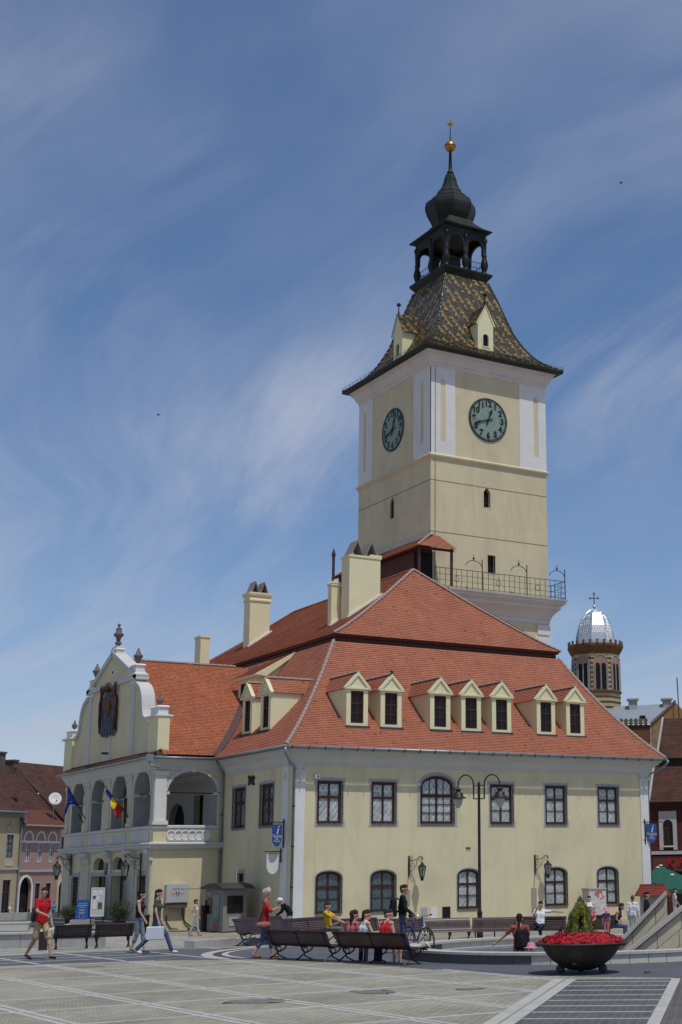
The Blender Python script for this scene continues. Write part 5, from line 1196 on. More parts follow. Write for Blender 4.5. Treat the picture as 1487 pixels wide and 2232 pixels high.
def fin(p0, p1, zlow, zhigh, th=.42, drop=0.0):
    p0 = Vector(p0); p1 = Vector(p1); d = (p1-p0).normalized(); L_ = (p1-p0).length; nn = Vector((-d.y,d.x))
    T = lambda u,z,dd=0:(p0.x+d.x*u+nn.x*dd-FC[0],p0.y+d.y*u+nn.y*dd-FC[1],z)
    body = MB().prism([(0,-.1),(L_+drop,-.1),(L_+drop,zhigh-.12),(L_,zhigh-.10),(0,zlow-.10)],-th/2,th/2,T).build('fin_wall',mat('tan_mortar',(.28,.25,.19),.9,.1),FT)
    # stone facing slabs on the near side, laid parallel to the slope
    sl = (zhigh-zlow)/L_; nrow = 5; k = 0
    for r in range(nrow):
        x = -.15-.19*(r % 2)
        while x < L_+drop:
            w_ = random.uniform(.38,.62); a = max(x,0); b = min(x+w_,L_+drop)
            zt0 = min(zlow-.13+sl*min(a,L_),zhigh-.13)-r*.36; zt1 = min(zlow-.13+sl*min(b,L_),zhigh-.13)-r*.36
            if b-a > .06 and max(zt0,zt1) > .05:
                zb0,zb1 = zt0-.345,zt1-.345
                for s in (-1,1):
                    d0 = s*th/2; MB().prism([(a+.008,max(zb0,-.1)),(b-.008,max(zb1,-.1)),(b-.008,max(zt1,-.08)),(a+.008,max(zt0,-.08))],d0,d0+s*random.uniform(.012,.02),T).build('stone_slab',TANST,FT)
            x += w_
    for s in (-1,1):
        MB().prism([(-.1,zlow-.09-.1*sl),(L_+drop,zhigh-.09),(L_+drop,zhigh-.0),(-.1,zlow+.0-.1*sl)],s*.24-.085,s*.24+.085,T).build('fin_coping',STONE,FT)
fin((-6.98,-34.5),(-5.97,-35.24),.86,2.08,.44)
MB().box((-.03,-.25,0),(.05,.25,1.95)).xf(Matrix.Translation((-5.92-FC[0],-35.28-FC[1],0)) @ Matrix.Rotation(-.633,4,'Z')).build('fin_end_trim',WOODR,FT)
fin((-7.86,-35.75),(-6.0,-37.05),.62,2.3,.44)
mb = MB(); mb.prism(arch(.0,.6,-.1,.35,.25,8),-.3,.3,lambda u,z,d:(u*.82-d*.57+1.15,-u*.57-d*.82-2.65,z)); mb.build('spout_niche',DSTONE,FT)

# ================================================================ benches
def bench_protos(Lb):
    fr = []
    prof_seat = [(.50,.415),(.47,.45),(.415,.462),(.35,.455),(.285,.443),(.22,.43),(.155,.42),(.09,.418),(.03,.43)]
    prof_back = [(-.02,.47),(-.05,.53),(-.075,.59),(-.095,.65),(-.115,.71),(-.14,.77),(-.17,.825),(-.21,.865)]
    slats = []
    pr = prof_seat+prof_back
    for i,(y,z) in enumerate(pr):
        a = pr[max(i-1,0)]; b = pr[min(i+1,len(pr)-1)]; ang = math.atan2(b[1]-a[1], b[0]-a[0])
        slats.append((y,z,ang))
    sm = MB().box((-Lb/2,-.0255,-.014),(Lb/2,.0255,.014)).mesh('slat',BENCHW)
    f = MB()
    f.tube([(0,y,z-.03) for y,z in pr],.02,5)
    f.tube([(0,.42,.44),(0,.36,.30),(0,.22,.22),(0,.12,.22),(0,.16,.12),(0,.30,.06),(0,.40,.0)],.022,5)
    f.tube([(0,.02,.42),(0,.06,.30),(0,.14,.22),(0,.06,.14),(0,-.08,.05),(0,-.16,0)],.022,5)
    f.tube([(0,.17+.07*cos(2*pi*i/12),.31+.07*sin(2*pi*i/12)) for i in range(13)],.014,4,False)
    f.box((-.03,.36,-.01),(.03,.44,.02)); f.box((-.03,-.2,-.01),(.03,-.12,.02))
    fm = f.mesh('iron_frame',IRON)
    return slats, sm, fm
def bench(label, x, y, rz, Lb=2.0, z=None, protos={}, sz=.92):
    if Lb not in protos: protos[Lb] = bench_protos(Lb)
    slats, sm, fm = protos[Lb]
    o = thing('park_bench', label, 'bench', (x,y,gz(x,y) if z is None else z), rz, 'maroon slatted benches round the square')
    o.scale = (1,.95,sz)
    for (yy,zz_,a) in slats: inst('slat', sm, o, (0,yy,zz_), (a,0,0))
    for u in (-Lb/2+.12, 0, Lb/2-.12) if Lb > 1.6 else (-Lb/2+.1, Lb/2-.1): inst('iron_frame', fm, o, (u,0,0))
    return o
def bench_between(label, p, q, z=None, flip=False, sz=.92):
    p = Vector(p); q = Vector(q); c = (p+q)/2; L_ = round((q-p).length-.04,2); d = q-p
    rz = math.atan2(d.y,d.x)+(pi if flip else 0)
    return bench(label, c.x, c.y, rz, L_, z, sz=sz)
# near pair seen from behind (front edge of a bench is local +Y)
bench_between('maroon bench seen from behind, empty, left of the seated red-vest boy',(-14.25,-29.7),(-13.72,-32.05),sz=.80)
bench_between('maroon bench seen from behind with three young people sitting on it',(-13.62,-32.2),(-13.1,-34.85),sz=.80)
# far arc behind the fountain, facing the camera
row = [(-12.11,-22.52),(-9.6,-20.5),(-7.2,-19.0),(-5.26,-18.73),(-3.49,-18.74),(-1.89,-19.23),(-.53,-20.17),(.58,-21.54),(1.37,-23.29)]
lbl = ['far maroon bench at the left end of the arc, behind the lady in red','far maroon bench with the man in the yellow shirt','far maroon bench just right of the man in yellow','far maroon bench behind the man with the bicycle','far maroon bench between the bicycle and the lamp post','far maroon bench just right of the lamp post','far maroon bench with the man in the white T-shirt','far maroon bench at the right end of the arc, behind the potted conifer']
for i in range(8): bench_between(lbl[i],row[i],row[i+1],flip=True)
# pair on the left, back to back
bench_between('maroon bench on the left behind the man in red, its left half',(-16.75,-19.75),(-15.65,-19.95),.58,sz=.82); bench_between('maroon bench on the left, its right half by the two women',(-15.6,-19.96),(-14.45,-20.15),.58,sz=.82)

# ================================================================ flower bowl with conifer
px_,py_ = -11.98,-39.84; pz = gz(px_,py_)
PT_ = thing('flower_bowl','large dark round bowl planter standing on three stone balls','planter',(px_,py_,pz))
BOWL = mat('dark_bowl',(.034,.030,.028),.6,.3,4,.2,30,spec=.3,stain=(.075,.062,.05),stain_amt=.6,sscale=2.5)
MB().lathe([(.0,.065),(.14,.06),(.28,.085),(.45,.16),(.60,.27),(.72,.40),(.79,.53),(.815,.56),(.935,.57),(.94,.605),(.84,.61),(.78,.57),(.3,.5),(0,.5)],48).build('bowl',BOWL,PT_,True)
for a in (radians(182),radians(-2),radians(90)): MB().sphere((.43*cos(a-YAW),.43*sin(a-YAW),.092),.092,14,10).build('ball_foot',mat('grey_ball',(.07,.065,.065),.8,.2,8,.3),PT_,True)
tb = MB().prism([(-.04,-.02),(.04,-.02),(.04,.02),(-.04,.02)],0,.01,lambda u,z,d:(u,d,z)); tb.xf(Matrix.Rotation(radians(-34-14),4,'Z') @ Matrix.Translation((0,-.66,.22)) @ Matrix.Rotation(.6,4,'X')).build('maker_plate',mat('brass_plate',(.2,.16,.08),.5,metal=.5),PT_)
MB().lathe([(.0,.54),(.5,.55),(.79,.55)],24).build('soil',mat('soil',(.03,.02,.014),.95),PT_)
def leaf_cloud(pts, size, name, m, parent=None, dirs=None, petals=1, jitter=1.0, two=False):
    V=[];F=[]
    for i,(x,y,z) in enumerate(pts):
        n_ = Vector(dirs[i]) if dirs is not None else Vector((random.gauss(0,1),random.gauss(0,1),random.gauss(0,1)))
        n_ = (n_+Vector((random.gauss(0,.35),random.gauss(0,.35),random.gauss(0,.35)))*jitter).normalized()
        a = n_.cross(Vector((0,0,1)));
        if a.length < .01: a = Vector((1,0,0))
        a.normalize(); b = n_.cross(a); s = size*random.uniform(.7,1.3); c = Vector((x,y,z))
        if petals > 1:
            ph = random.uniform(0,6)
            for k in range(petals):
                t = ph+2*pi*k/petals; d1 = a*cos(t)+b*sin(t); d2 = a*-sin(t)+b*cos(t); o = len(V)
                V += [c, c+d1*s*.6+d2*s*.34+n_*s*.12, c+d1*s+n_*s*.05, c+d1*s*.6-d2*s*.34+n_*s*.12]; F.append((o,o+1,o+2,o+3))
        else:
            o = len(V); V += [c-a*s*.3, c+b*s*.5-a*s*.05+n_*s*.1, c+b*s, c+b*s*.5+a*s*.3+n_*s*.1]; F.append((o,o+1,o+2,o+3))
    me = bpy.data.meshes.new(name); me.from_pydata([tuple(v) for v in V],[],F); me.materials.append(m)
    o = bpy.data.objects.new(name,me); COL.objects.link(o)
    if parent: o.parent = parent
    return o
pts=[];drs=[]
for i in range(1300):
    r = .88*sqrt(random.random()); a = random.uniform(0,2*pi); h = .60+.20*(1-(r/.92)**2.2)+random.uniform(-.05,.035)
    if r < .2: continue
    pts.append((px_+r*cos(a),py_+r*sin(a),pz+h)); drs.append((cos(a)*r*1.2,sin(a)*r*1.2,.8))
RF = mat('red_petal',(.40,.006,.02),.6,.4,14,stain=(.50,.012,.05),stain_amt=.5,sscale=9)
fl = leaf_cloud(pts,.036,'red_flowers',RF,None,drs,5); tag(fl,'mass of bright red flowers filling the bowl planter','flowers',kind='stuff')
gp = [(px_+r*cos(a),py_+r*sin(a),pz+.55+.17*(1-(r/.9)**2)*random.random()+.03) for r,a in [(.9*sqrt(random.random()),random.uniform(0,6.283)) for _ in range(2500)]]
GRN = mat('dark_leaf',(.035,.07,.02),.6,.35,9)
tag(leaf_cloud(gp,.06,'flower_leaves',GRN),'dark green leaves between the red flowers in the bowl','foliage',kind='stuff')
CF = thing('dwarf_conifer','yellow-green dwarf conifer growing in the middle of the flower bowl','shrub',(px_,py_,pz))
MB().tube([(0,0,.5),(0,0,.8),(.01,0,1.2)],[.03,.025,.01],6).build('trunk',WOODD,CF)
CN = mat('conifer_green',(.17,.185,.03),.7,.5,7,stain=(.05,.075,.018),stain_amt=.7,sscale=4)
pts=[];drs=[]
for b in range(120):
    z0 = .55+.75*random.random()**1.3; az = random.uniform(0,6.283); env = lambda z: .56*max(0,min(1,(z-.5)/.12))*max(0.02,(1.50-z)/.92)**1.05
    r0 = env(z0)*random.uniform(.45,1.0)
    for k in range(70):
        t = random.random(); z = z0+t*random.uniform(.1,.26); r = min(r0*(1-.25*t), env(z)*1.12)
        pts.append((r*cos(az)+random.gauss(0,.018),r*sin(az)+random.gauss(0,.018),z)); drs.append((cos(az)*.8,sin(az)*.8,.15))
leaf_cloud(pts,.045,'foliage',CN,CF,drs,1,.9)

# ================================================================ double street lamp
lx,ly = 2.1,-13.4; lz = gz(lx,ly)
SL = thing('street_lamp','tall black street lamp with two curved arms and hanging glass lanterns','street lamp',(lx,ly,lz),-YAW-radians(4))
zt = 6.15
MB().lathe([(.13,0),(.13,.25),(.1,.3),(.1,.95),(.12,1.0),(.08,1.1),(.065,1.15),(.055,zt-.15),(.07,zt-.1),(.07,zt),(.02,zt+.08)],12).build('post',IRON,SL,True)
for s in (-1,1):
    rr = .32
    arm = [(s*.10,0,zt-.62),(s*.22,0,zt-.62),(s*.22,0,zt-.05)]+[(s*(.22+rr-rr*cos(t)),0,zt-.05+rr*1.25*sin(t)) for t in [pi*i/10 for i in range(1,11)]]+[(s*.86,0,zt-.2)]
    MB().tube(arm,.03,8).build('arm',IRON,SL,True)
    m_ = MB(); m_.bar((0,0,zt-.1),(s*.24,0,zt-.1),.04); m_.bar((0,0,zt-.62),(s*.24,0,zt-.62),.04); m_.build('brace',IRON,SL)
    MB().lathe([(.04,.0),(.13,-.02),(.14,-.06),(.09,-.1),(.1,-.16),(.2,-.2),(.22,-.34),(.34,-.38),(.34,-.41),(.1,-.41)],18,(s*.86,0,zt-.18)).build('lantern_cap',IRON,SL,True)
    MB().lathe([(.145,-.02),(.14,.0),(.08,.02)],14,(s*.86,0,zt-.2)).build('copper_ring',mat('copper_ring',(.25,.09,.05),.5,metal=.5),SL)
    g_ = mat('frosted_lamp_glass',(.40,.40,.34),.25,.1,3,spec=.5)
    MB().lathe([(.19,-.40),(.19,-.5),(.15,-.66),(.08,-.78),(.0,-.82)],16,(s*.86,0,zt-.18)).build('glass_globe',g_,SL,True)

# ================================================================ wall lanterns
def spiral(c,r,a0,turns,T,sgn=1,n=18):
    return [T(c[0]+r*(1-.75*i/n)*cos(a0+sgn*turns*2*pi*i/n), c[1]+r*(1-.75*i/n)*sin(a0+sgn*turns*2*pi*i/n)) for i in range(n+1)]
def wall_lantern(label, loc, rz, sc=1.0):
    o = thing('wall_lantern',label,'lantern',loc,rz,'wrought-iron wall lanterns on the town hall')     # local: wall plane y=0, arm along -Y
    T = lambda u,z:(0,-u*sc,z*sc)
    m_ = MB(); m_.box((-.04*sc,-.05*sc,-.55*sc),(.04*sc,0,.45*sc)); m_.build('wall_plate',IRON,o)
    m_ = MB(); m_.tube([T(.04,.2),T(.3,.22),T(.5,.3),T(.62,.42),T(.72,.36),T(.72,.24)],.018*sc,5); m_.tube(spiral((.2,.02),.17,pi*.5,1.4,T),.014*sc,5); m_.tube(spiral((.62,.28),.16,-.3,1.4,T),.013*sc,5); m_.tube([T(.03,-.4),T(.12,-.3),T(.3,-.18),T(.42,.0),T(.42,.24)],.014*sc,5); m_.tube(spiral((.14,.34),.1,pi,1.3,T),.012*sc,5)
    m_.build('scroll_bracket',IRON,o)
    c = T(.72,0)
    MB().lathe([(.03*sc,.16*sc),(.05*sc,.12*sc),(.06*sc,.06*sc),(.22*sc,-.08*sc),(.23*sc,-.12*sc),(.05*sc,-.12*sc)],6,c,pi/6).build('lantern_hood',IRON,o)
    MB().lathe([(.19*sc,-.13*sc),(.10*sc,-.56*sc)],6,c,pi/6).build('lantern_glass',mat('green_lantern_glass',(.22,.28,.24),.15,.15,4,spec=.5),o)
    m_ = MB()
    for q in range(6):
        a = pi/6+q*pi/3; m_.bar((c[0]+.2*sc*cos(a),c[1]+.2*sc*sin(a),c[2]-.12*sc),(c[0]+.11*sc*cos(a),c[1]+.11*sc*sin(a),c[2]-.58*sc),.022*sc)
    m_.build('lantern_cage',IRON,o); MB().lathe([(.12*sc,-.56*sc),(.10*sc,-.6*sc),(.08*sc,-.74*sc),(.09*sc,-.76*sc)],6,c,pi/6).build('lantern_base',IRON,o)
    return o
wall_lantern('wall lantern on the facade between second and third ground-floor windows',(6.32,-.02,3.0),radians(38)); wall_lantern('wall lantern on the facade left of the fourth ground-floor window',(13.86,-.02,3.0),radians(38))
wall_lantern('green wall lantern on the porch beside the open lattice gate',(PX-.05,10.0,3.35),-pi/2+radians(0),1.15); wall_lantern('green wall lantern at the far left end of the porch',(PX-.05,21.7,3.45),-pi/2,1.15)

# ================================================================ hanging signs
def shield_pts(w,h,flat=.55,n=8):
    return [(-w/2,0),(w/2,0)][::-1] and [(-w/2,0)]+[(-w/2+.0,-h*flat)]+[(-w/2*cos(pi/2*i/n),-h*flat-h*(1-flat)*sin(pi/2*i/n)) for i in range(1,n)]+[(0,-h)]+[(w/2*cos(pi/2*(n-i)/n),-h*flat-h*(1-flat)*sin(pi/2*(n-i)/n)) for i in range(1,n)]+[(w/2,-h*flat),(w/2,0)]
def hang_sign(name,label,loc,rz,w,h,m,arm,lines=(),post=1.1,side=1,rnd=None):
    o = thing(name,label,'sign',loc,rz)             # local X points away from the wall, board faces -Y
    T = lambda u,z,d=0:(u,-d,z)
    m_ = MB(); m_.bar((.05,0,.25),(.05,0,.25-post),.05); m_.bar((-.08,0,.10),(arm,0,.10),.035); m_.bar((-.08,0,.1-post*.72),(.12,0,.1-post*.72),.035)
    n = int(w/.14)
    for i in range(n): m_.tube([(.12+w*i/n+.06*cos(t),0,.04+.05*sin(t)) for t in [2*pi*k/8 for k in range(9)]],.009,4,False)
    for k in range(6): m_.tube([(.11,0,-.05-.1*k),(.16,0,-.1-.1*k),(.09,0,-.15-.1*k)],.009,4)
    m_.build('bracket',IRON,o)
    c = .16+w/2
    b = MB().prism([(c+u,z-.02) for u,z in shield_pts(w,h)],-.015,.015,T).build('shield_board',m,o)
    for txt,size,zz_,it in lines:
        t_ = text_mb(txt,size,.004,it); MB().add([T(c+x,zz_+y,.02+q) for x,y,q in t_.v],t_.f).build('lettering',WHITE,b)
    return o
BLU = mat('blue_sign',(.022,.075,.26),.5,.06,2)
ln_ = (('i',.62,-.29,.25),('Tourist',.20,-.56,0),('Info',.125,-.69,0),('Centre',.125,-.79,0))
s1 = hang_sign('tourist_sign','blue shield-shaped tourist information sign on the left corner of the town hall',(-.06,.72,4.98),radians(180+14),.56,1.02,BLU,.95,(),1.35)
# lettering on the side that faces the square
def letter_side(o,w):
    b = [c for c in o.children if c.name.startswith('shield_board')][0]; c = .16+w/2
    for txt,size,zz_,it in ln_:
        t_ = text_mb(txt,size,.004,it); MB().add([(c-x,.02+q,zz_+y) for x,y,q in t_.v],t_.f).build('lettering',WHITE,b)
letter_side(s1,.56)
hang_sign('tourist_sign','blue shield-shaped tourist information sign on the right corner of the town hall',(21.2,-.06,5.05),radians(-16),.56,1.02,BLU,1.15,ln_,1.35)
sg = hang_sign('guild_sign','faded white shield sign hanging below the blue tourist sign',(-.06,.95,3.62),radians(180+2),.62,.92,mat('faded_white_sign',(.62,.66,.64),.6,.08,9,stain=(.35,.4,.36),stain_amt=.45,sscale=8),.95,(),.65)
nm = thing('iron_date','dark wrought-iron emblem fixed between the two upper windows of the left wall','emblem',(-.05,4.76,7.05))
m_ = MB()
for k,(y0,pts_) in enumerate(((.38,[(0,0),(0,.5),(.12,.42)]),(.16,[(0,.05),(.0,.45),(-.14,.45),(-.14,.2),(0,.2)]),(-.12,[(0,0),(0,.42),(.06,.46)]),(-.3,[(0,.05),(.1,0),(.16,.2),(.08,.42),(0,.3)]))):
    mm_ = MB(); mm_.tube([(0,y0+a,b) for a,b in pts_],.04,5); mm_.build('wrought_bar',IRON,nm)
# alarm box, camera, meter boxes
o = thing('alarm_box','small white alarm box above the first upper window','alarm box',(1.22,-.02,7.2)); MB().box((-.13,-.12,-.1),(.13,0,.14)).build('housing',WHITE,o); MB().lathe([(.05,0),(.05,.02)],10).xf(Matrix.Translation((.03,-.13,.02)) @ Matrix.Rotation(pi/2,4,'X')).build('lens',IRON,o)
o = thing('number_plate','tiny dark plate on the facade beside the lamp post','plaque',(9.78,-.02,3.8)); m_ = MB()
for k in range(3): MB().box((-.12+.09*k,-.02,-.04),(-.05+.09*k,0,.04)).build('bracket_peg',IRON,o)
o = thing('wall_conduit','thin pale conduit panel below the right wall lantern','conduit',(13.86,-.02,0)); MB().tube([(0,-.03,2.45),(-.08,-.03,1.75)],.012,5).build('cable',mat('grey_wire',(.2,.19,.17),.6),o); MB().box((-.22,-.02,.55),(.08,.0,1.75)).build('cover_plate',GREYP if 0 else mat('cream_grey_cover',(.30,.285,.22),.8,.1),o)
o = thing('wall_conduit','thin pale conduit panel below the left wall lantern','conduit',(6.3,-.02,0)); MB().tube([(0,-.03,2.45),(-.06,-.03,1.75)],.012,5).build('cable',MATS['grey_wire'],o); MB().box((-.2,-.02,1.1),(.1,.0,1.8)).build('cover_plate',MATS['cream_grey_cover'],o)
eb = thing('electric_cabinet','grey electrical cabinet with two doors fixed to the sunlit porch wall','cabinet',(-2.4,PY0-.02,1.1)); MB().box((-.58,-.3,.24),(.58,0,1.15)).build('casing',mat('grey_cabinet_paint',(.40,.41,.42),.5,.05),eb); MB().box((-.56,-.27,0),(.56,0,.23)).build('base_shroud',mat('brown_shroud',(.12,.085,.08),.7),eb)
for s in (-1,1):
    d_ = MB().box((-.55 if s < 0 else .01,-.325,.28),(-.01 if s < 0 else .55,-.301,1.1)).build('door',mat('light_cabinet_door',(.46,.47,.48),.5,.05),eb)
    MB().box((s*.07-.02,-.35,.62),(s*.07+.02,-.326,.8)).build('handle',IRON,d_)
    MB().prism([(s*.24+.08*cos(2*pi*i/12),.76+.1*sin(2*pi*i/12)) for i in range(12)],.326,.331,lambda u,z,d:(u,-d,z)).build('warning_label',mat('red_label',(.5,.05,.06),.6),d_)
    MB().prism([(s*.24+.05*cos(2*pi*i/12),.77+.065*sin(2*pi*i/12)) for i in range(12)],.332,.335,lambda u,z,d:(u,-d,z)).build('label_centre',WHITE,d_)
o = thing('cable_run','two dark cables curving down the porch wall from the electrical cabinet','cable',(0,0,0))
MB().tube([(-2.0,PY0-.06,1.1),(-1.98,PY0-.06,.75),(-1.85,PY0-.06,.4),(-1.5,PY0-.08,.15),(-1.2,PY0-.1,.1)],.035,6).build('cable',IRON,o); MB().tube([(-2.85,PY0-.06,.75),(-2.82,PY0-.06,.45),(-2.6,PY0-.06,.12),(-2.2,PY0-.08,.05)],.03,6).build('cable',IRON,o)

# ================================================================ flags
def flag(label, base, tip, cols, drop, SP=.5, SQ=.8, D0=.3, D1=1.0, stars=False, S0=.03):
    o = thing('flag',label,'flag',base); b = Vector((0,0,0)); t = Vector(tip)-Vector(base)
    MB().tube([b,t],.025,6).build('pole',IRON,o); MB().sphere(tuple(t),.045,8,6).build('pole_knob',GOLD,o)
    n,mm = 12,15; k = len(cols)
    for c in range(k):
        V=[];F=[]
        for i in range(n+1):
            for j in range(mm//k+1):
                q = (c*(mm//k)+j)/mm                                  # along the pole from tip inward
                s = i/n; p = t.lerp(b,S0+SP*q*(1-SQ*s))
                fold = .09*sin(5*q*pi+s*3)*s+.05*sin(9*q+s*5)*s
                V.append((p.x+fold*.8-.12*s*s, p.y+fold+.05*sin(s*4), p.z-drop*s*(D0+(D1-D0)*q)))
        w1 = mm//k+1
        F = [(i*w1+j,i*w1+j+1,(i+1)*w1+j+1,(i+1)*w1+j) for i in range(n) for j in range(w1-1)]
        f_ = MB().add(V,F).build('flag_cloth',cols[c],o,True)
        if stars:
            for i in range(12):
                a = 2*pi*i/12; s = .5+.16*sin(a); q = .5+.22*cos(a); p = t.lerp(b,S0+SP*q*(1-SQ*s)); fold = .09*sin(5*q*pi+s*3)*s+.05*sin(9*q+s*5)*s
                ctr = Vector((p.x+fold*.8-.12*s*s-.02, p.y+fold+.05*sin(s*4), p.z-drop*s*(D0+(D1-D0)*q)))
                mst = MB(); mst.prism([((.04 if r % 2 == 0 else .017)*cos(pi/2+r*pi/5),(.04 if r % 2 == 0 else .017)*sin(pi/2+r*pi/5)) for r in range(10)],-.004,.004,lambda u,z,d:(ctr.x+d,ctr.y+u,ctr.z+z)); mst.build('star',mat('flag_star_yellow',(.6,.45,.03),.7),f_)
    return o
FB = mat('flag_blue',(.012,.03,.20),.8,.1,3); FY = mat('flag_yellow',(.62,.43,.02),.8,.1,3); FRD = mat('flag_red',(.40,.012,.02),.8,.1,3)
flag('blue flag with a ring of yellow stars hanging at the left of the loggia',(PX-.05,19.6,5.9),(-5.0,19.2,7.75),[FB],1.75,.62,.75,1.0,.3,True)
flag('blue, yellow and red tricolour flag hanging from the loggia',(PX-.05,12.4,5.8),(-5.1,12.8,7.57),[FB,FY,FRD],.72,.60,.2,.06,1.0,False,.22)
for y in (12.3,19.9):
    o = thing('flag_bracket','iron bracket on the loggia pier holding the pole of the %s' % ('tricolour flag' if y < 15 else 'blue flag'),'bracket',(PX-.06,y,5.7)); m_ = MB(); m_.bar((0,0,0),(-.35,.05,.55),.06); m_.bar((-.2,-.25,.35),(-.2,.25,.35),.03); m_.build('arm',IRON,o)

# ================================================================ things in front of the porch
STP = thing('porch_steps','grey stone steps with a pale ramp in front of the porch','steps',(PX,15.5,0))
for k in range(3): MB().box((-2.2+.45*k,-6.5,.0),(-2.2+.45*(k+1) if k < 2 else 0,6.3,.16*(k+1))).build('step',mat('worn_dark_step',(.15,.145,.14),.9,.2,3,.3),STP)
MB().add([(-4.2,-1.6,.02),(-4.2,-3.0,.02),(-1.2,-2.2,.52),(-1.2,-.9,.52),(-4.2,-1.6,-.1),(-4.2,-3.0,-.1),(-1.2,-2.2,.40),(-1.2,-.9,.40)],[(0,1,2,3),(4,5,6,7),(0,1,5,4),(2,3,7,6),(1,2,6,5),(0,3,7,4)]).build('ramp',STONE,STP)
def bush(label,x,y,z,r,h,n=2600,m=None):
    o = thing('potted_bush',label,'bush',(x,y,z),0,'dark evergreen bushes in tubs before the porch'); P_=[];Dd=[]
    for i in range(n):
        v = Vector((random.gauss(0,1),random.gauss(0,1),random.gauss(0,1))).normalized(); q = random.random()**.4; k = 1+.22*sin(v.x*7+v.z*5)+.15*sin(v.y*9)
        P_.append((v.x*r*q*k,v.y*r*q*k,.35+h*.5+v.z*h*.5*q*k)); Dd.append(tuple(v))
    leaf_cloud(P_,.085,'foliage',m or mat('evergreen_leaf',(.028,.045,.016),.6,.5,6,stain=(.07,.06,.02),stain_amt=.3,sscale=5),o,Dd)
    MB().lathe([(.24,0),(.32,.4),(.34,.42),(.28,.4)],14).build('tub',WOODD,o); MB().tube([(0,0,.3),(0,0,.35+h*.6)],.03,6).build('stem',WOODD,o); return o
bush('round dark bush in a tub left of the blue board',-5.6,15.2,.16,.72,.8); bush('dark bush in a tub right of the notice board, before the lattice gate',-5.6,7.4,.16,.6,1.1)
nb = thing('notice_board','white framed notice board with papers standing before the porch door','notice board',(-6.0,9.6,.1),-YAW)
MB().box((-.45,-.03,.62),(.45,.03,2.15)).build('panel',mat('board_grey',(.50,.51,.52),.5,.05),nb); m_ = MB(); m_.ring([(-.5,.58),(.5,.58),(.5,2.2),(-.5,2.2)],[(-.44,.64),(.44,.64),(.44,2.14),(-.44,2.14)],-.045,.045,lambda u,z,d:(u,-d,z)); m_.build('frame',WHITE,nb)
MB().box((-.5,-.2,-.1),(.5,.2,.05)).build('plinth',CONC,nb)
for a,b,c,d,m in ((-.4,1.75,-.05,2.08,WHITE),(.05,1.8,.38,2.08,WHITE),(-.36,1.72,-.16,1.58,BLU),(-.38,.98,-.05,1.5,WHITE),(.04,1.0,.36,1.36,mat('photo_print',(.16,.09,.06),.5,.6,6)),(-.1,1.45,.12,1.75,WHITE)): MB().box((a,-.04,min(b,d)),(c,-.032,max(b,d))).build('paper',m,nb)
for s in (-.46,.46): MB().box((s-.03,-.03,-.1),(s+.03,.03,.6)).build('leg',IRON,nb)
nb.scale = (.66,1,.86); nb.location.z = .28
ab = thing('sandwich_board','blue sandwich board with white print standing left of the notice board','board',(-6.0,11.9,.35),-YAW)
for s in (-1,1): MB().add([(-.46,s*.28,0),(.46,s*.28,0),(.40,s*.03,1.35),(-.40,s*.03,1.35),(-.46,s*.25,0),(.46,s*.25,0),(.40,0,1.35),(-.40,0,1.35)],[(0,1,2,3),(4,5,6,7),(0,1,5,4),(2,3,7,6),(0,3,7,4),(1,2,6,5)]).build('panel',BLU,ab)
for z0,w,t in ((1.05,.3,.035),(.92,.36,.04),(.82,.2,.03),(.66,.2,.035),(.60,.2,.03),(.48,.2,.03),(.42,.22,.03)): y = -.28+.25*z0/1.35-.012; MB().add([(-w,y,z0),(w,y,z0),(w,y+.006,z0+t),(-w,y+.006,z0+t)],[(0,1,2,3)]).build('print_line',mat('faded_white_print',(.35,.4,.5),.6),ab)
m_ = MB(); m_.tube([(.17*cos(2*pi*i/16),-.28+.25*(.22+.15*sin(2*pi*i/16))/1.35-.014,.22+.15*sin(2*pi*i/16)) for i in range(17)],.012,4,False); m_.build('print_roundel',MATS['faded_white_print'],ab)
ab.scale = (.72,.72,.72); ab.location.z = .6
MB().box((-.7,-.6,-.9),(.7,.6,-.005)).build('plinth',CONC,ab)
bn = thing('litter_bin','dark round litter bin beside the lattice gate of the porch','litter bin',(-4.6,6.8,.0)); MB().lathe([(.26,0),(.28,.75),(.3,.78),(.3,.85),(.22,.86),(.2,.7)],16).build('bin_body',IRON,bn,True); MB().lathe([(.31,.2),(.31,.25)],16).build('bin_hoop',IRON,bn)
# blue notice fixed on the porch wall between the doors
o = thing('wall_notice','narrow blue notice fixed between the two arched fanlights of the porch','notice',(PX-.08,15.4,2.3)); MB().box((-.03,-.2,.5),(.02,.22,1.25)).build('plate',mat('indigo_plate',(.05,.045,.16),.6,.1),o)
for z in (1.05,.9,.72): MB().box((-.036,-.15,z),(-.031,.15,z+.05)).build('print_line',MATS['faded_white_print'],o)
# ticket kiosk by the left wall
ks = thing('ticket_kiosk','grey ticket machine kiosk with curved canopy against the left wall','kiosk',(-1.5,4.2,0),0)
MB().box((-.5,-1.0,.05),(.7,1.3,2.0)).build('cabinet',mat('kiosk_grey',(.22,.21,.19),.6,.12,3),ks)
KT = lambda u,z,d=0:(-.5-d,u,z)
for (a,b,c,d,m) in ((.45,1.7,1.15,1.92,MATS['cream_grey_cover']),(.4,.85,.95,1.6,PANED),(1.0,.9,1.2,1.5,DARK),(-.6,.5,.2,1.75,PANEB),(-.55,.12,.15,.42,mat('red_panel',(.28,.1,.09),.6))): MB().prism([(a,b),(c,b),(c,d),(a,d)],0,.03,KT).build('front_panel',m,ks)
for (a,b,c,d,m) in ((-.3,.9,.5,1.7,PANED),(-.2,.3,.3,.7,GREYP)): MB().box((a,-1.03,b),(c,-1.0,d)).build('side_panel',m,ks)
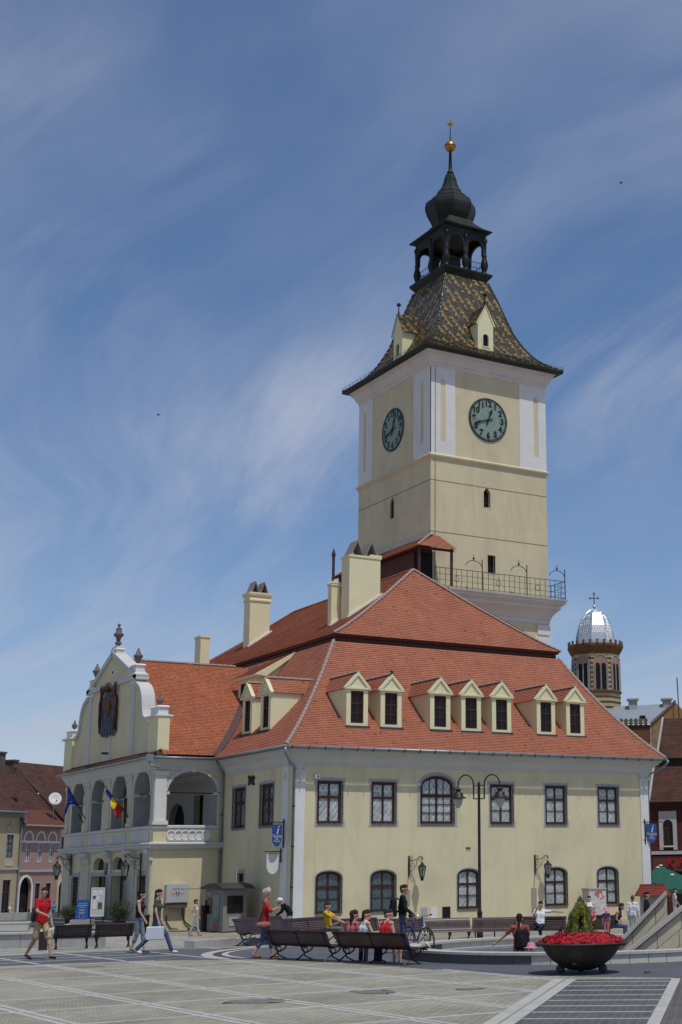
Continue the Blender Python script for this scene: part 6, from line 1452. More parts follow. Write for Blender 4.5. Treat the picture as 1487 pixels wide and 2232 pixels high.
MB().prism([(-1.35,2.06),(-1.0,2.2),(-.4,2.3),(.3,2.3),(.9,2.2),(1.7,2.06),(1.7,2.02),(-1.35,2.02)],-.7,.95,lambda u,z,d:(d,u,z)).build('canopy',mat('dark_canopy',(.05,.045,.05),.5),ks)
MB().box((-1.6,1.4,2.02),(-.2,2.9,2.06)).build('awning',mat('thin_awning',(.22,.21,.2),.6),ks)
MB().tube([(.3,-.6,2.3),(.3,-.6,2.95)],.015,5).build('aerial',WHITE,ks); MB().box((-.7,1.0,0),(-.45,1.3,1.25)).build('bin_post',WOODD,ks)
# distribution cabinet with posters by the right windows
cb = thing('poster_cabinet','pale grey street cabinet covered in torn posters under the last window','cabinet',(16.95,-1.1,0)); MB().box((-.62,-.3,.0),(.5,.3,1.62)).build('casing',mat('pale_cabinet',(.52,.51,.48),.6,.08,3),cb); MB().box((-.66,-.34,1.62),(.54,.34,1.68)).build('lid',CONC,cb)
for (a,b,c,d,col) in ((-.1,1.1,.25,1.55,(.5,.12,.1)),(.1,.95,.4,1.5,(.6,.58,.55)),(-.3,.7,.05,1.2,(.55,.52,.5)),(.02,1.15,.2,1.4,(.55,.5,.45)),(.28,1.18,.36,1.27,(.5,.05,.06)),(-.25,1.3,.0,1.5,(.45,.15,.12)),(.1,.35,.42,.85,(.58,.57,.56))): MB().box((a,-.31-.004*random.random(),b),(c,-.301,d)).build('poster',mat('poster_%d' % int(col[0]*100+a*1000),col,.7,.35,9),cb)
# little stall with a red tiled roof at right
kr = thing('tiled_stall','small wooden stall with a red tiled roof behind the sloping fins','stall',(9.9,-14.6,0),-YAW)
MB().box((-.4,-.3,0),(.75,.5,1.5)).build('counter',mat('stall_grey',(.3,.29,.3),.7,.1),kr)
m_ = MB()
for j in range(6):
    a = j/6; b = (j+1)/6+.03; f_ = lambda t:(-.55*(1-t)+.1*t, 1.5+.42*t)
    y0,z0 = f_(a); y1,z1 = f_(b); m_.add([(-.62+.2*a,y0,z0+.04),(.9-.25*a,y0,z0+.04),(.9-.25*b,y1,z1),(-.62+.2*b,y1,z1),(-.62+.2*a,y0,z0),(.9-.25*a,y0,z0)],[(0,1,2,3),(4,5,1,0)])
m_.add([(.9,-.55,1.5),(.9,.75,1.5),(.65,.1,1.92)],[(0,1,2)]); m_.add([(-.62,.75,1.5),(.9,.75,1.5),(.65,.1,1.92),(-.42,.1,1.92)],[(0,1,2,3)])
m_.build('tiled_roof',mat('bright_red_tile',(.20,.042,.028),.8,.25,8),kr); MB().bar((-.42,.1,1.94),(.65,.1,1.94),.1).build('roof_ridge',MATS['bright_red_tile'],kr)
# green parasols
def parasol(label,x,y,z,r,ztop,zedge,rot=0,txt=None):
    o = thing('parasol',label,'parasol',(x,y,z),rot,'green parasols by the red house'); G_ = mat('green_parasol_cloth',(.012,.085,.06),.7,.12,2)
    V = [(0,0,ztop)]+[(r*cos(pi/4+pi/2*i),r*sin(pi/4+pi/2*i),zedge) for i in range(4)]+[(r*cos(pi/4+pi/2*i),r*sin(pi/4+pi/2*i),zedge-.22) for i in range(4)]
    MB().add(V,[(0,1+i,1+(i+1)%4) for i in range(4)]+[(1+i,5+i,5+(i+1)%4,1+(i+1)%4) for i in range(4)]).build('canopy',G_,o)
    MB().tube([(0,0,0),(0,0,ztop)],.035,6).build('pole',WHITE,o); MB().sphere((0,0,ztop+.03),(.12,.12,.06),8,6).build('top_cap',WHITE,o)
    for i in range(4): MB().tube([(0,0,ztop-.1),V[1+i]],.015,4).build('rib',IRON,o)
    return o
parasol('green parasol whose white-capped peak shows in front of the red sign',25.4,3.8,-.1,2.6,2.86,2.0,-YAW); parasol('green parasol half hidden behind the corner of the town hall',24.2,2.6,-.1,2.2,2.75,1.95,-YAW+.1); parasol('green parasol cut off by the right edge of the picture',29.4,2.0,-.1,2.6,3.0,2.15,-YAW); parasol('darker green parasol standing lowest, just above the tiled stall',21.0,-2.6,-.1,1.9,2.35,1.65,-YAW+.05)
# ================================================================ left foreground pieces
lw = thing('low_wall','long low concrete wall behind the man in the red shirt','wall',(-15.9,-16.35,.52),-YAW)
for k in range(6): MB().box((-6+1.3*k,-.2,-.3),(-6+1.3*k+1.285,.2,.42)).build('wall_block',CONC,lw)
for k in range(6): MB().box((-6+1.3*k,-.26,.425),(-6+1.3*k+1.29,.26,.48)).build('coping_slab',STONE,lw)
pl_ = thing('white_planter','white rectangular flower trough behind the low wall','planter',(-8.4,15.6,0),-YAW+.1); pl_.scale = (.72,.8,.95); MB().loft_rect(-1.1,-.3,1.1,.3,[(-.05,.05),(.03,.45),(.06,.46),(.06,.52),(-.03,.52)]).build('trough',mat('white_trough',(.66,.66,.62),.7,.06,3),pl_); MB().box((-1.0,-.25,.3),(1.0,.25,.49)).build('soil',MATS['soil'],pl_)
tag(leaf_cloud([(-8.4+a*cos(YAW-.1)+b*sin(YAW-.1),15.6-a*sin(YAW-.1)+b*cos(YAW-.1),.46+random.uniform(0,.14)) for a,b in [(random.uniform(-.7,.7),random.uniform(-.2,.2)) for _ in range(900)]],.06,'trough_flowers',mat('pale_trough_leaf',(.16,.17,.06),.7,.6,8)),'low yellowish plants growing in the white trough','plants',kind='stuff')
pb = thing('litter_bin','maroon and grey litter bin between the man in red and the left bench','litter bin',(-17.05,-20.0,.58),-YAW); MB().box((-.13,-.13,0),(.13,.13,.56)).build('bin_body',BENCHW,pb); MB().box((.131,-.14,-.0),(.18,.14,.58)).build('bin_frame',CONC,pb)
bol = thing('bollard','slim black iron bollard on the left side of the square','bollard',(-6,20,0)); MB().lathe([(.06,0),(.06,.9),(.08,.92),(.08,.98),(.03,1.05)],8).build('shaft',IRON,bol); MB().lathe([(.1,0),(.1,.06),(.06,.1)],8).build('foot',IRON,bol)
bol['group'] = 'slim bollards on the left side of the square'
Bp = [(.9,53.6),(1.2,53.3),(1.85,51.9),(2.3,51.5)]
bol.location = (*Bp[0],gz(*Bp[0]))
lbs = ['first slim bollard from the left edge of the picture','second slim bollard from the left edge of the picture','third slim bollard from the left edge of the picture','fourth slim bollard from the left edge of the picture']
bol['label'] = lbs[0]
for k in range(1,4): dup(bol,(*Bp[k],gz(*Bp[k])),0,lbs[k])
bw = thing('block_wall','low concrete block wall beyond the porch steps at left','wall',(-4.3,27.6,gz(-4.3,27.6)),-YAW)
for k in range(4): MB().box((-2+1.1*k,-.2,-.3),(-2+1.1*k+1.08,.2,.75)).build('wall_block',CONC,bw)
lk = thing('low_kerb','low grey stone kerb edging the paving behind the lady in red','kerb',(0,0,0))
kp = [(-13.55,-22.4),(-12.7,-21.9),(-11.8,-21.35),(-10.9,-20.8),(-10.0,-20.3)]
for a,b in zip(kp,kp[1:]):
    d = Vector(b)-Vector(a); z = gz(*a); MB().box((0,-.18,-.2),(d.length*.985,.18,.2)).xf(Matrix.Translation((a[0],a[1],z)) @ Matrix.Rotation(math.atan2(d.y,d.x),4,'Z')).build('kerb_stone',CONC,lk)
gp = [(-1.0+random.uniform(-.8,.5),8.2+random.uniform(-.3,.25),random.uniform(0,.1)) for _ in range(500)]+[(random.uniform(-.5,-.05),random.uniform(1,8.2),random.uniform(0,.08)) for _ in range(900)]
tag(leaf_cloud(gp,.08,'weeds',mat('weed_green',(.06,.085,.025),.8,.5,5)),'low weeds growing along the foot of the left wall','weeds',kind='stuff')
tag(leaf_cloud([(-11.15+random.gauss(0,.07),-40.95+random.gauss(0,.05),.6+abs(random.gauss(0,.03))) for _ in range(90)],.05,'weed_tuft',MATS['weed_green']),'small weed tuft in the paving right of the flower bowl','weed',kind='stuff')
# ================================================================ people
SKIN = mat('skin',(.52,.32,.235),.6,.08,6); SKIN2 = mat('tanned_skin',(.44,.245,.17),.6,.08,6)
def cloth(n,c,**k): return mat('cloth_'+n,c,.9,k.pop('var',.2),k.pop('scale',7),.9,13,**k)
def capsule(mb,a,b,ra,rb,n=12):
    a = Vector(a); b = Vector(b); t = b-a; L_ = t.length; t = t.normalized() if L_ > 1e-6 else Vector((0,0,1))
    P_ = [a-t*ra*cos(q) for q in (0,.5,1.0)]+[b+t*rb*sin(q) for q in (0,.5,1.05,1.55)]
    R_ = [max(ra*sin(q),.002) for q in (0.06,.5,1.0)]+[max(rb*cos(q),.002) for q in (0,.5,1.05,1.55)]
    mb.tube(P_,R_,n)
def remesh(mb, vox, name, mats=None, caps=None, smooth_it=3):
    me = bpy.data.meshes.new(name); me.from_pydata(mb.v,[],mb.f); o = bpy.data.objects.new(name,me); COL.objects.link(o)
    m = o.modifiers.new('r','REMESH'); m.mode = 'VOXEL'; m.voxel_size = vox
    s = o.modifiers.new('s','SMOOTH'); s.factor = .5; s.iterations = smooth_it
    dg = bpy.context.evaluated_depsgraph_get(); ne = bpy.data.meshes.new_from_object(o.evaluated_get(dg)); bpy.data.objects.remove(o)
    ne.name = name; ne.materials.clear()
    for q in mats: ne.materials.append(q)
    ne.polygons.foreach_set('use_smooth',[True]*len(ne.polygons))
    if caps:
        nf = len(ne.polygons); c = np.zeros(nf*3); ne.polygons.foreach_get('center',c); c = c.reshape(-1,3)
        best = np.full(nf,1e9); idx = np.zeros(nf,np.int32)
        for a,b,ra,rb,k in caps:
            a = np.array(a); b = np.array(b); ab = b-a; t = np.clip(((c-a)@ab)/max(ab@ab,1e-9),0,1); d = np.linalg.norm(c-a-t[:,None]*ab,axis=1)-(ra+(rb-ra)*t)
            w = d < best; best[w] = d[w]; idx[w] = k
        ne.polygons.foreach_set('material_index',idx)
    return ne
REST = dict(pelvis=(0,0,.93),waist=(0,0,1.08),chest=(0,.01,1.27),neck=(0,0,1.44),head=(0,.035,1.585),
  shL=(-.175,0,1.395),elL=(-.22,-.03,1.12),wrL=(-.215,.06,.88),shR=(.175,0,1.395),elR=(.22,-.03,1.12),wrR=(.215,.06,.88),
  hipL=(-.09,0,.90),knL=(-.095,.03,.49),anL=(-.095,-.02,.085),hipR=(.09,0,.90),knR=(.095,.03,.49),anR=(.095,-.02,.085))
def walkp(a=.32, armL=None, armR=None, **kw):
    p = dict(REST); s = a
    p['knL'] = (-.09,s*.62,.50); p['anL'] = (-.09,s*1.0,.10); p['knR'] = (.09,-s*.25,.50); p['anR'] = (.09,-s*1.15,.15)
    p['elL'] = (-.21,-.12,1.13); p['wrL'] = (-.20,-.06,.89); p['elR'] = (.21,.06,1.13); p['wrR'] = (.2,.2,.92)
    p.update(kw); return p
def sitp(lean=.0, spread=.1, **kw):
    p = dict(REST); dz = -.93+.56
    for k in ('pelvis','waist','chest','neck','head','shL','shR','elL','elR','wrL','wrR'):
        x,y,z = p[k]; p[k] = (x, y+lean*(z-.9), z+dz)
    p['hipL'] = (-.09,.02,.54); p['hipR'] = (.09,.02,.54); p['knL'] = (-spread,.44,.52); p['knR'] = (spread,.44,.52); p['anL'] = (-spread,.42,.09); p['anR'] = (spread,.42,.09)
    p['elL'] = (-.22,.05+lean*.3,.78); p['elR'] = (.22,.05+lean*.3,.78); p['wrL'] = (-.13,.28,.66); p['wrR'] = (.13,.28,.66)
    p.update(kw); return p
def person(label, x,y,z, face, H, pose, top, bottom, sleeve=.55, leg=2.0, skin=None, shoe=None, hair=None, style='short', look=0, fem=False, near=False, hem=False):
    o = thing('person',label,'person',(x,y,z),-YAW-radians(face)); k = H/1.70; p = {n:Vector(v)*k for n,v in pose.items()}
    skin = skin or SKIN; shoe = shoe or cloth('dark_shoe',(.03,.025,.022)); mats = [skin,top,bottom,shoe]; caps = []
    def C_(a,b,ra,rb,t): caps.append((tuple(a),tuple(b),ra*k,rb*k,t))
    rt = (p['shR']-p['shL']).normalized(); fw_ = Vector((0,0,1)).cross(rt); hr = (p['hipR']-p['hipL']).normalized()
    wz = .9 if fem else 1.0
    for s in (-1,1):
        C_(p['pelvis']+hr*s*.065*k,p['waist']+rt*s*.05*k*wz,.108,.095*wz,2 if True else 1); C_(p['waist']+rt*s*.05*k*wz,p['chest']+rt*s*.075*k,.105*wz,.112,1); C_(p['chest']+rt*s*.075*k,p['neck']+rt*s*.08*k-Vector((0,0,.05*k)),.108,.075,1)
        C_(p['pelvis']+hr*s*.06*k+Vector((0,0,(.0 if hem else .06)*k)),p['waist']+rt*s*.055*k,.128 if hem else .115,.112*wz,1)
        if fem: C_(p['chest']+rt*s*.07*k+fw_*.075*k,p['chest']+rt*s*.07*k+fw_*.09*k-Vector((0,0,.01)),.06,.058,1)
    C_(p['neck']-Vector((0,0,.05*k)),p['neck']+(p['head']-p['neck'])*.55,.058,.05,0)
    for S in ('L','R'):
        a,b,c = p['sh'+S],p['el'+S],p['wr'+S]; th = .92 if fem else 1.0
        C_(a,b,.052*th,.042*th,0); C_(b,c,.042*th,.030*th,0)
        if sleeve > 0:
            C_(p['neck'].lerp(a,.45)-Vector((0,0,.03*k)),a,.065,.066,1); q = min(sleeve,1); C_(a,a.lerp(b,q),.066,.060 if q < 1 else .055,1)
            if sleeve > 1: C_(b,b.lerp(c,sleeve-1),.055,.045,1)
        else: C_(p['neck'].lerp(a,.35)-Vector((0,0,.03*k)),a,.062,.055,0)
        # hand: palm, four fingers, thumb
        d = (c-b).normalized(); side = d.cross(Vector((0,1,0)));
        side = side.normalized() if side.length > .1 else Vector((1,0,0)); nrm = side.cross(d)
        C_(c,c+d*.075*k,.027,.032,0)
        for i,(off,ln) in enumerate(((-.024,.068),(-.008,.08),(.008,.075),(.024,.058))):
            b0 = c+d*.085*k+nrm*off*k; m_ = b0+d*ln*.55*k+side*.006*k; C_(b0,m_,.0105,.010,0); C_(m_,m_+d*ln*.42*k+side*.018*k,.010,.0085,0)
        tb_ = c+d*.03*k-nrm*.028*k; C_(tb_,tb_+d*.045*k-nrm*.022*k,.013,.0105,0)
        a,b,c = p['hip'+S],p['kn'+S],p['an'+S]
        C_(a,b,.078,.055,0); C_(b,b.lerp(c,.35),.052,.056,0); C_(b.lerp(c,.35),c,.056,.036,0)
        q = min(leg,1); C_(a,a.lerp(b,q),.095,.095-.027*q if leg > 1 else .088,2)
        if leg > 1: C_(b,b.lerp(c,leg-1),.070,.070-.012*(leg-1),2)
        sh = (c-b).normalized(); fd = Vector((0,1,0)); fd = (fd-sh*fd.dot(sh)*.6).normalized() if abs(fd.dot(sh)) < .95 else Vector((0,1,0)); fd.z = min(fd.z,0)-.05
        C_(c+Vector((0,-.03,-.045))*k,c+(fd*.15+Vector((0,0,-.05)))*k,.038,.034,3); C_(c,c+Vector((0,-.02,-.04))*k,.036,.038,3 if leg > 1.7 else 0)
    hd = p['head']; ly_ = radians(look); hf = Vector((-sin(-ly_),cos(ly_),0)); hf = Vector((sin(ly_),cos(ly_),0)); hx = Vector((hf.y,-hf.x,0)); Z = Vector((0,0,1))
    C_(hd-hf*.02*k+Z*.03*k,hd+hf*.022*k+Z*.028*k,.088,.080,0); C_(hd+hf*.03*k-Z*.01*k,hd+hf*.045*k-Z*.075*k,.066,.045,0); C_(hd+hf*.098*k+Z*.012*k,hd+hf*.112*k-Z*.02*k,.010,.015,0); C_(hd+hf*.085*k-Z*.055*k,hd+hf*.09*k-Z*.06*k,.018,.018,0)
    for s in (-1,1): C_(hd+hx*s*.082*k-hf*.008*k+Z*.01*k,hd+hx*s*.083*k-hf*.012*k-Z*.025*k,.014,.012,0)
    mb = MB()
    for a,b,ra,rb,t in caps: capsule(mb,a,b,ra,rb,10)
    me = remesh(mb,(.0125 if near else .018)*k,'person',mats,caps); b_ = bpy.data.objects.new('body',me); COL.objects.link(b_); b_.parent = o
    hm = MB(); hair = hair or cloth('dark_hair',(.022,.015,.012))
    if style in ('short','curly','long','pony','bob'):
        g = {'short':1.0,'curly':1.16,'long':1.08,'pony':1.04,'bob':1.1}[style]
        capsule(hm,hd-hf*.032*k+Z*.055*k,hd+hf*.016*k+Z*.066*k,.088*k*g,.082*k*g); capsule(hm,hd-hf*.055*k+Z*.01*k,hd-hf*.052*k-Z*.04*k,.070*k*g,.05*k*g)
        if style == 'long': [capsule(hm,hd-hf*.05*k+hx*s*.045*k,hd-hf*.075*k+hx*s*.05*k-Z*.26*k,.06*k,.04*k) for s in (-1,0,1)]
        if style == 'bob': [capsule(hm,hd-hf*.05*k+hx*s*.06*k,hd-hf*.05*k+hx*s*.065*k-Z*.15*k,.048*k,.042*k) for s in (-1,0,1)]
        if style == 'pony': capsule(hm,hd-hf*.10*k+Z*.01*k,hd-hf*.13*k-Z*.22*k,.035*k,.022*k)
        if style == 'curly': [hm.sphere(hd-hf*.03*k+Z*.04*k+Vector((random.gauss(0,.035),random.gauss(0,.035),random.gauss(.02,.03)))*k,.045*k,8,6) for _ in range(22)]
        hn = 'hair'
    elif style == 'hat':
        hm.lathe([(.0,.10),(.06,.10),(.088,.06),(.095,.0),(.17,-.02),(.172,-.03),(.09,-.03),(.085,.02)],20,hd+Z*.04*k); hn = 'sun_hat'
    elif style == 'cap':
        capsule(hm,hd-hf*.02*k+Z*.05*k,hd+hf*.02*k+Z*.05*k,.094*k,.09*k); capsule(hm,hd+hf*.08*k+Z*.035*k,hd+hf*.14*k+Z*.025*k,.03*k,.02*k); hn = 'cap'
    if style == 'hat': ho = hm.build(hn,hair,o,True)
    else:
        ho = bpy.data.objects.new(hn,remesh(hm,.014*k,hn,[hair])); COL.objects.link(ho); ho.parent = o
    if near:
        for s in (-1,1): MB().sphere(hd+hf*.092*k+hx*s*.033*k+Z*.018*k,.0075*k,8,6).build('eye',mat('eye_dark',(.01,.008,.008),.2),o,True)
        MB().sphere(hd+hf*.103*k-Z*.042*k,(.02*k,.012*k,.006*k),8,4).build('mouth',mat('lip',(.3,.1,.085),.5),o,True)
    return o
def rel(x,y,face,lx,ly):
    a = -YAW-radians(face); return x+lx*cos(a)-ly*sin(a), y+lx*sin(a)+ly*cos(a)
def backpack(label,x,y,z,face,m,w=.3,h=.42,d=.16,strap=True):
    o = thing('backpack',label,'backpack',(x,y,z),-YAW-radians(face)); mb = MB()
    capsule(mb,(-w*.28,-.0,0),(-w*.24,.0,h*.7),d*.62,d*.5); capsule(mb,(w*.28,0,0),(w*.24,0,h*.7),d*.62,d*.5); capsule(mb,(0,-.04,.02),(0,-.03,h*.4),d*.62,d*.5)
    b = bpy.data.objects.new('bag_body',remesh(mb,.018,'bag_body',[m])); COL.objects.link(b); b.parent = o
    if strap:
        for s in (-1,1): MB().tube([(s*.09,.06,.0),(s*.14,.22,.12),(s*.13,.22,.3),(s*.1,.08,h*.85)],.018,6).build('strap',m,o,True)
    return o
RED_ = cloth('red_shirt',(.42,.012,.018)); KHK = cloth('khaki',(.38,.30,.17)); JEAN = cloth('blue_jeans',(.055,.085,.16),stain=(.10,.14,.22),stain_amt=.4); JEANL = cloth('pale_jeans',(.17,.21,.26)); BLK = cloth('black',(.012,.012,.014)); BRN = cloth('dark_brown_top',(.045,.014,.012))
GRY = cloth('grey_top',(.075,.078,.075)); WHT = cloth('white',(.66,.66,.66)); YLW = cloth('yellow_shirt',(.55,.38,.015)); PNK = cloth('pink',(.45,.13,.15)); NAVY = cloth('navy',(.018,.022,.05)); OLV = cloth('grey_green_trousers',(.15,.15,.12)); PLU = cloth('purple',(.16,.07,.16)); LPK = cloth('pink_trousers',(.55,.16,.17)); GRT = cloth('light_grey_trousers',(.34,.37,.37))
FLR = cloth('red_floral',(.30,.05,.03),scale=16,var=.8,stain=(.42,.27,.16),stain_amt=.8,sscale=12); FLB = cloth('red_patterned_blouse',(.42,.02,.02),scale=9,var=.5,stain=(.40,.20,.14),stain_amt=.95,sscale=5); FLP = cloth('pink_floral',(.5,.12,.16),scale=16,var=.5,stain=(.62,.5,.5),stain_amt=.8,sscale=14)
HB = cloth('brown_hair',(.035,.018,.01)); HG = cloth('grey_blond_hair',(.42,.37,.30)); HK = cloth('black_hair',(.008,.007,.008)); TAN = cloth('tan_sandal',(.30,.15,.08)); BSN = cloth('brown_sandal',(.035,.025,.02))
TOP, = (None,)
person('man in red shirt and khaki shorts walking past the left bench with a camera',-18.56,-24.82,gz(-18.56,-24.82),118,1.80,walkp(.30,elR=(.25,.10,1.15),wrR=(.12,.26,1.06),elL=(-.27,-.02,1.13),wrL=(-.24,.10,.88)),RED_,KHK,.62,.92,SKIN2,BSN,HB,'short',45,near=True,hem=True)
backpack('small grey rucksack on the back of the man in red',*rel(-18.56,-24.82,118,-.02,-.24),1.62,118,cloth('grey_bag',(.05,.05,.052)),.26,.36,.13)
o = thing('camera','small silver camera held by the man in red','camera',(*rel(-18.56,-24.82,118,.06,.36),1.70),-YAW-radians(118)); MB().box((-.05,-.02,-.035),(.05,.02,.035)).build('camera_body',mat('silver_plastic',(.5,.5,.52),.35),o); MB().lathe([(.024,0),(.024,.03)],12).xf(Matrix.Rotation(-pi/2,4,'X')).build('lens',IRON,o)
person('woman in dark brown top with black bobbed hair and cropped jeans',-15.55,-23.75,.6,92,1.67,walkp(.14),BRN,JEANL,0.0,1.5,SKIN,cloth('grey_heel',(.16,.16,.19)),HK,'bob',0,True,near=True)
person('woman in grey top and long jeans carrying a white case',-15.42,-24.75,.6,88,1.69,walkp(.42,elR=(.23,.02,1.12),wrR=(.22,.10,.88)),GRY,JEAN,.45,2.0,SKIN,WHT,cloth('dark_red_brown_hair',(.03,.012,.012)),'pony',15,True,near=True)
o = thing('briefcase','white hard case in the hand of the woman in the grey top','briefcase',(-15.55,-25.06,.98),-YAW-radians(88)); MB().loft_rect(-.04,-.22,.04,.2,[(0,.0),(.02,.02),(.02,.33),(0,.35)]).build('case_shell',mat('white_case',(.58,.62,.66),.5,.05,2),o); MB().tube([(0,-.07,.35),(0,-.06,.4),(0,.05,.4),(0,.06,.35)],.012,6).build('handle',IRON,o)
for s in (-.14,.12): MB().box((-.065,s-.02,.28),(-.058,s+.02,.33)).build('latch',GUTTER,o)
person('grey-haired lady in red patterned blouse and cropped jeans walking past the near benches',-14.3,-29.43,.6,75,1.68,walkp(.22,elR=(.24,.12,1.17),wrR=(.10,.26,1.22),elL=(-.24,.0,1.15),wrL=(-.12,.2,1.2)),FLB,JEAN,.95,1.52,SKIN2,TAN,HG,'curly',20,True,near=True,hem=True)
o = thing('handbag','dark handbag with a patterned flap at the side of the grey-haired lady','handbag',(-14.42,-29.62,1.42),-YAW-radians(75)); mb = MB(); capsule(mb,(0,-.1,0),(0,.1,0),.09,.09); bb = bpy.data.objects.new('bag_body',remesh(mb,.018,'bag_body',[cloth('patterned_bag',(.28,.12,.08),scale=12,var=.6,stain=(.10,.10,.14),stain_amt=.9,sscale=6)])); COL.objects.link(bb); bb.parent = o; MB().tube([(0,-.12,.03),(.06,-.05,.32),(.06,.03,.33),(0,.12,.03)],.012,6).build('strap',BLK,o)
person('woman in white sleeveless top and pale trousers walking beside the porch wall',-4.38,.69,0,80,1.60,walkp(.2),WHT,GRT,0.0,1.8,SKIN2,TAN,HB,'short',-25,True)
person('stooping old man in white cap and dark jacket behind the left far bench',-8.75,-18.9,.42,265,1.58,dict(REST,chest=(0,.12,1.24),neck=(0,.26,1.36),head=(0,.36,1.46),shL=(-.17,.2,1.34),shR=(.17,.2,1.34),elL=(-.2,.3,1.1),elR=(.2,.3,1.1),wrL=(-.1,.45,1.0),wrR=(.1,.45,1.0)),BLK,GRT,1.95,2.0,SKIN2,None,WHT,'cap',0)
person('man in yellow shirt sitting sideways on the far bench',-7.75,-19.75,gz(-7.75,-19.75)-.06,100,1.72,sitp(-.12,.1,knL=(-.1,.40,.72),anL=(-.1,.46,.40),wrL=(-.1,.44,.74),wrR=(.12,.46,.74),elL=(-.2,.2,.86),elR=(.2,.2,.86)),YLW,OLV,.6,2.0,SKIN2,None,HB,'short',0)
person('young woman in pink top sitting at the left end of the near bench',-13.42,-32.42,.50,44,1.62,sitp(.12),PNK,NAVY,.5,2.0,SKIN,BLK,HB,'long',30,True,near=True)
person('young woman in white vest sitting in the middle of the near bench',-13.36,-32.95,.50,55,1.64,sitp(.10,wrR=(.20,.34,.82),elR=(.26,.12,.8)),WHT,NAVY,0.0,2.0,SKIN,BLK,HB,'pony',35,True,near=True)
person('boy in red vest and bare legs sitting at the right of the near bench',-13.20,-33.72,.50,40,1.66,sitp(.14),cloth('bright_red_vest',(.5,.02,.02)),NAVY,0.0,.75,SKIN,SKIN,HB,'short',45,near=True)
person('man in black jacket with rucksack standing with a blue bicycle',-10.85,-30.35,.6,78,1.72,dict(REST,elR=(.26,.05,1.12),wrR=(.30,.24,.96),elL=(-.24,-.05,1.12),wrL=(-.26,.06,.90)),BLK,JEAN,1.95,2.0,SKIN2,None,HB,'short',15,near=True)
backpack('black rucksack worn by the man with the bicycle',*rel(-10.85,-30.35,78,0,-.24),1.62,78,BLK,.32,.44,.17)
person('woman in red floral top seen from behind inside the fountain basin',-10.14,-34.8,-.02,352,1.64,dict(REST,shL=(-.175,0,1.395),elL=(-.36,.10,1.2),wrL=(-.56,.16,1.05)),FLR,OLV,.6,2.0,SKIN2,None,cloth('dark_auburn_hair',(.03,.01,.01)),'pony',10,True,near=True)
backpack('black rucksack on the woman inside the fountain basin',*rel(-10.14,-34.8,352,.03,-.23),.93,352,BLK,.32,.42,.18)
person('small child in a pink sun hat inside the fountain basin',-10.38,-35.62,-.02,20,.98,dict(REST),PNK,LPK,.5,2.0,SKIN,None,cloth('pink_hat',(.6,.22,.30)),'hat',0)
person('man in white T-shirt sitting with one arm along the far bench',-.12,-20.95,gz(-.12,-20.95)-.04,196,1.74,sitp(-.22,.14,shL=(-.175,-.12,1.0),elL=(-.42,-.22,1.0),wrL=(-.68,-.22,.98),elR=(.24,.05,.82),wrR=(.08,.10,1.08),knR=(.02,.42,.62),anR=(-.18,.5,.5)),WHT,NAVY,.6,2.0,SKIN2,None,HK,'short',0)
person('woman in white sun hat and floral blouse sitting on the last far bench',.95,-22.5,gz(.95,-22.5)-.05,205,1.62,sitp(.05),FLP,NAVY,.6,2.0,SKIN,None,WHT,'hat',0,True)
person('toddler in purple shirt and pink trousers standing by the last far bench',.22,-24.4,gz(.22,-24.4),350,.96,dict(REST),PLU,LPK,.6,2.0,SKIN,None,cloth('pink_hat',(.6,.22,.30)),'hat',0)
person('dark-haired person standing before the poster cabinet',5.41,-16.36,0,190,1.60,dict(REST),cloth('cream_top',(.5,.47,.4)),NAVY,.6,2.0,SKIN,None,HK,'short',0)
person('woman in dark top crouching beside the end of the far benches',2.2,-22.2,gz(2.2,-22.2)-.05,110,1.62,sitp(.4),cloth('plum_top',(.05,.02,.03)),JEAN,0.0,2.0,SKIN2,None,HB,'long',0,True)
person('woman in white jacket standing behind the sloping fins',4.37,-20.51,.09,15,1.57,dict(REST),WHT,GRT,1.95,2.0,SKIN,None,cloth('auburn_hair',(.12,.06,.03)),'short',0,True)
person('person in black standing beside the tiled stall',5.42,-20.0,.06,100,1.70,dict(REST),BLK,BLK,1.95,2.0,SKIN2,None,HK,'short',0)
person('walker in dark clothes before the pink house',11.1,79.1,-1.2,200,1.72,walkp(.2),cloth('dark_red_top',(.06,.03,.05)),BLK,.6,1.2,SKIN2,None,HB,'short',0)
person('walker in turquoise shirt before the pink house',12.55,80.2,-1.2,170,1.70,walkp(.2),cloth('turquoise',(.05,.28,.36)),JEAN,.6,2.0,SKIN2,None,HB,'short',0,True)
person('walker in white before the archway of the pink house',8.4,80.0,-1.2,90,1.62,walkp(.2),WHT,GRT,.6,1.4,SKIN,None,HG,'short',0,True)
person('person in white striped top behind the upper fin at right',17.0,-7.6,0,95,1.66,walkp(.1),cloth('striped_top',(.5,.5,.52)),cloth('pale_shorts',(.45,.44,.4)),.6,1.4,SKIN2,None,HB,'short',0)
person('person in dark clothes bending under the green parasols',18.2,-7.2,0,265,1.72,walkp(.1),BLK,NAVY,.9,2.0,SKIN2,None,HB,'short',0)
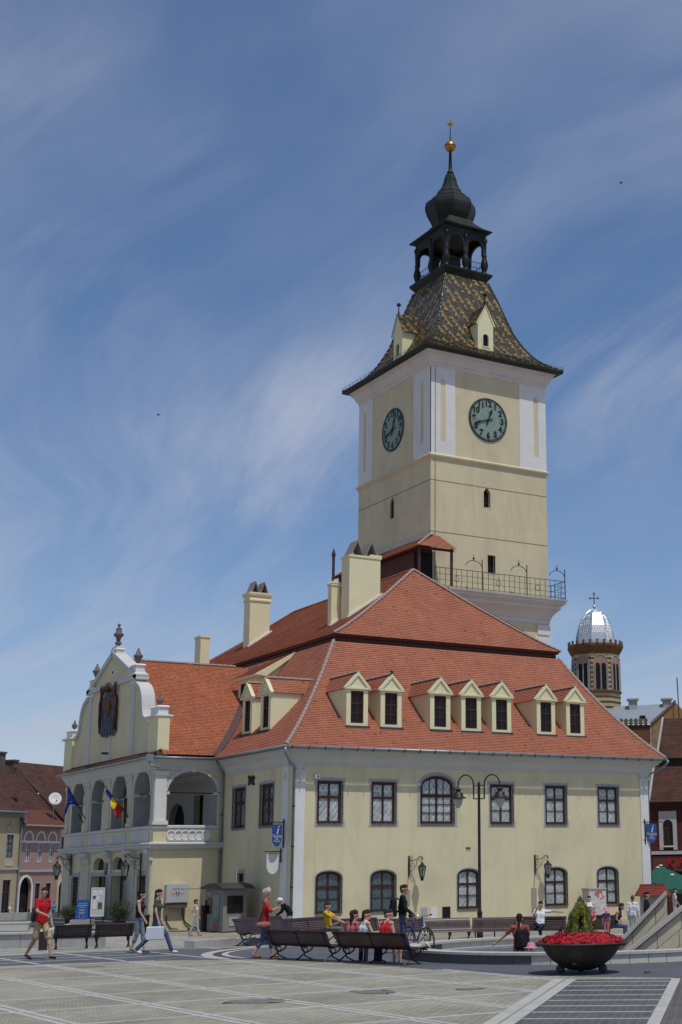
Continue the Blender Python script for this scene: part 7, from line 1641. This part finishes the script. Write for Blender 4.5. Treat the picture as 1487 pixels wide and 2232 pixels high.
# ================================================================ bicycle
bk = thing('bicycle','blue bicycle with its front wheel turned towards the benches','bicycle',(-10.55,-30.6,.6),-YAW-radians(150))   # local +Y is forward
BF = mat('blue_bike_paint',(.02,.07,.32),.3,.05,2,spec=.5,coat=.5); CHR = mat('chrome',(.5,.5,.52),.2,.05,metal=.9)
def wheel(y,rz=0):
    R_ = .33; Mx = Matrix.Translation((0,y,R_)) @ Matrix.Rotation(rz,4,'Z')
    w_ = MB().tube([(0,R_*.97*cos(2*pi*i/28),R_*.97*sin(2*pi*i/28)) for i in range(29)],.02,6,False).xf(Mx).build('wheel',mat('tyre_rubber',(.012,.012,.012),.8),bk)
    MB().tube([(0,.30*cos(2*pi*i/28),.30*sin(2*pi*i/28)) for i in range(29)],.010,5,False).xf(Mx).build('rim',CHR,w_)
    sp = MB()
    for i in range(18): a = 2*pi*i/18; sp.tube([((-1)**i*.03,.02*cos(a+.6),.02*sin(a+.6)),(0,.30*cos(a),.30*sin(a))],.0022,3)
    sp.build('spokes',CHR,w_).matrix_local = Mx
    MB().tube([(-.045,0,0),(.045,0,0)],.018,8).xf(Mx).build('hub',CHR,w_)
    MB().box((-.012,.12,.10),(.012,.2,.16)).xf(Mx).build('reflector',mat('orange_reflector',(.6,.16,.02),.3),w_)
wheel(-.52); wheel(.53,.25)
fr = MB(); bb_ = (0,-.08,.29); seat_t = (0,-.25,.78); head_t = (0,.33,.80); head_b = (0,.37,.66)
for a,b,r in ((bb_,seat_t,.017),(seat_t,head_t,.017),(bb_,head_b,.02),(head_t,head_b,.022)): fr.tube([a,b],r,8)
for s in (-1,1): fr.tube([bb_,(s*.05,-.52,.33)],.011,6); fr.tube([(0,-.24,.76),(s*.05,-.52,.33)],.010,6)
fr.build('frame',BF,bk,True)
fk = MB()
for s in (-1,1): fk.tube([(s*.045,.38,.66),(s*.05,.53,.33)],.014,6)
fk.tube([(-.05,.38,.66),(.05,.38,.66)],.016,6); fk.build('fork',CHR,bk,True)
MB().tube([(0,.33,.80),(0,.31,.93)],.014,6).build('stem',IRON,bk); MB().tube([(-.3,.24,.97),(-.12,.32,.95),(0,.33,.94),(.12,.32,.95),(.3,.24,.97)],.013,6).build('handlebar',CHR,bk,True)
for s in (-1,1): MB().tube([(s*.3,.24,.97),(s*.20,.28,.96)],.018,6).build('grip',IRON,bk)
MB().tube([seat_t,(0,-.28,.92)],.013,6).build('seat_post',CHR,bk); sm_ = MB(); capsule(sm_,(0,-.40,.94),(0,-.14,.95),.07,.028); sm_.build('saddle',BLK,bk,True)
MB().tube([(.06+.0,-.08+.09*cos(2*pi*i/16),.29+.09*sin(2*pi*i/16)) for i in range(17)],.006,4,False).build('chainring',CHR,bk)
for s in (-1,1): MB().bar((s*.08,-.08,.29),(s*.08,-.08+s*.1,.29-s*.13),.02).build('crank',CHR,bk); MB().box((s*.08-.04+s*.04,-.12+s*.1,.28-s*.13),(s*.08+.04+s*.04,-.03+s*.1,.30-s*.13)).build('pedal',IRON,bk)
# ================================================================ birds
def bird(label,loc,rz,s=.3,fly=True):
    o = thing('bird',label,'bird',loc,rz); m = mat('dark_feather',(.02,.02,.022),.7)
    mb = MB(); mb.sphere((0,0,0),(.16*s,.45*s,.16*s),10,7); mb.sphere((0,.42*s,.08*s),.13*s,8,6); mb.add([(-.06*s,-.35*s,0),(.06*s,-.35*s,0),(.12*s,-.8*s,.02*s),(-.12*s,-.8*s,.02*s)],[(0,1,2,3)]); mb.lathe([(.04*s,0),(.0,.12*s)],6,(0,.55*s,.06*s)); mb.build('body',m,o,True)
    for q in (-1,1):
        if fly: MB().add([(q*.08*s,.2*s,.05*s),(q*.6*s,.25*s,.25*s),(q*1.1*s,-.1*s,.15*s),(q*.5*s,-.12*s,.2*s),(q*.08*s,-.2*s,.05*s)],[(0,1,2,3,4)]).build('wing',m,o)
        else: MB().tube([(q*.06*s,0,-.1*s),(q*.06*s,.02*s,-.3*s)],.02*s,4).build('leg',m,o)
    return o
bird('pigeon perched on the peak of the second dormer from the left',(5.76,.80,12.66),2.2,.36,False)
bird('bird flying left of the tower in the open sky',(3.0,30,34.0),1.0,.22); bird('bird flying high right of the tower star',(30.6,12.0,51.5),.6,.24)
